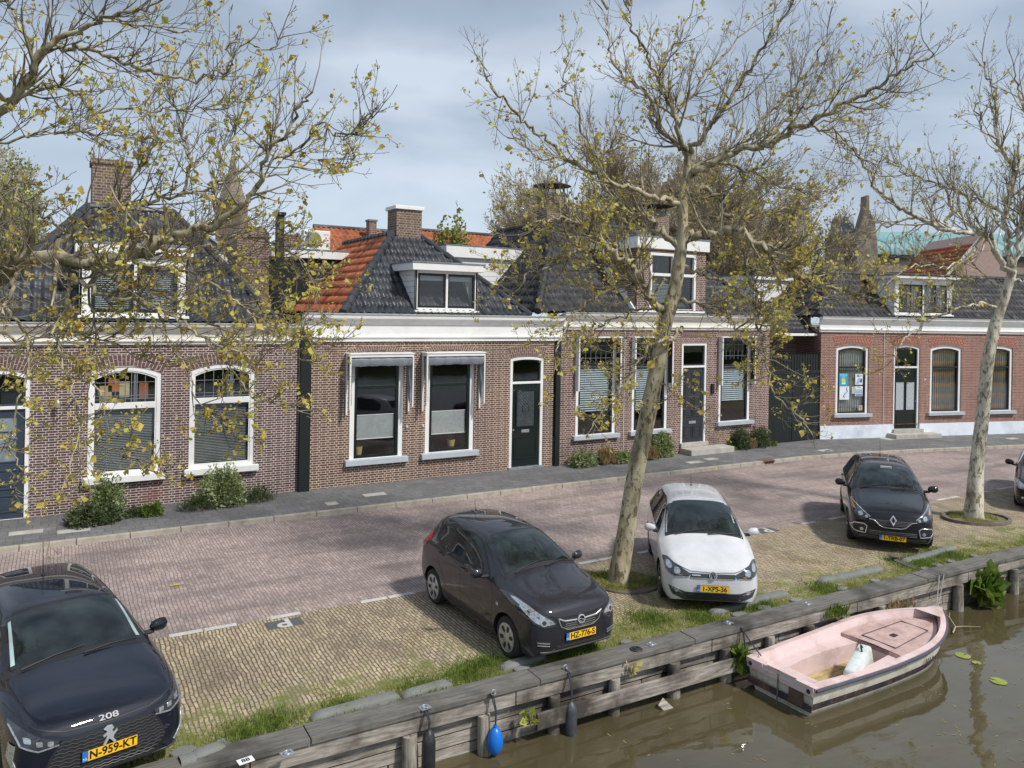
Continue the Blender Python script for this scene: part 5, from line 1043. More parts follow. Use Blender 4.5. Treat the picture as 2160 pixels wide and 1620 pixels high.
class Car:
    def __init__(s, name, lab, P, loc, head, pm):
        s.P = P; s.root = thing(name, lab, 'car', (loc[0], loc[1], .004), math.atan2(head[1], head[0]), 'cars parked nose to the canal')
        s.root.location.z = .004; me = skin(P); s.bvh = BVHTree.FromPolygons([v.co.copy() for v in me.vertices], [tuple(p.vertices) for p in me.polygons]); me.name = 'body'; me.materials.clear(); me.materials.append(M[pm]); s.pm = M[pm]
        b_ = bpy.data.objects.new('body', me); COL.objects.link(b_)
        for xw in P['ax']:
            for sg in (-1, 1):
                q = MB(); r = P['rw']+.055; yo = P['hw']+.1; q.lathe([(0, sg*(P['hw']-.30)), (r, sg*(P['hw']-.30)), (r, sg*yo), (0, sg*yo)], 40, axis='y', c=(-xw, 0, P['rw'])); c = q.build('cutter', M['plastic'])
                bpy.context.view_layer.update(); md = b_.modifiers.new('b', 'BOOLEAN'); md.object = c; md.operation = 'DIFFERENCE'; md.solver = 'EXACT'
                bpy.context.view_layer.update(); m2 = bpy.data.meshes.new_from_object(b_.evaluated_get(bpy.context.evaluated_depsgraph_get())); b_.modifiers.clear(); b_.data = m2; bpy.data.objects.remove(c)
        m2.materials.clear(); m2.materials.append(M[pm]); m2.materials.append(M['plastic']); m2.name = 'body'
        mi = []
        for p in m2.polygons:
            c = p.center; w_ = 0
            for xw in P['ax']:
                if math.hypot(c.x+xw, c.z-P['rw']) < P['rw']+.054 and abs(c.y) < P['hw'] and c.z < P['rw']*2.2 and abs(p.normal.y) < .98 and (Vector((c.x+xw, 0, c.z-P['rw'])).dot(Vector((p.normal.x, 0, p.normal.z))) < 0.0): w_ = 1
                if math.hypot(c.x+xw, c.z-P['rw']) < P['rw']+.05 and abs(c.y) < P['hw']-.28: w_ = 1
            if c.z < P['st'][2][1]+.02 and p.normal.z < -.5: w_ = 1
            mi.append(w_)
        m2.polygons.foreach_set('material_index', mi); m2.polygons.foreach_set('use_smooth', [True]*len(m2.polygons))
        try: m2.set_sharp_from_angle(angle=R(35))
        except Exception: pass
        b_.parent = s.root; s.body = b_
    def hit(s, d, a, b_):
        if d == 'F': b_ = b_+s.P.get('fz', 0.)
        dr, of = DIRS[d]; o = of(a, b_); loc, nr, i, ds = s.bvh.ray_cast(o, dr)
        if loc is None: loc, nr, i, ds = s.bvh.find_nearest(o+dr*(1.1 if d == 'F' else 1.2))
        if nr.dot(dr) > 0: nr = -nr
        return loc, nr
    def patch(s, name, d, P, mt, off=.004, r=.25, step=.05, parent=None, smooth=True, sink=.012, rnd=True):
        if rnd: P = smoothpoly(P, r)
        n = len(P); B = []
        for i in range(n):
            a = Vector(P[i]); c = Vector(P[(i+1) % n]); k = max(1, int((c-a).length/step)); B += [a+(c-a)*j/k for j in range(k)]
        nb = len(B); xs = [p.x for p in B]; ys = [p.y for p in B]; I = []
        x = min(xs)+step*.5
        while x < max(xs):
            y = min(ys)+step*.5
            while y < max(ys): I.append(Vector((x, y))); y += step
            x += step
        def inside(p):
            c = False
            for i in range(nb):
                a, b_ = B[i], B[i-1]
                if (a.y > p.y) != (b_.y > p.y) and p.x < (b_.x-a.x)*(p.y-a.y)/(b_.y-a.y)+a.x: c = not c
            return c and min((p-q).length for q in B) > step*.45
        I = [p for p in I if inside(p)]
        vs, es, fs, *_ = delaunay_2d_cdt(B+I, [(i, (i+1) % nb) for i in range(nb)], [], 1, 1e-6)
        V = []
        for p in vs:
            l_, nr = s.hit(d, p.x, p.y); V.append(l_+nr*off)
        nv = len(V); Fc = [tuple(f) for f in fs]
        # skirt
        edges = {}
        for f in Fc:
            for i in range(len(f)):
                e_ = (f[i], f[(i+1) % len(f)]); edges[tuple(sorted(e_))] = edges.get(tuple(sorted(e_)), [])+[e_]
        for k_, e_ in edges.items():
            if len(e_) == 1:
                a, c = e_[0]; l1, n1 = s.hit(d, vs[a].x, vs[a].y); l2, n2 = s.hit(d, vs[c].x, vs[c].y); k = len(V); V += [l1-n1*sink, l2-n2*sink]; Fc.append((c, a, k, k+1))
        q = MB(); q.add(V, Fc); o = q.build(name, mt, parent or s.root, smooth=smooth); return o
    def strip(s, name, d, pts, w, mt, off=.003, h=.0, parent=None, closed=False, step=.04, build=True):
        # narrow ribbon lying on the skin
        P = []; L = list(pts)+([pts[0]] if closed else [])
        for a, c in zip(L, L[1:]):
            a = Vector(a); c = Vector(c); k = max(1, int((c-a).length/step)); P += [a+(c-a)*j/k for j in range(k)]
        P.append(Vector(L[-1])); n = len(P); V = []
        for i, p in enumerate(P):
            t_ = (P[min(i+1, n-1)]-P[max(i-1, 0)]).normalized() if not (closed and i in (0, n-1)) else (P[1]-P[-2]).normalized(); nn = Vector((-t_.y, t_.x))*w/2
            l0, n0 = s.hit(d, p.x, p.y)
            for sg, of in ((-1, -.008), (-1, off), (-.45, off+h), (.45, off+h), (1, off), (1, -.008)):
                l_, nr = s.hit(d, p.x+nn.x*sg, p.y+nn.y*sg); V.append(l_+n0*of)
        q = MB(); q.add(V, [(i*6+j, i*6+j+1, (i+1)*6+j+1, (i+1)*6+j) for i in range(n-1) for j in range(5)])
        return q.build(name, mt, parent or s.root, smooth=True) if build else q
    def wheels(s, style):
        P = s.P
        for xw in P['ax']:
            for sg in (-1, 1):
                r = P['rw']; w = P.get('tw', .19); yo = sg*(P['hw']-.015); yi = sg*(P['hw']-.015-w); rr = r*.69
                q = MB(); pr = [(rr, yo-sg*.01), (rr+.02, yo), (r*.86, yo+sg*.004), (r*.96, yo-sg*.012), (r, yo-sg*.035), (r, yi+sg*.03), (r*.95, yi), (rr, yi)]
                wh = thing('wheel', None, None, (-xw, 0, r)); wh.parent = s.root
                q.lathe(pr, 40, axis='y'); q.build('tyre', M['tyre'], wh, smooth=True)
                q = MB(); mt = M['silver']; q.lathe([(rr, yo-sg*.008), (rr*.94, yo-sg*.012), (rr*.9, yo-sg*.05), (rr*.3, yo-sg*.09), (0, yo-sg*.09)], 36, axis='y')
                if style == 'cover': q = MB(); q.lathe([(rr, yo-sg*.008), (rr*.95, yo-sg*.002), (rr*.80, yo+sg*.002), (rr*.45, yo-sg*.006), (rr*.18, yo+sg*.004), (0, yo+sg*.004)], 36, axis='y')
                rim = q.build('rim', mt if style == 'cover' else M['plastic'], wh, smooth=True)
                k = {'cover': 6, 'five': 5, 'ten': 10}[style]
                for i in range(k):
                    a = 2*math.pi*i/k+.2; u = Vector((math.cos(a), 0, math.sin(a))); v = Vector((-math.sin(a), 0, math.cos(a)))
                    if style == 'cover':
                        q = MB(); pp = [(.36, 0), (.52, .10), (.80, .13), (.88, 0), (.80, -.13), (.52, -.10)]; q.add([tuple(u*rr*x_+v*rr*y_*1.2+Vector((0, yo+sg*.0045, 0))) for x_, y_ in pp]+[tuple(u*rr*x_+v*rr*y_*1.2+Vector((0, yo-sg*.02, 0))) for x_, y_ in pp], [(0, 1, 2, 3, 4, 5)]+[(j, (j+1) % 6, (j+1) % 6+6, j+6) for j in range(6)]); q.build('hole', M['plastic'], rim)
                    else:
                        w1, w2 = (.16, .22) if k == 5 else (.10, .09); q = MB(); pp = [(.12, -w1), (.97, -w2), (.97, w2), (.12, w1)]; q.add([tuple(u*rr*x_+v*rr*y_+Vector((0, yo-sg*(.012+.02*(1-x_)), 0))) for x_, y_ in pp]+[tuple(u*rr*x_+v*rr*y_+Vector((0, yo-sg*.05, 0))) for x_, y_ in pp], [(0, 1, 2, 3)]+[(j, (j+1) % 4, (j+1) % 4+4, j+4) for j in range(4)]); q.build('spoke', M['silver'], rim)
                q = MB(); q.lathe([(rr*1.0, yo-sg*.007), (rr*1.02, yo+sg*.001), (rr*.93, yo-sg*.004)], 36, axis='y'); q.lathe([(0, yo+sg*.006), (rr*.15, yo+sg*.005), (rr*.17, yo-sg*.04)], 16, axis='y'); q.build('rim_edge', M['silver'], rim, smooth=True)
    def mirrors(s, x, y, z, mt, low='plastic', sc=1.):
        for sg in (-1, 1):
            q = MB(); V = []; n = 12; k = 9
            for i in range(k+1):
                t_ = -1+2*i/k; rad = math.sqrt(max(0, 1-abs(t_)**2.6)); 
                for j in range(n):
                    a = 2*math.pi*j/n; cx, cz = math.cos(a)*rad, math.sin(a)*rad; V.append((-x+.055*sc*(cx if cx > 0 else cx*.35)-(.03*(t_+1)/2), sg*(y+(t_+1)*.105*sc), z+.070*sc*cz*(1+.12*t_)))
            q.add(V, [(i*n+j, i*n+(j+1) % n, (i+1)*n+(j+1) % n, (i+1)*n+j) for i in range(k) for j in range(n)]); o = q.build('mirror', mt, s.root, smooth=True)
            q = MB(); q.tube([(-x-.01, sg*(y-.10), z-.07), (-x-.01, sg*(y+.05*sc), z-.055*sc)], [.035, .028], 8); q.lathe([(0, 0)], 3) if 0 else None; q.build('mirror_foot', M[low], o, smooth=True)
            q = MB(); q.box(-x-.045*sc, -x-.038*sc, sg*(y+.03*sc) if sg > 0 else -(y+.18*sc), (y+.18*sc) if sg > 0 else -(y+.03*sc), z-.045*sc, z+.045*sc); q.build('mirror_glass', M['chrome'], o)
    def plate(s, txt, y, z, tilt=0., off=.015, face=0., seps=None):
        l_, n_ = s.hit('F', y, z); x = l_.x+off; pl_ = thing('number_plate', None, None, (x, y, z+s.P.get('fz', 0.))); pl_.rotation_euler = (0, 0, face); pl_.parent = s.root
        MB().box(-.012, 0, -.262, .262, -.056, .056).build('border', M['black'], pl_, bevel=.003); MB().box(-.01, .002, -.205, .258, -.052, .052).build('yellow_field', M['plate'], pl_); MB().box(-.01, .002, -.258, -.206, -.052, .052).build('blue_field', M['pblue'], pl_)
        text('characters', txt, .112, M['black'], pl_, (.0032, .026, -.002), (math.pi/2, 0, math.pi/2), ext=.0004, bold=.0028, sx=.95); text('country_letters', 'NL', .036, M['wpaint'], pl_, (.0032, -.232, -.026), (math.pi/2, 0, math.pi/2), ext=.0004)
        return pl_
    def wipers(s, segs):
        for (p0, p1) in segs:
            a, na = s.hit('T', *p0); c, nc = s.hit('T', *p1); m_, nm = s.hit('T', (p0[0]+p1[0])/2, (p0[1]+p1[1])/2)
            MB().tube([a+na*.02, m_+nm*.028, c+nc*.015], [.010, .008, .006], 6).build('wiper', M['plastic'], s.root, smooth=True)
    def antenna(s, x, l, y=0., lean=.25):
        p, n_ = s.hit('T', y, x); a = MB(); a.tube([p, p+Vector((-l*lean, 0, l))], [.006, .003], 6); a.lathe([(.028, -.004), (.022, .012), (.008, .03), (0, .034)], 12, c=tuple(p)); a.build('antenna', M['plastic'], s.root, smooth=True)
    def sides(s, wins, seams, handle, trims=None, ind=None):
        for sg, d in ((-1, 'S-'), (1, 'S+')):
            for (nm, P, mt) in wins: s.patch(nm, d, P, M[mt], off=.004 if mt != 'plastic' else .002, r=.2, step=.07)
            for P in seams: s.strip('door_seam', d, P, .009, M['black'], off=.0012)
            for (x, z) in handle:
                l_, n_ = s.hit(d, x, z); q = MB(); q.tube([l_+Vector((.09, sg*.004, 0)), l_+Vector((.06, sg*.028, 0)), l_+Vector((-.06, sg*.028, 0)), l_+Vector((-.09, sg*.004, 0))], .012, 8); s.strip('handle_recess', d, [(x-.06, z), (x+.06, z)], .055, M['plastic'], off=.001); q.build('door_handle', s.pm, s.root, smooth=True)
            if ind: s.patch('side_indicator', d, [(ind[0]-.03, ind[1]-.02), (ind[0]+.03, ind[1]-.02), (ind[0]+.03, ind[1]+.02), (ind[0]-.03, ind[1]+.02)], M['lamp'], off=.006)
            for (nm, P, mt) in (trims or []): s.patch(nm, d, P, M[mt], off=.008, r=.15, step=.08)
    def mirror2(s, nm, P, mt, off=.004, parent=None, step=.04, r=.25, d='F', sink=.012):
        o = [s.patch(nm, d, P, mt, off=off, step=step, r=r, parent=(parent[0] if parent else None), sink=sink)]; o.append(s.patch(nm, d, [(-a, b_) for a, b_ in P][::-1], mt, off=off, step=step, r=r, parent=(parent[1] if parent else None), sink=sink)); return o
    def disc(s, nm, y, z, r, mt, off=.006, parent=None, d='F', k=14, step=.03): return s.patch(nm, d, [(y+r*math.cos(2*math.pi*i/k), z+r*math.sin(2*math.pi*i/k)) for i in range(k)], mt, off=off, parent=parent, rnd=False, step=step)
def scale_st(st, L, W, Hh, L0=3.97, W0=.84, H0=1.475): return [(x*L/L0, zb, w*W/W0, zsh*(.5+.5*Hh/H0), wsh*W/W0, wt*W/W0, zr*(Hh/H0) if zr > .95 else zr*(.5+.5*Hh/H0), zt*(Hh/H0) if zt > .98 else zt*(.5+.5*Hh/H0), xo) for (x, zb, w, zsh, wsh, wt, zr, zt, xo) in st]
LATTICE = None
def mesh_lines(car, nm, P, rows, mt, parent, w=.010, off=.010):
    # horizontal grille bars inside polygon rows: list of (z, y0, y1)
    for z, y0, y1 in rows: car.strip(nm, 'F', [(y0, z), (y1, z)], w, mt, off=off, h=.004, parent=parent)
# ---- white hatchback
ST = [(.05, .24, .60, .60, .58, .50, .68, .70, .03), (.10, .18, .74, .63, .72, .60, .745, .77, .05), (.30, .16, .81, .70, .785, .64, .83, .86, .06), (.72, .16, .835, .82, .805, .67, .925, .965, .06), (1.08, .17, .84, .90, .81, .665, .985, 1.02, .12), (1.28, .17, .84, .925, .812, .645, 1.10, 1.13, .12), (1.56, .17, .84, .94, .812, .600, 1.28, 1.315, .11), (1.85, .17, .84, .945, .81, .560, 1.405, 1.445, .08), (2.10, .17, .84, .95, .81, .555, 1.44, 1.495, .0), (2.75, .17, .84, .96, .812, .565, 1.455, 1.52, 0), (3.30, .18, .84, .97, .805, .56, 1.43, 1.49, 0), (3.62, .2, .83, .98, .79, .545, 1.36, 1.42, -.01), (3.84, .24, .81, .97, .765, .53, 1.13, 1.17, -.03), (3.95, .28, .77, .86, .73, .60, .93, .94, -.03), (4.0, .34, .68, .70, .66, .55, .74, .75, -.02)]
def poloP(): return dict(st=ST, ax=(.78, 3.25), rw=.305, hw=.825, nose=.05)
hp = Vector((-.583, -.812)); ap = Vector((9.94, 10.21)); lp = ap+hp*.80
c = Car('parked_car', 'white small hatchback with yellow plate 1-XPS-36 parked right of the middle trunk', poloP(), lp, hp, 'pwhite')
cw = c
c.patch('windscreen_surround', 'T', [(-.70, 1.04), (.70, 1.04), (.605, 1.90), (-.605, 1.90)], M['plastic'], off=.0025, r=.06, step=.08); c.patch('windscreen', 'T', [(-.655, 1.10), (.655, 1.10), (.570, 1.86), (-.570, 1.86)], M['cglass'], off=.006, r=.06, step=.08)
c.patch('rear_window', 'R', [(-.48, 1.12), (.48, 1.12), (.44, 1.36), (-.44, 1.36)], M['cglass'], r=.1)
winF = [(1.42, .985), (1.72, 1.19), (2.02, 1.345), (2.34, 1.385), (2.34, 1.0)]; winR = [(2.40, 1.0), (2.40, 1.385), (3.05, 1.365), (3.38, 1.22), (3.40, 1.03)]
sd = [('window_trim', [(1.33, .965), (1.70, 1.21), (2.02, 1.37), (2.36, 1.41), (3.08, 1.39), (3.45, 1.22), (3.45, .995), (2.4, .975)], 'plastic'), ('side_window', winF, 'cglass'), ('side_window', winR, 'cglass')]
seams = [[(1.22, .30), (1.20, .70), (1.30, .94)], [(2.50, 1.0), (2.52, .6), (2.46, .30)], [(1.22, .30), (2.46, .30)]]
c.sides(sd, seams, [(2.36, .84)], trims=[('sill', [(1.2, .165), (2.85, .165), (2.85, .22), (1.2, .22)], 'pwhite')], ind=(1.05, .68))
hl = c.mirror2('headlight', [(.36, .665), (.40, .605), (.64, .585), (.755, .66), (.79, .79), (.70, .815), (.50, .735)], M['lampd'], off=.006)
for sg, par in ((1, hl[0]), (-1, hl[1])):
    c.disc('lamp_bowl', sg*.58, .685, .052, M['lamp'], off=.009, parent=par); c.disc('lamp_bowl', sg*.70, .735, .045, M['lamp'], off=.009, parent=par); c.patch('indicator', 'F', [(sg*.47, .635), (sg*.56, .615), (sg*.54, .64)][::sg], M['ambr'], off=.010, parent=par); c.strip('lamp_edge', 'F', [(sg*.40, .61), (sg*.63, .592), (sg*.745, .66)], .012, M['lamp'], off=.009, parent=par)
c.strip('bonnet_seam', 'F', [(-.74, .80), (-.60, .775), (-.36, .70), (0, .69), (.36, .70), (.60, .775), (.74, .80)], .009, M['plastic'], off=.004)
g = c.patch('grille', 'F', [(-.365, .675), (-.37, .60), (.37, .60), (.365, .675)], M['dplas'], off=.006, r=.1); 
for z in (.60, .678): c.strip('grille_bar', 'F', [(-.36, z), (.36, z)], .010, M['chrome'], off=.009, parent=g)
c.strip('grille_badge', 'F', [(-.34, .645), (-.20, .645)], .018, M['chrome'], off=.009, parent=g)
lg = c.patch('lower_grille', 'F', [(-.72, .44), (-.66, .42), (-.45, .36), (.45, .36), (.66, .42), (.72, .44), (.66, .30), (.46, .215), (-.46, .215), (-.66, .30)], M['dplas'], off=.005, r=.15)
c.patch('grille_mesh', 'F', [(-.44, .345), (.44, .345), (.40, .24), (-.40, .24)], M['plastic'], off=.009, r=.15, parent=lg)
for z in (.265, .29, .315): c.strip('grille_bar', 'F', [(-.42+.13*(z-.24), z) if 0 else (-.41, z), (.41, z)], .007, M['dplas'], off=.012, parent=lg)
for sg in (-1, 1): c.disc('fog_lamp', sg*.585, .375, .036, M['lamp'], off=.010, parent=lg); c.strip('fog_trim', 'F', [(sg*.50, .335), (sg*.67, .40)], .008, M['lamp'], off=.009, parent=lg)
c.plate('1-XPS-36', .0, .435, off=.022)
# round badge with a V over a W
def badge_ring(c, z, r, w=.012, y=0): l_, n_ = c.hit('F', y, z); return thing('badge', None, None, (l_.x+.012, y, z+c.P.get('fz', 0.))), l_
bd, l_ = badge_ring(c, .655, .065); bd.parent = c.root; bd.rotation_euler = (0, R(-14), 0)
q = MB(); q.lathe([(.056, .0), (.056, .012), (.066, .010), (.066, -.01)], 28, axis='x'); q.build('ring', M['chrome'], bd, smooth=True); MB().lathe([(0, .004), (.057, .004)], 24, axis='x').build('disc', M['dplas'], bd)
q = MB()
for seg in ([(-.022, .050), (0, .008), (.022, .050)], [(-.046, .028), (-.022, -.046), (0, -.0), (.022, -.046), (.046, .028)]): q.tube([(.008, a, b_) for a, b_ in seg], .0055, 4)
q.build('letters', M['chrome'], bd)
c.mirrors(1.42, .83, 1.03, M['pwhite']); c.wheels('ten'); c.antenna(2.95, .22); c.wipers([((-.52, 1.02), (.02, 1.13)), ((.05, 1.0), (.58, 1.11))])
tl_ = c.mirror2('tail_light', [(.50, .80), (.74, .80), (.74, .99), (.52, .96)], M['tail'], d='R', off=.006)
# ---- dark grey hatchback
sk = scale_st(ST, 3.70, .80, 1.50)
sk = [(x, zb+(.03 if i < 2 else 0), w, zsh+(.06 if i < 4 else .02 if i < 7 else 0), wsh, wt, zr+(.085 if i < 3 else .06 if i <= 5 else 0), zt+(.085 if i < 3 else .07 if i <= 5 else 0), xo) for i, (x, zb, w, zsh, wsh, wt, zr, zt, xo) in enumerate(sk)]
hk = Vector((.035, -1.)).normalized(); lk = Vector((6.44, 9.06))
k = .932
c = Car('parked_car', 'dark grey five door hatchback with plate HZ-776-S parked left of the middle trunk', dict(st=sk, ax=(.735, 3.11), rw=.292, hw=.790, nose=.05, fz=.075), lk, hk, 'pgrey')
ck_ = c
c.patch('windscreen_surround', 'T', [(-.68, .95), (.68, .95), (.575, 1.79), (-.575, 1.79)], M['plastic'], off=.0025, r=.06, step=.08); c.patch('windscreen', 'T', [(-.635, 1.02), (.635, 1.02), (.545, 1.745), (-.545, 1.745)], M['cglass'], off=.006, r=.08, step=.08)
c.patch('rear_window', 'R', [(-.46, 1.14), (.46, 1.14), (.42, 1.38), (-.42, 1.38)], M['cglass'], r=.1)
winA = [(1.30, 1.02), (1.60, 1.22), (1.86, 1.365), (2.10, 1.40), (2.12, 1.03)]; winB = [(2.20, 1.035), (2.19, 1.40), (2.75, 1.375), (3.10, 1.30), (3.06, 1.14), (2.85, 1.05)]
sd = [('window_trim', [(1.22, .995), (1.58, 1.24), (1.86, 1.39), (2.14, 1.42), (2.80, 1.40), (3.18, 1.31), (3.12, 1.12), (2.88, 1.02)], 'plastic'), ('side_window', winA, 'cglass'), ('side_window', winB, 'cglass')]
seams = [[(1.16, .30), (1.12, .72), (1.20, .97)], [(2.15, 1.0), (2.13, .6), (2.10, .28)], [(1.16, .28), (2.62, .28)], [(2.62, .28), (2.66, .52), (2.92, .78), (2.95, 1.02)], [(1.20, .62), (2.9, .70)][:0] or [(1.13, .70), (1.12, .69)]]
c.sides(sd, seams, [(2.02, .90), (2.82, .93)], trims=[], ind=(.98, .70))
hl = c.mirror2('headlight', [(.395, .60), (.43, .545), (.60, .545), (.70, .60), (.765, .69), (.768, .85), (.72, .86), (.60, .735), (.47, .66)], M['lampd'], off=.006)
for sg, par in ((1, hl[0]), (-1, hl[1])):
    c.patch('lamp_reflector', 'F', [(sg*.42, .585), (sg*.59, .57), (sg*.685, .62), (sg*.738, .70), (sg*.745, .83), (sg*.715, .83), (sg*.60, .71), (sg*.46, .63)][::sg], M['lamp'], off=.009, parent=par); c.disc('lamp_bowl', sg*.58, .615, .05, M['chrome'], off=.012, parent=par); c.disc('lamp_core', sg*.58, .615, .03, M['lampd'], off=.014, parent=par)
c.strip('bonnet_seam', 'F', [(-.70, .86), (-.60, .76), (-.46, .685), (-.2, .665), (0, .66), (.2, .665), (.46, .685), (.60, .76), (.70, .86)], .009, M['plastic'], off=.004)
g = c.patch('grille', 'F', [(-.38, .655), (-.33, .53), (-.22, .475), (.22, .475), (.33, .53), (.38, .655)], M['plastic'], off=.004, r=.15)
c.strip('grille_wing', 'F', [(-.375, .648), (-.27, .605), (-.07, .595)], .022, M['chrome'], off=.009, h=.006, parent=g); c.strip('grille_wing', 'F', [(.07, .595), (.27, .605), (.375, .648)], .022, M['chrome'], off=.009, h=.006, parent=g)
c.strip('grille_edge', 'F', [(.375, .648), (.33, .535), (.22, .48), (-.22, .48), (-.33, .535), (-.375, .648)], .010, M['silver'], off=.007, parent=g)
for z in (.50, .53, .56): c.strip('grille_bar', 'F', [(-.26+i*.0325, z+(.006 if i % 2 else -.006)) for i in range(17)], .006, M['silver'], off=.006, parent=g)
for z in (.625,): c.strip('grille_bar', 'F', [(-.30, z), (-.06, z)], .007, M['dplas'], off=.006, parent=g); c.strip('grille_bar', 'F', [(.06, z), (.30, z)], .007, M['dplas'], off=.006, parent=g)
bd, l_ = badge_ring(c, .595, .06); bd.parent = c.root; bd.rotation_euler = (0, R(-10), 0)
MB().lathe([(.048, .0), (.048, .012), (.062, .010), (.062, -.01)], 28, axis='x').build('ring', M['chrome'], bd, smooth=True); MB().add([(.010, -.062, .006), (.010, -.01, .002), (.010, -.016, .012), (.010, .062, -.004), (.010, .012, -.004), (.010, .018, -.014)], [(0, 1, 2), (3, 4, 5), (2, 1, 5, 4)]).build('bolt', M['chrome'], bd, fix=False)
lg = c.patch('lower_grille', 'F', [(-.42, .285), (.42, .285), (.38, .225), (-.38, .225)], M['plastic'], off=.004, r=.2); [c.strip('grille_bar', 'F', [(-.38, z), (.38, z)], .007, M['dplas'], off=.007, parent=lg) for z in (.24, .26)]
fo = c.mirror2('fog_recess', [(.47, .35), (.52, .25), (.66, .27), (.70, .38)], M['plastic'], off=.004, r=.3)
for sg, par in ((1, fo[0]), (-1, fo[1])): [c.strip('fog_bar', 'F', [(sg*.50, z), (sg*.665, z+.025)], .018, M['silverd'], off=.008, h=.006, parent=par) for z in (.285, .32)]
c.strip('bumper_lip', 'F', [(-.62, .20), (-.4, .185), (0, .18), (.4, .185), (.62, .20)], .03, M['dplas'], off=.006, h=.008)
c.plate('HZ-776-S', .0, .385, off=.022); c.mirrors(1.33, .83, 1.06, M['pgrey'], sc=1.); c.wheels('cover'); c.antenna(3.05, .20); c.wipers([((-.50, .95), (.05, 1.05)), ((.02, .93), (.58, 1.03))])
c.mirror2('tail_light', [(.56, .88), (.70, .86), (.74, 1.02), (.64, 1.14), (.56, 1.10)], M['tail'], d='R', off=.010)
for sg, d in ((-1, 'S-'), (1, 'S+')): c.patch('tail_light', d, [(3.44, .90), (3.58, .90), (3.56, 1.10), (3.42, 1.16), (3.36, 1.10)], M['tail'], off=.010)
# ---- black crossover
sc_ = scale_st(ST, 4.12, .86, 1.56)
sc_ = [(x, zb+.05, w, zsh+.04, wsh, wt, zr+(.05 if i < 6 else 0), zt+(.05 if i < 6 else 0), xo+(.03 if i < 4 else 0)) for i, (x, zb, w, zsh, wsh, wt, zr, zt, xo) in enumerate(sc_)]
hc = Vector((-.766, -.643)); lc = Vector((15.38, 10.30))
c = Car('parked_car', 'black crossover with chrome framed fog lamps and plate 1-TRB-07 parked left of the right trunk', dict(st=sc_, ax=(.87, 3.475), rw=.325, hw=.865, nose=.08, tw=.2), lc, hc, 'pblack')
cc_ = c
c.patch('windscreen_surround', 'T', [(-.745, 1.07), (.745, 1.07), (.635, 1.97), (-.635, 1.97)], M['plastic'], off=.0025, r=.06, step=.08); c.patch('windscreen', 'T', [(-.70, 1.13), (.70, 1.13), (.60, 1.93), (-.60, 1.93)], M['cglass'], off=.006, r=.06, step=.08)
c.patch('rear_window', 'R', [(-.50, 1.18), (.50, 1.18), (.46, 1.42), (-.46, 1.42)], M['cglass'], r=.1)
l_, n_ = c.hit('T', 0.02, 1.80); MB().box(-.02, .02, -.12, .12, -.03, .03).build('inner_mirror', mat('pale_mirror_back', (.45, .48, .46), .4), c.root, bevel=.01).location = l_+Vector((.03, 0, .005))
k2 = 1.04
sd = [('window_trim', [(1.38, 1.07), (1.74, 1.28), (2.05, 1.43), (2.45, 1.48), (3.15, 1.45), (3.55, 1.27), (3.45, 1.11)], 'plastic'), ('side_window', [(1.48, 1.09), (1.76, 1.26), (2.05, 1.41), (2.38, 1.455), (2.38, 1.10)], 'cglass'), ('side_window', [(2.46, 1.10), (2.46, 1.455), (3.12, 1.425), (3.45, 1.27), (3.36, 1.13)], 'cglass')]
c.sides(sd, [[(1.26, .35), (1.24, .75), (1.34, 1.05)], [(2.42, 1.07), (2.42, .35)], [(1.26, .34), (3.0, .34)], [(3.0, .34), (3.02, .6), (3.3, .9), (3.3, 1.1)]], [(2.28, .96), (3.15, 1.0)], trims=[('sill', [(1.3, .23), (3.05, .23), (3.05, .33), (1.3, .33)], 'plastic')])
hl = c.mirror2('headlight', [(.43, .73), (.50, .685), (.66, .70), (.76, .78), (.80, .93), (.76, .95), (.62, .86)], M['lampd'], off=.006)
for sg, par in ((1, hl[0]), (-1, hl[1])):
    c.disc('lamp_bowl', sg*.62, .765, .045, M['lamp'], off=.010, parent=par); c.disc('lamp_bowl', sg*.51, .725, .03, M['lamp'], off=.010, parent=par); c.patch('indicator', 'F', [(sg*.70, .82), (sg*.755, .82), (sg*.765, .90)][::sg], M['ambr'], off=.010, parent=par); c.strip('lamp_edge', 'F', [(sg*.44, .735), (sg*.62, .858), (sg*.77, .945)], .016, M['lamp'], off=.009, parent=par)
g = c.patch('grille', 'F', [(-.46, .75), (-.14, .72), (0, .71), (.14, .72), (.46, .75), (.44, .69), (.24, .56), (-.24, .56), (-.44, .69)], M['plastic'], off=.004, r=.1)
c.strip('chrome_brow', 'F', [(-.46, .685), (-.36, .672), (-.24, .56), (-.16, .535), (.16, .535), (.24, .56), (.36, .672), (.46, .685)], .018, M['chrome'], off=.010, h=.006, parent=g)
for z in (.59, .62, .65, .68): c.strip('grille_bar', 'F', [(-.26-(z-.6)*1.5, z), (.26+(z-.6)*1.5, z)], .012, M['silverd'], off=.008, h=.003, parent=g)
bd, l_ = badge_ring(c, .70, .1); bd.parent = c.root; bd.rotation_euler = (0, R(-12), 0)
A = [(0, .115), (.072, 0), (0, -.115), (-.072, 0)]; B_ = [(0, .062), (.036, 0), (0, -.062), (-.036, 0)]; q = MB(); V = [(.0, a, b_) for a, b_ in A]+[(.022, a*.75, b_*.75) for a, b_ in A]+[(.006, a, b_) for a, b_ in B_]; q.add(V, [(i, (i+1) % 4, (i+1) % 4+4, i+4) for i in range(4)]+[(i+4, (i+1) % 4+4, (i+1) % 4+8, i+8) for i in range(4)]); q.build('diamond', M['chrome'], bd, fix=False); MB().add([(.005, a, b_) for a, b_ in B_], [(0, 1, 2, 3)]).build('field', M['black'], bd, fix=False)
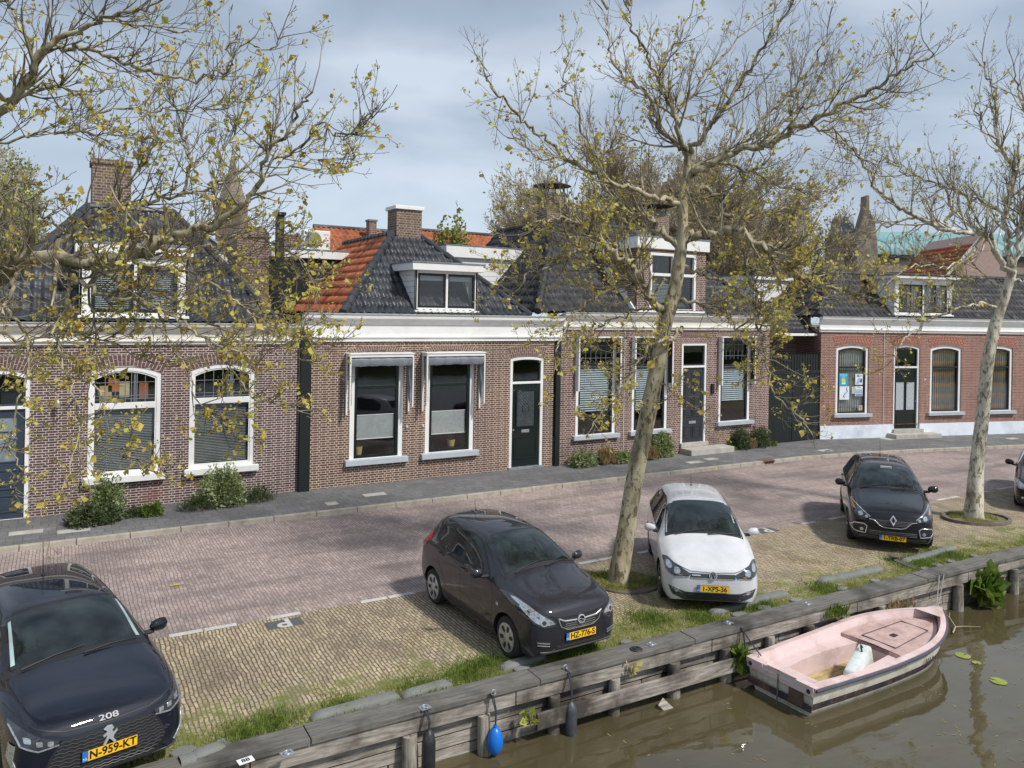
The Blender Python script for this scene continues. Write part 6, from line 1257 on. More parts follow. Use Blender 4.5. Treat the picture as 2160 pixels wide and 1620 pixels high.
lg = c.patch('lower_grille', 'F', [(-.46, .47), (.46, .47), (.48, .36), (-.48, .36)], M['plastic'], off=.004, r=.1); [c.strip('grille_bar', 'F', [(-.46, z), (.46, z)], .012, M['silverd'], off=.009, h=.004, parent=lg) for z in (.385, .415, .445)]
fo = c.mirror2('fog_recess', [(.50, .52), (.53, .36), (.74, .38), (.82, .47), (.74, .56), (.56, .57)], M['plastic'], off=.004, r=.2)
for sg, par in ((1, fo[0]), (-1, fo[1])): c.strip('chrome_frame', 'F', [(sg*a, b_) for a, b_ in ((.50, .52), (.53, .37), (.74, .385), (.81, .47), (.74, .555), (.56, .565))], .018, M['chrome'], off=.009, h=.004, parent=par, closed=True); c.disc('fog_lamp', sg*.60, .445, .036, M['lamp'], off=.010, parent=par)
c.patch('skid_trim', 'F', [(-.66, .33), (.66, .33), (.56, .22), (-.56, .22)], M['dplas'], off=.006, r=.15); c.plate('1-TRB-07', .0, .315, off=.035)
c.mirrors(1.50, .855, 1.13, M['pblack'], sc=1.1); c.wheels('five'); c.antenna(2.9, .35); c.wipers([((-.58, 1.06), (.02, 1.18)), ((.05, 1.03), (.62, 1.15))])
# ---- navy black hatchback, near left
sp_ = scale_st(ST, 4.055, .870, 1.44)
sp_ = [(x, zb, w, zsh+(.03 if i < 4 else 0), wsh, wt+(.03 if i < 4 else 0), zr+(.05 if i < 5 else .0), zt+(.05 if i < 5 else 0), xo) for i, (x, zb, w, zsh, wsh, wt, zr, zt, xo) in enumerate(sp_)]
hn = Vector((.22, -.975)).normalized(); ln_ = Vector((.50, 8.95))
c = Car('parked_car', 'shiny navy black hatchback with plate N-959-KT cut off at the lower left', dict(st=sp_, ax=(.86, 3.40), rw=.318, hw=.858, nose=.07, tw=.2), ln_, hn, 'pnavy')
cn_ = c
c.patch('windscreen_surround', 'T', [(-.735, 1.05), (.735, 1.05), (.63, 1.95), (-.63, 1.95)], M['plastic'], off=.0025, r=.06, step=.08); c.patch('windscreen', 'T', [(-.685, 1.14), (.685, 1.14), (.585, 1.88), (-.585, 1.88)], M['cglass'], off=.006, r=.08, step=.08)
c.patch('rear_window', 'R', [(-.48, 1.10), (.48, 1.10), (.44, 1.32), (-.44, 1.32)], M['cglass'], r=.1)
M['palef'] = mat('pale_pillar_trim', (.38, .50, .50), .6)
for sg in (-1, 1): c.patch('pillar_trim', 'T', [(sg*.655, 1.20), (sg*.615, 1.20), (sg*.55, 1.82), (sg*.575, 1.82)][::sg], M['palef'], off=.0075, r=.1)
sd = [('window_trim', [(1.36, .955), (1.74, 1.19), (2.05, 1.34), (2.45, 1.38), (3.10, 1.35), (3.45, 1.19), (3.3, 1.0)], 'plastic'), ('side_window', [(1.48, .975), (1.76, 1.17), (2.05, 1.32), (2.38, 1.355), (2.38, .98)], 'cglass'), ('side_window', [(2.46, .98), (2.46, 1.355), (3.05, 1.325), (3.32, 1.18), (3.2, 1.02)], 'cglass')]
c.sides(sd, [[(1.28, .30), (1.24, .70), (1.34, .93)], [(2.42, .95), (2.42, .30)], [(1.28, .28), (2.95, .28)], [(2.95, .28), (2.97, .5), (3.25, .8), (3.25, .98)]], [(2.28, .87), (3.1, .90)])
hl = c.mirror2('headlight', [(.45, .69), (.46, .64), (.62, .615), (.75, .66), (.81, .78), (.80, .82), (.70, .79), (.58, .73)], M['lampd'], off=.006)
for sg, par in ((1, hl[0]), (-1, hl[1])):
    for a0, b0, w_ in ((.52, .67, .034), (.61, .683, .034), (.70, .72, .034)): c.patch('lamp_element', 'F', [(sg*(a0-w_*.8), b0-.026), (sg*(a0+w_*.7), b0-.022), (sg*(a0+w_*.8), b0+.026), (sg*(a0-w_*.7), b0+.02)][::sg], M['lamp'], off=.010, parent=par)
    c.strip('light_line', 'F', [(sg*.45, .645), (sg*.62, .615), (sg*.75, .67), (sg*.80, .79)], .014, M['lamp'], off=.010, parent=par)
    c.strip('fang_light', 'F', [(sg*.80, .66), (sg*.815, .52), (sg*.77, .36), (sg*.68, .27)], .030, M['lamp'], off=.008, h=.004)
c.strip('bonnet_seam', 'F', [(-.80, .88), (-.62, .80), (-.40, .745), (0, .73), (.40, .745), (.62, .80), (.80, .88)], .009, M['plastic'], off=.004)
g = c.patch('grille', 'F', [(-.42, .68), (.42, .68), (.52, .55), (.58, .40), (.44, .26), (-.44, .26), (-.58, .40), (-.52, .55)], M['plastic'], off=.004, r=.2, step=.06)
for i in range(12):
    z = .28+i*.034; hwid = min(.56, .44+(z-.26)*.9) if z < .40 else .56-(z-.40)*.48
    c.strip('grille_bar', 'F', [(-hwid+2*hwid*j/24, z+(.006 if j % 2 else -.006)) for j in range(25)], .009, M['dplas'], off=.007, h=.004, parent=g)
bd, l_ = badge_ring(c, .61, .1); bd.parent = c.root; bd.rotation_euler = (0, R(-8), 0)
lion = [(-.055, .060), (-.02, .085), (.02, .080), (.035, .055), (.015, .035), (.03, .015), (.06, .04), (.068, .02), (.035, -.012), (.028, -.04), (.055, -.075), (.035, -.088), (.005, -.05), (-.015, -.035), (-.045, -.085), (-.068, -.078), (-.035, -.02), (-.03, .005), (-.058, -.012), (-.066, .004), (-.03, .03), (-.035, .045)]
MB().add([(.012, a, b_) for a, b_ in lion]+[(.0, a*1.1, b_*1.1) for a, b_ in lion], [tuple(range(22))]+[(i, (i+1) % 22, (i+1) % 22+22, i+22) for i in range(22)]).build('lion', M['chrome'], bd)
l_, n_ = c.hit('F', 0, .765); text('model_lettering', '208', .080, mat('silver_lettering', (.42, .43, .45), .6), c.root, tuple(l_+n_*.016), (math.pi/2-R(42), 0, math.pi/2), ext=.002, bold=.001, sx=1.6)
c.plate('N-959-KT', -.0, .47, off=.03)
lp_ = c.strip('bumper_lip', 'F', [(-.72, .22), (-.45, .19), (0, .18), (.45, .19), (.72, .22)], .03, M['dplas'], off=.006, h=.008)
c.mirrors(1.48, .86, 1.01, M['pnavy'], sc=1.1); c.wheels('ten'); c.antenna(2.9, .42, lean=.1); c.wipers([((-.58, 1.07), (.05, 1.17)), ((.02, 1.04), (.60, 1.14))])
# ---- black estate at the right edge
sv = scale_st(ST, 4.5, .885, 1.45)
g0 = gnd(2141, 1063); hv = Vector((-.905, -.42)).normalized(); rt = Vector((hv.y, -hv.x)); axc = Vector((g0.x, g0.y))-rt*.84; lv = axc+hv*.95
c = Car('parked_car', 'black estate car cut off by the right edge of the picture', dict(st=sv, ax=(.92, 3.55), rw=.32, hw=.872, nose=.05), lv, hv, 'pblack')
cv_ = c
c.patch('windscreen', 'T', [(-.70, 1.28), (.70, 1.28), (.60, 2.08), (-.60, 2.08)], M['cglass'], off=.006, r=.06, step=.08)
c.sides([('window_trim', [(1.52, .955), (1.96, 1.22), (2.3, 1.35), (3.6, 1.36), (3.9, 1.2), (3.8, .98)], 'plastic'), ('side_window', [(1.64, .975), (1.98, 1.19), (2.3, 1.33), (2.62, 1.35), (2.62, .98)], 'cglass'), ('side_window', [(2.7, .98), (2.7, 1.35), (3.5, 1.34), (3.5, 1.0)], 'cglass')], [[(1.4, .3), (1.38, .7), (1.48, .93)]], [(2.5, .87)])
hl = c.mirror2('headlight', [(.44, .66), (.46, .58), (.70, .58), (.82, .66), (.84, .78), (.74, .77), (.60, .70)], M['lamp'], off=.006)
c.mirror2('fog_lamp', [(.60, .34), (.66, .33), (.67, .38), (.61, .39)], M['lamp'], off=.008); c.patch('grille', 'F', [(-.34, .66), (.34, .66), (.30, .50), (-.30, .50)], M['plastic'], r=.15); c.mirrors(1.66, .90, 1.02, M['pblack'], sc=1.1); c.wheels('five'); c.plate('27-NPT-4', 0, .42)
# ------------------------------------------------------------------ the pink boat
bow = Vector((13.68, 8.22, 0)); ste = Vector((9.32, 8.02, 0)); ax_ = (bow-ste); BL = ax_.length; bo = thing('rowing_boat', 'worn pink and cream rowing boat moored along the timber quay', 'boat', (ste.x, ste.y, ZW), math.atan2(ax_.y, ax_.x))
M['pink'] = mat('faded_pink_gelcoat', (.66, .51, .50), .6, var=.08, scale=3, dirt=(.42, .31, .26), dscale=2.0, bmp=.15)
M['hull'] = mat('stained_cream_hull', (.62, .61, .54), .5, var=.10, scale=3, dirt=(.36, .27, .17), dscale=2.5)
M['stripe'] = mat('dark_hull_stripe', (.045, .035, .045), .6, var=.4, scale=6, dirt=(.20, .11, .05), dscale=3)
M['rubb'] = mat('dark_rubbing_strip', (.07, .07, .10), .6, var=.2); M['bwood'] = wood('yellowed_floor_wood', (.34, .24, .10), (.56, .44, .22), sc=(2, 9, 9)); M['engine'] = mat('white_outboard_cover', (.62, .68, .68), .4, var=.05, dirt=(.42, .38, .26), dscale=3)
def bw(t):   # half beam at rim, t 0 stern..1 bow
    return .60+.12*math.sin(min(1, t/.55)*math.pi/2) if t < .55 else .72*max(0, 1-((t-.55)/.45)**2.3)
def bz(t): return .44+.17*max(0, t-.35)**1.6*1.9+.03*(1-t)   # sheer height over the water
n = 34; prof = [(0., -.16, .0), (.55, -.12, .0), (.80, -.02, .02), (.88, .10, .05), (.935, .22, .1), (.96, .34, .2), (.985, .44, .5), (1., 1., 1.)]
def hullpt(t, k, s_):
    a, z, _ = prof[k]; B = bw(t); Z = bz(t); f = [0, .12, .25, .42, .60, .76, .88, 1.][k]; zz = -.16+(Z+.16)*f+(.12*(max(0, t-.75)/.25)**2*(1-f)); rk = (f-1)*(.30 if t > .6 else 0)*((t-.6)/.4 if t > .6 else 0)+(1-f)*.08*(1-t)
    return (t*BL+rk*1.0, s_*B*a*(1 if t < .9 else (.55+.45*f) if 0 else 1), zz)
q = MB(); m_ = len(prof); ring_ = [(k, 1) for k in range(m_-1, -1, -1)]+[(k, -1) for k in range(1, m_)]; rn = len(ring_)
V = [hullpt(i/n, k, s_) for i in range(n+1) for k, s_ in ring_]; Fc = []; mi = []
for i in range(n):
    for j in range(rn-1):
        Fc.append((i*rn+j, i*rn+j+1, (i+1)*rn+j+1, (i+1)*rn+j)); kk = min(ring_[j][0], ring_[j+1][0]); mi.append(1 if kk == 3 else 0)
q.v = V; q.f = Fc+[tuple(range(rn))]; q.m = mi+[0]; hu = q.build('hull', [M['hull'], M['stripe']], bo, smooth=True)
# transom band and bolts
q = MB(); V = []; B = bw(0); q.box(-.012, .0, -.57, .57, .10, .20); q.build('transom_stripe', M['stripe'], hu)
for y in (-.52, .52): MB().lathe([(0, -.03), (.03, -.03), (.035, -.01)], 10, axis='x', c=(0, y, .40)).build('bolt', M['darkiron'], hu)
MB().box(-.016, .0, -.42, -.18, .12, .38).build('outboard_pad', mat('brown_pad', (.10, .06, .04), .8, var=.4), hu)
# rim
q = MB(); wi = .075
def rim(t, s_, inn): 
    B = bw(t); b_ = max(0, B-(wi if inn else -.02)); return (min(t*BL+(0 if not inn else (-.10 if t > .96 else .0)), BL), s_*b_, bz(t)+(.012 if inn else .0))
ts = [i/n for i in range(n+1)]
for s_ in (-1, 1):
    V = []
    for t in ts: V += [rim(t, s_, True), rim(t, s_, False), (rim(t, s_, False)[0], rim(t, s_, False)[1], bz(t)-.045), (rim(t, s_, True)[0], rim(t, s_, True)[1], bz(t)-.03)]
    q.add(V, [(i*4+j, i*4+(j+1) % 4, (i+1)*4+(j+1) % 4, (i+1)*4+j) for i in range(n) for j in range(4)])
q.box(-.02, .10, -.585, .585, bz(0)-.13, bz(0)-.06); q.box(-.02, .10, .30, .60, bz(0)-.06, bz(0)+.01); q.box(-.02, .10, -.60, -.30, bz(0)-.06, bz(0)+.01); q.build('rim', M['pink'], bo, smooth=True)
q = MB()
for s_ in (-1, 1): q.tube([(min(t*BL+.01, BL+.02), s_*(bw(t)+.025), bz(t)-.035) for t in ts], .028, 8)
q.build('rubbing_strip', M['rubb'], bo, smooth=True)
# inner liner: side walls, benches, foredeck, well
q = MB()
for s_ in (-1, 1):
    V = []
    for t in ts: V += [(rim(t, s_, True)[0], rim(t, s_, True)[1], bz(t)-.0), (min(t*BL, BL-.14), s_*max(0, bw(t)-.14), .30+.12*max(0, t-.5))]
    q.add(V, [(2*i, 2*i+1, 2*i+3, 2*i+2) for i in range(n)])
q.add([(.10, -.55, bz(0)-.03), (.10, .55, bz(0)-.03), (.16, .50, .30), (.16, -.50, .30)], [(0, 1, 2, 3)]); q.build('inner_side', M['pink'], bo, smooth=True, fix=False)
# benches around a central well (well from x .55 to 2.35)
q = MB(); xw0, xw1, yw = .55, 2.35, .34
def strip_poly(xa, xb, ya_f, yb_f, z):
    k = 10; V = []
    for i in range(k+1):
        x = xa+(xb-xa)*i/k; V += [(x, ya_f(x), z), (x, yb_f(x), z)]
    q.add(V, [(2*i, 2*i+1, 2*i+3, 2*i+2) for i in range(k)])
bi = lambda x: max(.02, bw(x/BL)-.135)
for s_ in (-1, 1): strip_poly(.15, xw1, lambda x: s_*yw*(.8+.2*math.sin(max(0, min(1, (x-xw0)/(xw1-xw0)))*math.pi)), lambda x: s_*bi(x), .305)
strip_poly(.15, xw0, lambda x: -yw*.8, lambda x: yw*.8, .306); q.build('bench', M['pink'], bo, fix=False)
q = MB(); V = []; k = 10
for s_ in (-1, 1):
    V = [(xw0+(xw1-xw0)*i/k, s_*yw*(.8+.2*math.sin(i/k*math.pi)), z) for i in range(k+1) for z in (.305, .0)]; q.add(V, [(2*i, 2*i+1, 2*i+3, 2*i+2) for i in range(k)])
q.add([(xw0, -.28, .305), (xw0, .28, .305), (xw0, .28, 0), (xw0, -.28, 0)], [(0, 1, 2, 3)]); q.add([(xw1, -.28, .36), (xw1, .28, .36), (xw1, .28, 0), (xw1, -.28, 0)], [(0, 1, 2, 3)]); q.build('well_side', M['pink'], bo, fix=False)
q = MB(); 
for i in range(5): q.box(xw0+.0, xw1, -.30+.125*i, -.30+.125*i+.115, .0, .02)
q.build('floor_boards', M['bwood'], bo)
q = MB(); k = 18; V = []
for i in range(k+1):
    x = xw1+(BL-.20-xw1)*i/k; b_ = max(.01, bi(x)+.0); z = .36+.10*((x-xw1)/(BL-xw1)); V += [(x, -b_, z), (x, 0, z+.02), (x, b_, z)]
q.add(V, [(3*i+j, 3*i+j+1, 3*i+j+4, 3*i+j+3) for i in range(k) for j in range(2)])
q.add([(xw1, -bi(xw1), .36), (xw1, bi(xw1), .36), (xw1, bi(xw1), .29), (xw1, -bi(xw1), .29)], [(0, 1, 2, 3)]); dk = q.build('foredeck', mat('dirty_pink_deck', (.50, .35, .32), .7, var=.25, scale=5, dirt=(.24, .16, .12), dscale=1.6, bmp=.3), bo, smooth=True, fix=False)
q = MB(); 
for a, b_ in (((2.5, -.30), (3.55, -.24)), ((3.55, -.24), (3.55, .24)), ((3.55, .24), (2.5, .30)), ((2.5, .3), (2.5, -.3))):
    z = .40; q.tube([(a[0], a[1], .382+(a[0]-xw1)*.045), (b_[0], b_[1], .382+(b_[0]-xw1)*.045)], .008, 4)
q.build('hatch_seam', M['stripe'], dk); MB().box(2.85, 2.97, -.06, .03, .405, .418).build('hatch_latch', M['darkiron'], dk)
# bow cap
q = MB(); q.add([(BL-.42, -bw(.91)+.07, bz(.93)+.012), (BL-.42, bw(.91)-.07, bz(.93)+.012), (BL-.02, .06, bz(1)+.014), (BL-.02, -.06, bz(1)+.014)], [(0, 1, 2, 3)]); q.build('bow_cap', M['pink'], bo, fix=False)
# outboard cover lying across the well
en = thing('outboard_cover', 'white plastic engine cover lying in the open well of the pink boat', 'engine cover', (0, 0, 0)); en.matrix_world = bo.matrix_basis @ Matrix.Translation((1.62, -.22, .10)) @ Matrix.Rotation(R(20), 4, 'Z')
q = MB(); q.add([(-.58, -.12, 0), (.50, -.14, 0), (.50, .14, 0), (-.58, .12, 0), (-.56, -.08, .30), (.42, -.10, .38), (.42, .10, .38), (-.56, .08, .30)], [(0, 3, 2, 1), (4, 5, 6, 7), (0, 1, 5, 4), (1, 2, 6, 5), (2, 3, 7, 6), (3, 0, 4, 7)]); q.build('shell', M['engine'], en, bevel=.045, smooth=True)
MB().tube([(.12, -.02, .36), (.14, 0, .42), (.22, .02, .42), (.24, .0, .38)], .014, 6).build('handle', M['black'], en, smooth=True)
o = text('name_lettering', 'ALLIN 2', .12, M['stripe'], bo, (2.85, -(bw(.62)-.003), .285), (math.pi/2-R(8), 0, R(2)), ext=.001, bold=.002)
# ropes
def rope(lab, pts, r, mt_, nm='mooring_rope'):
    P = []
    for a, b_ in zip(pts, pts[1:]):
        a = Vector(a); b_ = Vector(b_)
        for i in range(6): t_ = i/6; P.append(a.lerp(b_, t_)-Vector((0, 0, .10*math.sin(math.pi*t_)*(a-b_).length*.25)))
    P.append(Vector(pts[-1])); o = MB().tube(P, r, 6).build(nm, mt_, smooth=True); return tag(o, lab, 'rope')
bm_ = bo.matrix_basis
e1 = gnd(1537, 1313, .06); sl_ = bm_ @ Vector((.12, .50, bz(0))); rope('dark stern line sagging from the steel plate to the stern of the pink boat', [e1, (e1.x+.08, YQ-.05, .03), (e1.x+.12, YQ-.12, -.5), sl_], .012, M['rope']); rope('second tight stern line running from the steel plate to the boat corner', [e1, (e1.x+.05, YQ-.05, .04), sl_+Vector((.08, 0, 0))], .010, M['rope'])
e2 = gnd(1886, 1181, .08); bl_ = bm_ @ Vector((BL-.1, .02, bz(1))); rope('grey bow line from the iron bollard to the tip of the pink boat', [e2, (e2.x-.05, YQ-.05, .06), bl_], .010, M['rope2']); rope('second grey bow line beside the first, tied at the boat tip', [e2+Vector((.05, 0, 0)), (e2.x+.1, YQ-.05, .06), bl_+Vector((.05, .0, 0))], .009, M['rope2'])
p0 = bm_ @ Vector((-.02, .0, bz(0)-.05)); rope('short brown rope end hanging over the transom of the pink boat into the water', [bm_ @ Vector((.12, .15, bz(0)-.05)), p0, (p0.x-.03, p0.y, ZW-.05)], .012, M['soil'])
# ------------------------------------------------------------------ trees
def tubes_np(lines, sides=4):
    VV = []; FF = []; b = 0
    for pts, rad in lines:
        P = np.asarray(pts); n = len(P); T = np.gradient(P, axis=0); T /= (np.linalg.norm(T, axis=1)[:, None]+1e-9)
        sd_ = sides if rad[0] < .03 else (8 if rad[0] < .09 else 16)
        ref = np.array([0, 0, 1.]) if abs(T[0, 2]) < .8 else np.array([1., 0, 0]); U = np.cross(T, ref); U /= (np.linalg.norm(U, axis=1)[:, None]+1e-9); Wv = np.cross(U, T)
        a = np.arange(sd_)*2*np.pi/sd_; V = P[:, None]+(U[:, None]*np.cos(a)[None, :, None]+Wv[:, None]*np.sin(a)[None, :, None])*np.asarray(rad)[:, None, None]
        VV.append(V.reshape(-1, 3)); i, j = np.meshgrid(np.arange(n-1), np.arange(sd_), indexing='ij'); i = i.ravel(); j = j.ravel(); FF.append(np.stack([b+i*sd_+j, b+i*sd_+(j+1) % sd_, b+(i+1)*sd_+(j+1) % sd_, b+(i+1)*sd_+j], 1)); b += n*sd_
    return np.concatenate(VV), np.concatenate(FF)
def catmull(P, k=5):
    P = np.asarray(P, float); Q = np.vstack([2*P[0]-P[1], P, 2*P[-1]-P[-2]]); o = []
    for i in range(1, len(Q)-2):
        for j in range(k):
            t = j/k; o.append(.5*((2*Q[i])+(-Q[i-1]+Q[i+1])*t+(2*Q[i-1]-5*Q[i]+4*Q[i+1]-Q[i+2])*t*t+(-Q[i-1]+3*Q[i]-3*Q[i+1]+Q[i+2])*t**3))
    o.append(Q[-2]); return np.array(o)
class Tree:
    def __init__(s, seed): s.rg = np.random.default_rng(seed); s.lines = []; s.twigs = []; s.tips = []
    def unit(s):
        v = s.rg.normal(size=3); return v/np.linalg.norm(v)
    def grow(s, p, d, L, r, lev, upb=.12, wig=.30, maxlev=3, dens=1., leafp=1.):
        wig = (.17, .22, .30)[min(lev, 3)-1]; rg = s.rg; n = max(3, int(L/(.10 if lev >= maxlev else .14))+1); st = L/n; P = [p]; q = p; dd = d
        for i in range(n):
            dd = dd+s.unit()*wig+np.array([0, 0, upb]); dd /= np.linalg.norm(dd); q = q+dd*st; P.append(q)
        P = np.array(P); R_ = np.maximum(r*(1-.72*np.linspace(0, 1, n+1)), .0034)
        (s.lines if r > .02 else s.twigs).append((P, R_))
        if lev < maxlev:
            m = max(2, int(L*dens*(5. if lev == 1 else 6.)))
            for k in range(m):
                t = rg.uniform(.12, .98); i = min(n-1, int(t*n)); b = P[i]+(P[i+1]-P[i])*(t*n-i); T = P[i+1]-P[i]; T /= np.linalg.norm(T); v = s.unit(); v -= v.dot(T)*T; v /= np.linalg.norm(v); a = rg.uniform(.4, .95); nd = T*math.cos(a)+v*math.sin(a)
                s.grow(b, nd, L*rg.uniform(.30, .62)*(1.1-.5*t), max(.003, R_[i]*.62), lev+1, upb, wig, maxlev, dens, leafp)
            s.tips.append((P[-1], dd))
        else:
            s.tips.append((P[-1], dd))
            if rg.random() < .45*leafp: s.tips.append((P[n//2], dd))
    def limb(s, pts, rad, dens=1., sub=1.3, upb=.12, t0=.12, maxlev=3, wig=.30, jit=.03, leafp=1.):
        P = catmull(pts, 5); n = len(P); rg = s.rg; P[1:-1] += rg.normal(0, jit, (n-2, 3)); R_ = np.interp(np.linspace(0, 1, n), np.linspace(0, 1, len(rad)), rad); s.lines.append((P, R_))
        Ls = np.linalg.norm(np.diff(P, axis=0), axis=1); tot = Ls.sum(); cum = np.concatenate([[0], np.cumsum(Ls)])/tot; m = int(tot*dens*2.9)
        for k in range(m):
            t = rg.uniform(t0, 1.); i = min(n-2, int(np.searchsorted(cum, t))-1 if t > 0 else 0); i = max(0, i); T = P[i+1]-P[i]; T /= np.linalg.norm(T); v = s.unit()+np.array([0, 0, .35]); v -= v.dot(T)*T; v /= np.linalg.norm(v); a = rg.uniform(.35, .95); nd = T*math.cos(a)+v*math.sin(a)
            s.grow(P[i], nd, sub*rg.uniform(.35, 1.)*(1.15-.5*t), min(.03, max(.0075, R_[i]*.5)), 1, upb, wig, maxlev, 1., leafp)
        T = P[-1]-P[-2]; T /= np.linalg.norm(T); s.grow(P[-1], T, sub*.6, R_[-1], 1, upb, wig, maxlev, 1., leafp)
    def leaves(s, size, per, mt, parent, frac=1., name='foliage', spread=.05, clus=False):
        rg = s.rg; Pt = np.array([t[0] for t in s.tips]); Dt = np.array([t[1] for t in s.tips]); zc = np.clip((Pt[:, 2]-5.)/5., 0, 1) if frac < .52 else 0*Pt[:, 2]; keep = rg.random(len(Pt)) < frac*(1.35-.85*zc)*((.35+1.5*(.5+.5*np.sin(Pt[:, 0]*2.3+1.3*Pt[:, 2])*np.sin(Pt[:, 1]*2.9+Pt[:, 2]*2.1))) if clus else 1.); Pt = Pt[keep]; Dt = Dt[keep]; n = len(Pt)*per; P = np.repeat(Pt, per, 0)+rg.normal(0, spread*.5, (n, 3)); D = np.repeat(Dt, per, 0)
        A = D*.5+rg.normal(0, .7, (n, 3))+np.array([0, 0, -.1]); A /= np.linalg.norm(A, axis=1)[:, None]; B = np.cross(A, rg.normal(size=(n, 3))); B /= np.linalg.norm(B, axis=1)[:, None]; C = np.cross(A, B); sz = size*rg.lognormal(0, .38, n)[:, None]
        o = P; l = sz; w = sz*.42
        v0 = o; v1 = o+A*l*.45+B*w+C*l*.10; v2 = o+A*l*1.0-C*l*.05; v3 = o+A*l*.45-B*w+C*l*.10; vm = o+A*l*.5-C*l*.06
        V = np.stack([v0, v1, v2, v3, vm], 1).reshape(-1, 3); i = np.arange(n)*5; Fq = np.concatenate([np.stack([i, i+1, i+2, i+4], 1), np.stack([i, i+4, i+2, i+3], 1)]); return npobj(name, V, Fq, mt, parent)
def px2(P, d0, s_=0., wob=None, rg=None):
    out_ = []; k = len(P)
    for i, p in enumerate(P):
        d = d0+s_*i/(k-1); out_.append(np.array(dep(p[0], p[1], d)))
    return out_
def finish(T, root, bark_, twig_, leaf_, size, per, frac, sides=3, spread=.05):
    big = [l for l in T.lines]; V, Fq = tubes_np(big, 6); npobj('limbs', V, Fq, bark_, root, smooth=True); V, Fq = tubes_np(T.twigs, sides); npobj('twigs', V, Fq, twig_, root); T.leaves(size, per, leaf_, root, frac, spread=spread, clus=True)
def trunk(root, pts, rad, mt):
    P = catmull(pts, 6); n = len(P); R_ = np.interp(np.linspace(0, 1, n), np.linspace(0, 1, len(rad)), rad); rg = np.random.default_rng(3); sd_ = 28; V = []; 
    for i in range(n):
        for j in range(sd_):
            a = 2*math.pi*j/sd_; r = R_[i]*(1+.05*math.sin(3*a+i*.35)+.035*math.sin(5*a-i*.6)+rg.normal(0, .008)); V.append((P[i][0]+math.cos(a)*r, P[i][1]+math.sin(a)*r, P[i][2]))
    Fq = [(i*sd_+j, i*sd_+(j+1) % sd_, (i+1)*sd_+(j+1) % sd_, (i+1)*sd_+j) for i in range(n-1) for j in range(sd_)]; return npobj('trunk', V, Fq, mt, root, smooth=True)
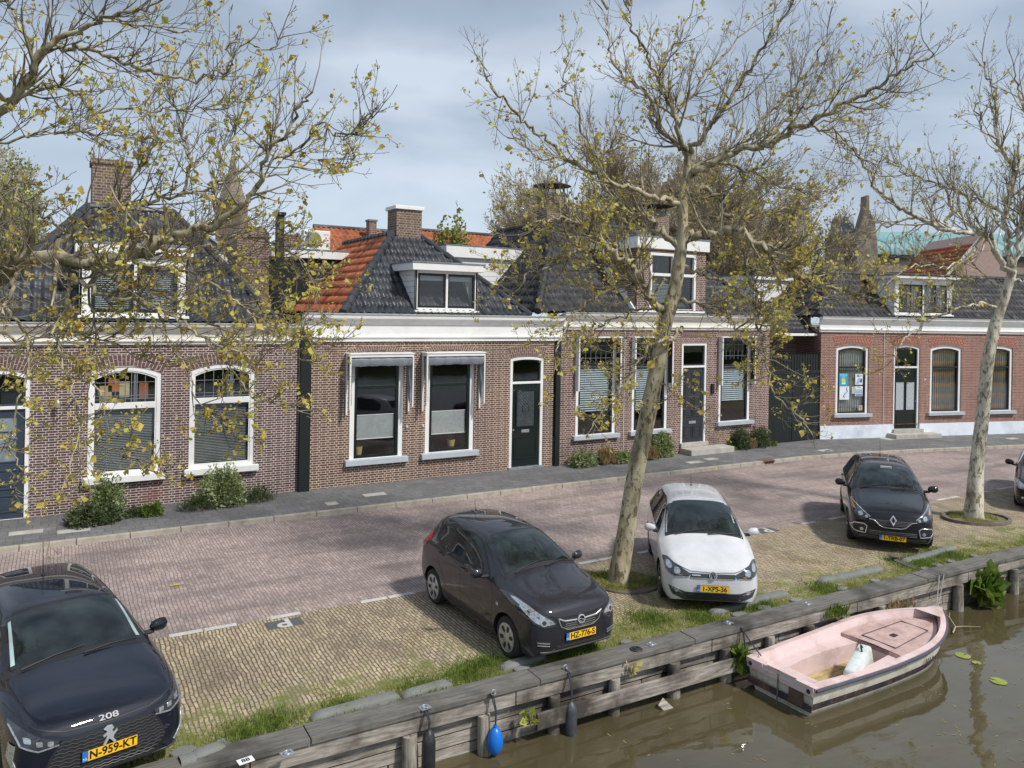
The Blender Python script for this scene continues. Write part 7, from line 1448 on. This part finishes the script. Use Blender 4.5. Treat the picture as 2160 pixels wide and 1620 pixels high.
# ---- middle plane tree
d0 = T2.x*math.sin(TH)+T2.y*math.cos(TH)
t2 = thing('plane_tree', 'plane tree with a leaning mottled trunk standing between the dark grey and the white car', 'tree', (0, 0, 0), group='plane trees along the canal')
tp = [(1306, 1240), (1308, 1200), (1315, 1150), (1340, 1010), (1365, 880), (1385, 780), (1402, 690), (1412, 650), (1425, 600), (1436, 530), (1440, 480), (1441, 420), (1448, 370), (1452, 325)]
s2_ = 1650/d0
trunk(t2, px2(tp, d0), [w/s2_/2 for w in (56, 44, 39, 36, 35, 33, 31, 33, 28, 25, 22, 20, 17, 15)], M['bark'])
T = Tree(7)
LB = [([(1402, 655), (1375, 632), (1362, 604), (1350, 580), (1330, 556), (1298, 534), (1265, 506), (1245, 491), (1215, 470), (1180, 462), (1140, 470)], (15, 3), -1.4, 1.),
 ([(1330, 558), (1298, 558), (1276, 552), (1256, 534), (1234, 528), (1210, 534), (1187, 548), (1154, 565), (1121, 576), (1098, 587), (1060, 592)], (9, 2.5), -.8, 1.),
 ([(1432, 522), (1395, 491), (1369, 461), (1330, 447), (1289, 445), (1261, 461), (1239, 478), (1210, 476), (1190, 500), (1150, 520)], (12, 2.5), 1.2, 1.),
 ([(1452, 330), (1426, 301), (1393, 273), (1375, 231), (1361, 194), (1319, 162), (1287, 116), (1282, 60), (1270, 20)], (10, 2.), .8, 1.1),
 ([(1452, 330), (1437, 300), (1426, 259), (1419, 222), (1398, 204), (1384, 153), (1356, 106), (1331, 60), (1319, 10)], (10, 2.), -1.2, 1.1),
 ([(1452, 330), (1472, 296), (1500, 259), (1532, 227), (1569, 171), (1597, 116), (1634, 60), (1671, 9)], (10, 2), -.6, 1.1),
 ([(1420, 235), (1445, 215), (1463, 194), (1490, 150), (1545, 95), (1600, 40)], (6, 2), 1.2, 1.),
 ([(1437, 300), (1400, 150), (1430, 80), (1460, 20)], (5, 2), .4, 1.),
 ([(1446, 375), (1500, 347), (1551, 319), (1616, 306), (1662, 278), (1713, 257), (1778, 222), (1833, 194), (1880, 162), (1926, 134), (1968, 112)], (13, 2.), -1.8, 1.35),
 ([(1551, 319), (1600, 270), (1650, 215), (1690, 170), (1730, 110), (1745, 75)], (6, 2), .8, 1.2),
 ([(1616, 300), (1680, 235), (1740, 215), (1800, 160), (1850, 130)], (5, 1.8), .9, 1.3),
 ([(1713, 264), (1764, 282), (1796, 315), (1833, 343), (1860, 372)], (4, 1.5), -.6, 1.),
 ([(1662, 278), (1720, 262), (1800, 240), (1870, 215), (1930, 190)], (4, 1.5), .6, 1.1),
 ([(1441, 428), (1393, 421), (1347, 405), (1300, 390), (1250, 360), (1190, 330), (1139, 282), (1100, 250), (1065, 215), (1035, 185), (1028, 150)], (10, 2), -1.6, 1.1),
 ([(1300, 395), (1260, 350), (1235, 290), (1213, 222), (1190, 185), (1192, 130), (1187, 90)], (6, 1.8), .9, 1.),
 ([(1250, 360), (1290, 300), (1300, 240), (1310, 200)], (4, 1.6), .6, 1.),
 ([(1190, 330), (1150, 340), (1100, 300), (1070, 290)], (4, 1.6), -.6, .9),
 ([(1440, 510), (1470, 500), (1497, 494), (1547, 487), (1580, 503), (1624, 536), (1665, 572), (1704, 594), (1754, 605), (1796, 617), (1838, 633), (1880, 632)], (16, 2.), -1.2, 1.),
 ([(1580, 505), (1586, 530), (1574, 560), (1577, 589), (1594, 617), (1598, 665), (1600, 700), (1618, 780), (1640, 840), (1690, 885), (1715, 920)], (7, 1.5), -1.0, .8),
 ([(1497, 494), (1515, 470), (1535, 453), (1580, 462), (1620, 450), (1680, 440)], (9, 2), .8, 1.),
 ([(1447, 425), (1480, 395), (1500, 405), (1530, 430), (1560, 455), (1600, 500), (1640, 540), (1700, 560)], (9, 2), 1.0, 1.),
 ([(1448, 375), (1480, 345), (1560, 355), (1620, 385), (1680, 400), (1730, 420)], (7, 1.8), 1.4, 1.),
 ([(1438, 690), (1413, 714), (1372, 730), (1347, 758), (1324, 803), (1290, 850), (1250, 900)], (7, 1.5), -1.6, .8),
 ([(1360, 600), (1320, 600), (1270, 620), (1220, 660), (1180, 720), (1170, 780)], (6, 1.6), -1.2, .9),
 ([(1425, 640), (1470, 640), (1530, 660), (1560, 700), (1600, 740), (1650, 770)], (7, 1.6), -1., .9),
 ([(1440, 560), (1490, 580), (1540, 600), (1600, 640), (1650, 660), (1700, 680)], (6, 1.6), 1.3, .9),
 ([(1400, 640), (1330, 660), (1280, 680), (1230, 720)], (5, 1.5), 1.2, .8),
 ([(1385, 790), (1420, 830), (1470, 860), (1490, 900)], (3, 1.2), -.8, .6),
 ([(1245, 491), (1180, 430), (1120, 410), (1080, 390)], (6, 1.8), .6, 1.)]
for P, (a, b_), s_, sub in LB: T.limb(px2(P, d0, s_), [a*.62/s2_, b_*.7/s2_], dens=1.75 if P[-1][1] < 360 else 3.5, sub=sub*1.3, jit=.035)
for st_, ex in (((1331, 12, -1.2), (7.6, 10.0, 12.2)), ((1331, 12, -1.2), (5.6, 10.8, 12.4)), ((1319, 12, -1.2), (8.6, 8.8, 12.4)), ((1671, 10, -.6), (11.4, 9.6, 12.6)), ((1282, 20, .8), (6.8, 12.4, 12.8))):
    h_ = np.array(dep(st_[0], st_[1], d0+st_[2])); e_ = np.array(ex); m_ = (h_+e_)/2+np.array([0, 0, .7]); T.limb([h_, m_, e_, e_+(e_-m_)*.6], [.030, .012], dens=2.2, sub=1.5, t0=.3)
finish(T, t2, M['bark'], M['twig'], M['leaf'], .050, 4, .24)
# ---- right plane tree
d3 = T3.x*math.sin(TH)+T3.y*math.cos(TH); s3 = 1650/d3
t3 = thing('plane_tree', 'pale barked plane tree rising from the oval tree pit beside the black crossover', 'tree', (0, 0, 0), group='plane trees along the canal')
tp = [(2054, 1100), (2055, 1075), (2058, 1000), (2072, 880), (2082, 780), (2095, 700), (2110, 650), (2125, 610), (2137, 565)]
trunk(t3, px2(tp, d3), [w/s3/2 for w in (46, 37, 28, 25, 24, 23, 22, 20, 17)], M['barkpale'])
T = Tree(13)
LB3 = [([(2130, 590), (2102, 533), (2074, 494), (2032, 489), (1993, 484), (1933, 457), (1887, 433), (1853, 397), (1827, 350), (1793, 317), (1753, 290), (1720, 270)], (11, 1.8), -1.2, 1.2),
 ([(1993, 484), (2007, 440), (1990, 400), (1960, 383), (1907, 360), (1850, 340), (1790, 345)], (6, 1.6), .8, 1.1),
 ([(2137, 565), (2125, 500), (2120, 460), (2140, 360), (2107, 300), (2103, 233), (2093, 187), (2077, 147), (2073, 105)], (11, 1.8), .6, 1.0),
 ([(2137, 565), (2160, 480), (2165, 400), (2190, 300), (2150, 200), (2140, 150)], (10, 1.8), -.8, 1.2),
 ([(2110, 650), (2060, 640), (2000, 660), (1940, 690), (1900, 720), (1880, 760)], (6, 1.5), -1.2, 1.),
 ([(2125, 610), (2070, 590), (2010, 600), (1950, 640), (1900, 650)], (6, 1.5), 1.2, 1.),
 ([(2120, 460), (2080, 430), (2030, 410), (1990, 380), (1970, 340)], (6, 1.5), .9, 1.1),
 ([(2140, 360), (2170, 320), (2200, 250), (2210, 200)], (5, 1.5), .9, 1.),
 ([(2125, 600), (2180, 590), (2230, 640), (2250, 720)], (8, 1.5), -.9, 1.),
 ([(1933, 457), (1880, 470), (1830, 500), (1800, 540), (1770, 590)], (5, 1.5), .9, 1.),
 ([(1827, 350), (1790, 380), (1760, 390), (1745, 400)], (3, 1.3), -.5, .9),
 ([(2107, 300), (2080, 280), (2060, 240), (2065, 200)], (4, 1.4), -.5, .8),
 ([(2074, 494), (2040, 540), (1990, 560), (1930, 560), (1870, 600)], (5, 1.4), -.9, 1.)]
for P, (a, b_), s_, sub in LB3: T.limb(px2(P, d3, s_), [a*.62/s3, b_*.7/s3], dens=1.75, sub=sub*1.4, jit=.04)
finish(T, t3, M['barkpale'], M['twig'], M['leaf'], .050, 3, .24)
# ---- left plane tree (its trunk stands just outside the picture)
t1 = thing('plane_tree', 'plane tree reaching in from the left edge with thick limbs over the purple brown house', 'tree', (0, 0, 0), group='plane trees along the canal')
b0 = Vector((-1.9, 11.6, 0)); A0 = np.array(dep(-60, 600, 9.0)); A1 = np.array(dep(-60, 300, 9.4))
trunk(t1, [np.array(b0), np.array(b0)+[.0, 0, 1.5], np.array(b0)+[.05, -.05, 3.0], np.array(b0)+[.1, -.1, 4.6], np.array(b0)+[.15, -.15, 6.2]], [.30, .24, .22, .20, .14], M['bark'])
T = Tree(21); s1_ = 1650/8.8
fork = np.array(b0)+np.array([.05, -.05, 4.2]); fork2 = np.array(b0)+np.array([.12, -.12, 5.6])
LB1 = [([fork2, (0, 247), (23, 213), (53, 177), (73, 133), (110, 90), (167, 67), (213, 43), (267, 27), (333, 5)], (24, 4), -.5, 1.1),
 ([(73, 133), (67, 110), (40, 43), (10, 3)], (10, 4), .6, 1.),
 ([(60, 160), (100, 100), (143, 100), (187, 100), (233, 120), (283, 140), (333, 153), (377, 167), (433, 163), (483, 143), (477, 100), (513, 90), (567, 103), (608, 75)], (11, 2.), -.6, .8),
 ([(40, 190), (80, 182), (133, 183), (173, 207), (207, 233), (267, 230), (333, 233), (417, 227), (480, 220), (560, 200)], (9, 2.), .7, .9),
 ([(213, 43), (270, 50), (340, 60), (400, 70), (430, 40), (460, 20)], (6, 2), .9, .9),
 ([fork, (0, 400), (43, 427), (87, 447), (130, 480), (170, 520)], (9, 3), .3, .9),
 ([(-60, 320), (0, 303), (60, 285), (130, 280), (200, 275), (260, 290)], (7, 2), -.3, 1.),
 ([fork, (0, 577), (50, 550), (110, 540), (187, 553), (233, 557), (283, 533), (320, 520), (360, 497), (417, 480), (460, 473), (513, 430), (547, 383), (567, 323), (610, 267), (640, 220), (660, 190)], (34, 2.5), -.9, .9),
 ([(567, 323), (600, 330), (640, 300), (677, 260), (720, 290), (760, 270), (785, 235)], (5, 1.8), -.4, .75),
 ([(547, 383), (610, 360), (660, 340), (710, 355), (740, 345)], (5, 1.8), .5, .8),
 ([(110, 540), (130, 510), (160, 495), (190, 463), (250, 437), (317, 423), (377, 410), (397, 367), (397, 317), (380, 260), (360, 200)], (13, 2.5), .6, .9),
 ([(377, 410), (430, 400), (470, 380), (520, 350), (560, 300), (590, 240), (600, 180)], (7, 2), .5, .8),
 ([(110, 557), (143, 580), (187, 603), (233, 627), (283, 630), (333, 650), (377, 673), (433, 713), (500, 743), (545, 765)], (13, 2.5), -1.0, .9),
 ([(200, 565), (233, 583), (300, 610), (367, 633), (433, 670), (490, 710), (520, 760)], (12, 2.), .5, .9),
 ([(283, 553), (333, 567), (400, 570), (467, 610), (517, 650), (550, 693), (600, 700), (660, 720)], (9, 2.), -.4, .9),
 ([(320, 520), (380, 530), (440, 520), (500, 540), (570, 560), (640, 580), (690, 590)], (9, 2), .8, .9),
 ([(417, 480), (470, 500), (530, 495), (600, 520), (640, 560), (670, 620)], (7, 2), .4, .9),
 ([(50, 550), (30, 600), (10, 640), (0, 660)], (10, 5), -.6, .9),
 ([(143, 580), (140, 640), (120, 700), (140, 790), (160, 880), (150, 980), (120, 1060)], (8, 1.6), -1.3, .75),
 ([(0, 640), (40, 690), (60, 780), (40, 860), (30, 950), (80, 1030)], (8, 1.6), -.9, .7),
 ([(187, 603), (200, 700), (190, 780), (220, 860), (210, 930), (300, 980), (350, 1000)], (6, 1.5), -1.1, .6),
 ([(333, 650), (350, 720), (400, 780), (420, 850), (480, 900)], (5, 1.5), -.8, .6),
 ([(433, 713), (480, 770), (520, 820), (570, 850), (640, 870)], (5, 1.5), -.6, .6),
 ([(500, 743), (570, 740), (640, 760), (700, 740)], (4, 1.5), .4, .7),
 ([(0, 700), (60, 720), (130, 700), (220, 720), (310, 760), (380, 770)], (7, 1.6), .3, .8),
 ([(240, 437), (270, 380), (310, 340), (330, 290), (300, 230)], (6, 1.8), -.5, .8),
 ([(467, 473), (450, 420), (480, 370), (470, 320), (500, 270), (490, 210)], (6, 1.8), .6, .8)]
for P, (a, b_), s_, sub in LB1:
    f_ = None
    if not isinstance(P[0], tuple): f_ = P[0]; P = P[1:]
    Q = px2(P, 8.9, s_)
    if f_ is not None: Q = [f_]+Q
    T.limb(Q, [a/s1_*.47, b_/s1_*.6], dens=2.6 if P[-1][1] < 200 else 4.4, sub=sub*1.1, jit=.02, t0=.1)
for ex in ((.9, 10.3, 11.2), (2.2, 9.6, 11.8), (-.3, 9.6, 11.0), (1.0, 12.0, 12.2), (-1.0, 10.6, 11.4), (-2.6, 12.8, 11.2)): e_ = np.array(ex); m_ = (fork2*.5+e_*.5)+np.array([-.25, 0, .9]); T.limb([fork2, fork2+(m_-fork2)*.5+np.array([0, 0, .6]), m_, e_, e_+(e_-m_)*.4], [.09, .04, .014], dens=1.8, sub=1.4, t0=.35)
finish(T, t1, M['bark'], M['twig'], M['leaf'], .042, 4, .20, spread=.045)
# ---- trees beyond the houses: one built crown per kind, copied
def bgtree(seed, hgt, spread, levels, leafm_, lsize, per, frac, twm='twigbg', lab='', loc=(0, 0), sc=1., trunkr=.3, dens=1.0, upb=.16, grp='trees behind the houses', name='bare_tree'):
    T = Tree(seed); rg = T.rg; root = thing(name, lab, 'tree', (loc[0], loc[1], 0), rg.uniform(0, 6.), grp); hb = hgt*.28
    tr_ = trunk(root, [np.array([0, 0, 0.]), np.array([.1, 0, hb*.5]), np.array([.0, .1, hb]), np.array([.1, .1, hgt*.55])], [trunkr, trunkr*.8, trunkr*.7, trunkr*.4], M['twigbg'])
    for i in range(int(15*dens)):
        a = i*2.4; z = hb+(hgt*.5-hb)*rg.uniform(0, 1.); e_ = rg.uniform(.45, 1.3); L = spread*(.7+.5*rg.random()); d = np.array([math.cos(a)*math.cos(e_), math.sin(a)*math.cos(e_), math.sin(e_)]); P = [np.array([0.05, .05, z])]
        for k in range(4): P.append(P[-1]+(d*L/4+rg.normal(0, .12*L/4, 3)+np.array([0, 0, .08*L/4])))
        T.limb(P, [trunkr*.35, .03], dens=dens*1.6, sub=L*.42, upb=upb*.6, t0=.15, wig=.25, jit=.05)
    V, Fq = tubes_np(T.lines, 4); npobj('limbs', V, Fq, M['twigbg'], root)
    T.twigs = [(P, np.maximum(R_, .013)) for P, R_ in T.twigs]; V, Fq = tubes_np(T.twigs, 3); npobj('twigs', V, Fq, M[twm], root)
    if leafm_: T.leaves(lsize, per, M[leafm_], root, frac, spread=.25)
    root.scale = (sc, sc, sc); return root
def copytree(o, loc, rz, sc, lab):
    c = o.copy(); COL.objects.link(c); c.location = (loc[0], loc[1], 0); c.rotation_euler = (0, 0, rz); c.scale = (sc, sc, sc); c['label'] = lab
    for ch in list(o.children): d = ch.copy(); COL.objects.link(d); d.parent = c
    return c
bp = dep(1500, 640, 44)
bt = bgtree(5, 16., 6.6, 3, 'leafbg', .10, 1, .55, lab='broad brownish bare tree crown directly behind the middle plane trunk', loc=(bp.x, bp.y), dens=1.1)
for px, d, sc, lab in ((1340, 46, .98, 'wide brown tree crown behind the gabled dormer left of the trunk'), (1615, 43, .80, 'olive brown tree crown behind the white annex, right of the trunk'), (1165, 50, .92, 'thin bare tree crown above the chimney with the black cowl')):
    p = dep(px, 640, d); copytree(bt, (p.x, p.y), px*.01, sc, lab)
p = dep(50, 640, 34); bgtree(8, 14.5, 5.4, 3, 'leafgr2', .10, 2, .6, lab='tall tree with fresh green leaves behind the left end of the purple brown house', loc=(p.x, p.y), dens=.8, name='leafy_tree')
p = dep(-40, 640, 30); bgtree(18, 7.6, 3.2, 3, 'leafgr', .10, 4, 1., lab='bright yellow green tree low at the far left edge', loc=(p.x, p.y), dens=.7, name='leafy_tree')
p = dep(1640, 640, 36); bgtree(28, 6.6, 3.0, 3, 'leafgr', .09, 3, .8, lab='low yellow green tree behind the white annex at the gate', loc=(p.x, p.y), dens=.6, name='leafy_tree')
p = dep(1880, 640, 44); bgtree(31, 7.6, 2.6, 3, 'leafbg', .09, 3, .8, lab='small brownish tree in front of the church ruin', loc=(p.x, p.y), dens=.6, name='leafy_tree')
def bush(name, lab, c, rad, n, leafm_, size, seed, h=None, grp=None, cat='shrub', upright=False, stemm='twig', cone=False):
    rg = np.random.default_rng(seed); root = thing(name, lab, cat, c, 0, grp); rx, ry, rz_ = rad
    th = rg.uniform(0, 2*np.pi, n); u = rg.uniform(-.35, 1, n); rr = (rg.uniform(0, 1, n)**.33)*(1+.18*np.sin(th*3+seed)+.15*np.sin(th*5+u*4)); cs = np.sqrt(np.clip(1-u*u, 0, 1)); tap = (1-.75*np.clip(u, 0, 1)) if cone else 1.
    P = np.stack([np.cos(th)*cs*rr*rx*tap, np.sin(th)*cs*rr*ry*tap, (u*rr+.35)/1.35*rz_], 1); A = P/np.array([rx, ry, rz_])*.8+rg.normal(0, .6, (n, 3))
    if upright: A = A*.35+np.array([0, 0, 1.])
    A /= np.linalg.norm(A, axis=1)[:, None]; B = np.cross(A, rg.normal(size=(n, 3))); B /= np.linalg.norm(B, axis=1)[:, None]; C = np.cross(A, B); l = (size*rg.lognormal(0, .3, n))[:, None]; w = l*(.12 if upright else .38)
    v0 = P; v1 = P+A*l*.5+B*w+C*l*.1; v2 = P+A*l; v3 = P+A*l*.5-B*w+C*l*.1; V = np.stack([v0, v1, v2, v3], 1).reshape(-1, 3); i = np.arange(n)*4; npobj('foliage', V, np.stack([i, i+1, i+2, i+3], 1), M[leafm_], root)
    q = MB()
    for k in range(9): a = rg.uniform(0, 6.28); q.tube([(0, 0, -.02), (math.cos(a)*rx*.35, math.sin(a)*ry*.35, rz_*.35), (math.cos(a)*rx*.6, math.sin(a)*ry*.6, rz_*.65)], [.014, .010, .004], 5)
    q.build('stems', M[stemm], root); return root
def at(px, py, off=0.): p = gnd(px, py, .1); return (p.x, min(p.y, YF-.2)-off, .1)
bush('shrub', 'dark green spreading shrub under the left tall window', at(195, 1105, .05), (.52, .3, .42), 2600, 'leafdk', .06, 1)
bush('shrub', 'pale leaved shrub standing upright behind the dark one by the left window', at(222, 1090, 0), (.36, .26, .92), 2600, 'leafpale', .055, 2)
bush('shrub', 'tiny dark shrub between the two shrub beds of the purple brown house', at(285, 1090), (.2, .15, .22), 600, 'leafdk', .045, 3)
bush('shrub', 'small bright green plant at the pavement edge under the window gap', at(322, 1088), (.22, .16, .28), 900, 'grassd', .05, 4)
bush('shrub', 'large variegated pale green shrub below the right tall window', at(470, 1068, 0), (.55, .3, .95), 4200, 'leafpale', .055, 5)
bush('shrub', 'low dark heather like shrub at the foot of the large variegated one, left side', at(420, 1075, .05), (.42, .25, .32), 1500, 'leafdk', .06, 6, upright=True)
bush('shrub', 'low grey brown shrub at the right end of the bed beside the green corner board', at(545, 1060), (.38, .2, .36), 1400, 'leafdk', .06, 7, upright=True)
bush('shrub', 'bright green and white shrub left of the brown grass tuft, behind the trunk', at(1232, 984), (.50, .3, .50), 1800, 'leafpale', .06, 8)
bush('ornamental_grass', 'reddish brown grass tuft between two pale shrubs', at(1277, 979), (.30, .25, .45), 1800, 'leafbr', .10, 9, upright=True, cat='grass tuft')
bush('shrub', 'low pale shrub just left of the middle trunk at the house wall', at(1315, 976), (.40, .25, .38), 1400, 'leafpale', .06, 10)
bush('ornamental_grass', 'brown grass tuft hidden right of the middle trunk', at(1372, 970), (.26, .2, .40), 1300, 'leafbr', .10, 11, upright=True, cat='grass tuft')
bush('shrub', 'tall variegated shrub left of the grey door step', at(1395, 962), (.50, .3, .78), 2600, 'leafpale', .06, 12)
bush('clipped_bush', 'left round clipped bush under the window by the gate', at(1552, 944), (.42, .36, .72), 3800, 'leafdk', .045, 13)
bush('clipped_bush', 'right round clipped bush nearest the dark green gate', at(1594, 940), (.40, .35, .70), 3600, 'leafdk', .045, 14)
bush('ornamental_grass', 'small brown tuft between the two round bushes', at(1577, 944, .15), (.22, .18, .3), 800, 'leafbr', .08, 15, upright=True, cat='grass tuft')
bush('weed', 'small bright weed at the corner by the gate', at(1617, 938, .1), (.18, .14, .16), 400, 'grassd', .05, 16, cat='plant')
bush('weed', 'small bright weed left of the round bushes', at(1533, 947, .1), (.2, .14, .14), 400, 'grassd', .05, 17, cat='plant')
p = onY(958, 520, 31); bush('tree', 'rounded olive green tree rising behind the right slope of the orange roof', (p.x, 31, 4.2), (1.0, 1., 4.6), 5200, 'leafgr2', .15, 18, cat='tree')
p = onY(925, 520, 31.5); bush('tree', 'narrow dark green tree just right of the brick chimney', (p.x, 31.5, 4.6), (.55, .6, 3.6), 2600, 'leafgr2', .14, 19, cat='tree')
# plants on the quay wall
def qp(lab, px, py, rad, n, mt_, size, seed, up=True): p = onY(px, py, YQ-.12); bush('water_plant', lab, (p.x, YQ-.10, p.z), rad, n, mt_, size, seed, upright=up, cat='plant')
qp('large leafy dock plant growing on the quay wall right of the boat bow', 2082, 1262, (.22, .16, .42), 150, 'grassd', .26, 20, False); qp('fern like plant growing behind the stern of the pink boat', 1560, 1402, (.11, .08, .22), 90, 'grassd', .14, 21, False)
qp('dry reeds and weeds on the wall above the boat bow', 1900, 1296, (.4, .1, .2), 220, 'leafbr', .09, 22); qp('green weed behind the middle of the pink boat', 1770, 1305, (.3, .1, .14), 200, 'grassd', .1, 23); qp('small seedling in the timber wall right of the blue buoy', 1120, 1525, (.06, .04, .16), 26, 'leafgr', .09, 24, False); qp('tiny yellow leaved twig on the wall above the loose plank', 1335, 1420, (.12, .05, .16), 14, 'leaf', .07, 25, False)
# branch floating by the bow, lily pads, bits on the water
p = gnd(2010, 1335, ZW+.03); q = MB(); q.tube([(0, 0, 0), (.25, .1, .03), (.42, .32, .10), (.6, .42, .12)], [.014, .011, .008, .004], 6); q.tube([(.25, .1, .03), (.45, .05, .02), (.75, -.08, .0)], [.009, .006, .003], 5); q.tube([(.42, .32, .1), (.5, .5, .12), (.8, .62, .14)], [.007, .005, .003], 5); o = q.build('floating_branch', mat('bleached_wood', (.42, .36, .24), .8), smooth=True); o.location = p; tag(o, 'bleached forked branch floating off the boat bow', 'branch')
M['lily'] = mat('lily_leaf', (.26, .30, .06), .5, var=.2)
for i, (px, py, r, lb) in enumerate(((2031, 1383, .12, 'yellow green lily pad nearest the trunk reflection'), (2106, 1437, .125, 'lily pad out on the open water by the right edge'), (2060, 1398, .07, 'small lily pad beside the nearest one'))):
    c = gnd(px, py, ZW+.006); q = MB(); q.flat([(r*math.cos(t_), r*math.sin(t_)) for t_ in [(.2+5.9*k/22) for k in range(23)]]+[(0, 0)], 0, .006); o = q.build('lily_pad', M['lily']); o.location = c; o.rotation_euler = (0, 0, i*1.9); tag(o, lb, 'lily pad', 'lily pads')
rg = np.random.default_rng(4); V = []; Fq = []
for i in range(420):
    if rg.random() < .5: x, y = rg.uniform(10.5, 15.5), rg.uniform(4.6, 6.8)
    else: x, y = rg.uniform(2, 15), rg.uniform(4.5, 8.6)
    s_ = rg.uniform(.006, .022); a = rg.uniform(0, 3.14); u = np.array([math.cos(a), math.sin(a), 0])*s_*rg.uniform(.6, 2.2); v = np.array([-math.sin(a), math.cos(a), 0])*s_*.5; c0 = np.array([x, y, ZW+.004]); k = len(V); V += [c0-u-v, c0+u-v, c0+u+v, c0-u+v]; Fq.append((k, k+1, k+2, k+3))
tag(npobj('floating_scraps', V, Fq, mat('water_debris', (.20, .16, .07), .8, var=.5, scale=1.)), kind='stuff')
# fallen leaves on road and parking
V = []; Fq = []
for i in range(420):
    x, y = rg.uniform(0, 24), rg.uniform(9.4, 18.3); s_ = rg.uniform(.008, .022); a = rg.uniform(0, 3.14); u = np.array([math.cos(a), math.sin(a), .1])*s_; v = np.array([-math.sin(a), math.cos(a), .2])*s_*.7; c0 = np.array([x, y, .014]); k = len(V); V += [c0-u-v*.3, c0-v, c0+u, c0+v]; Fq.append((k, k+1, k+2, k+3))
tag(npobj('fallen_leaves', V, Fq, M['leaf']), kind='stuff')
c = gnd(372, 1234, .012); q = MB(); q.add([(-.12, 0, 0), (0, -.05, .01), (.13, 0, 0), (0, .06, .01)], [(0, 1, 2, 3)]); o = q.build('leaf_scrap', M['leaf'], fix=False); o.location = c; tag(o, 'single yellowish leaf lying in the road behind the navy car', 'leaf')
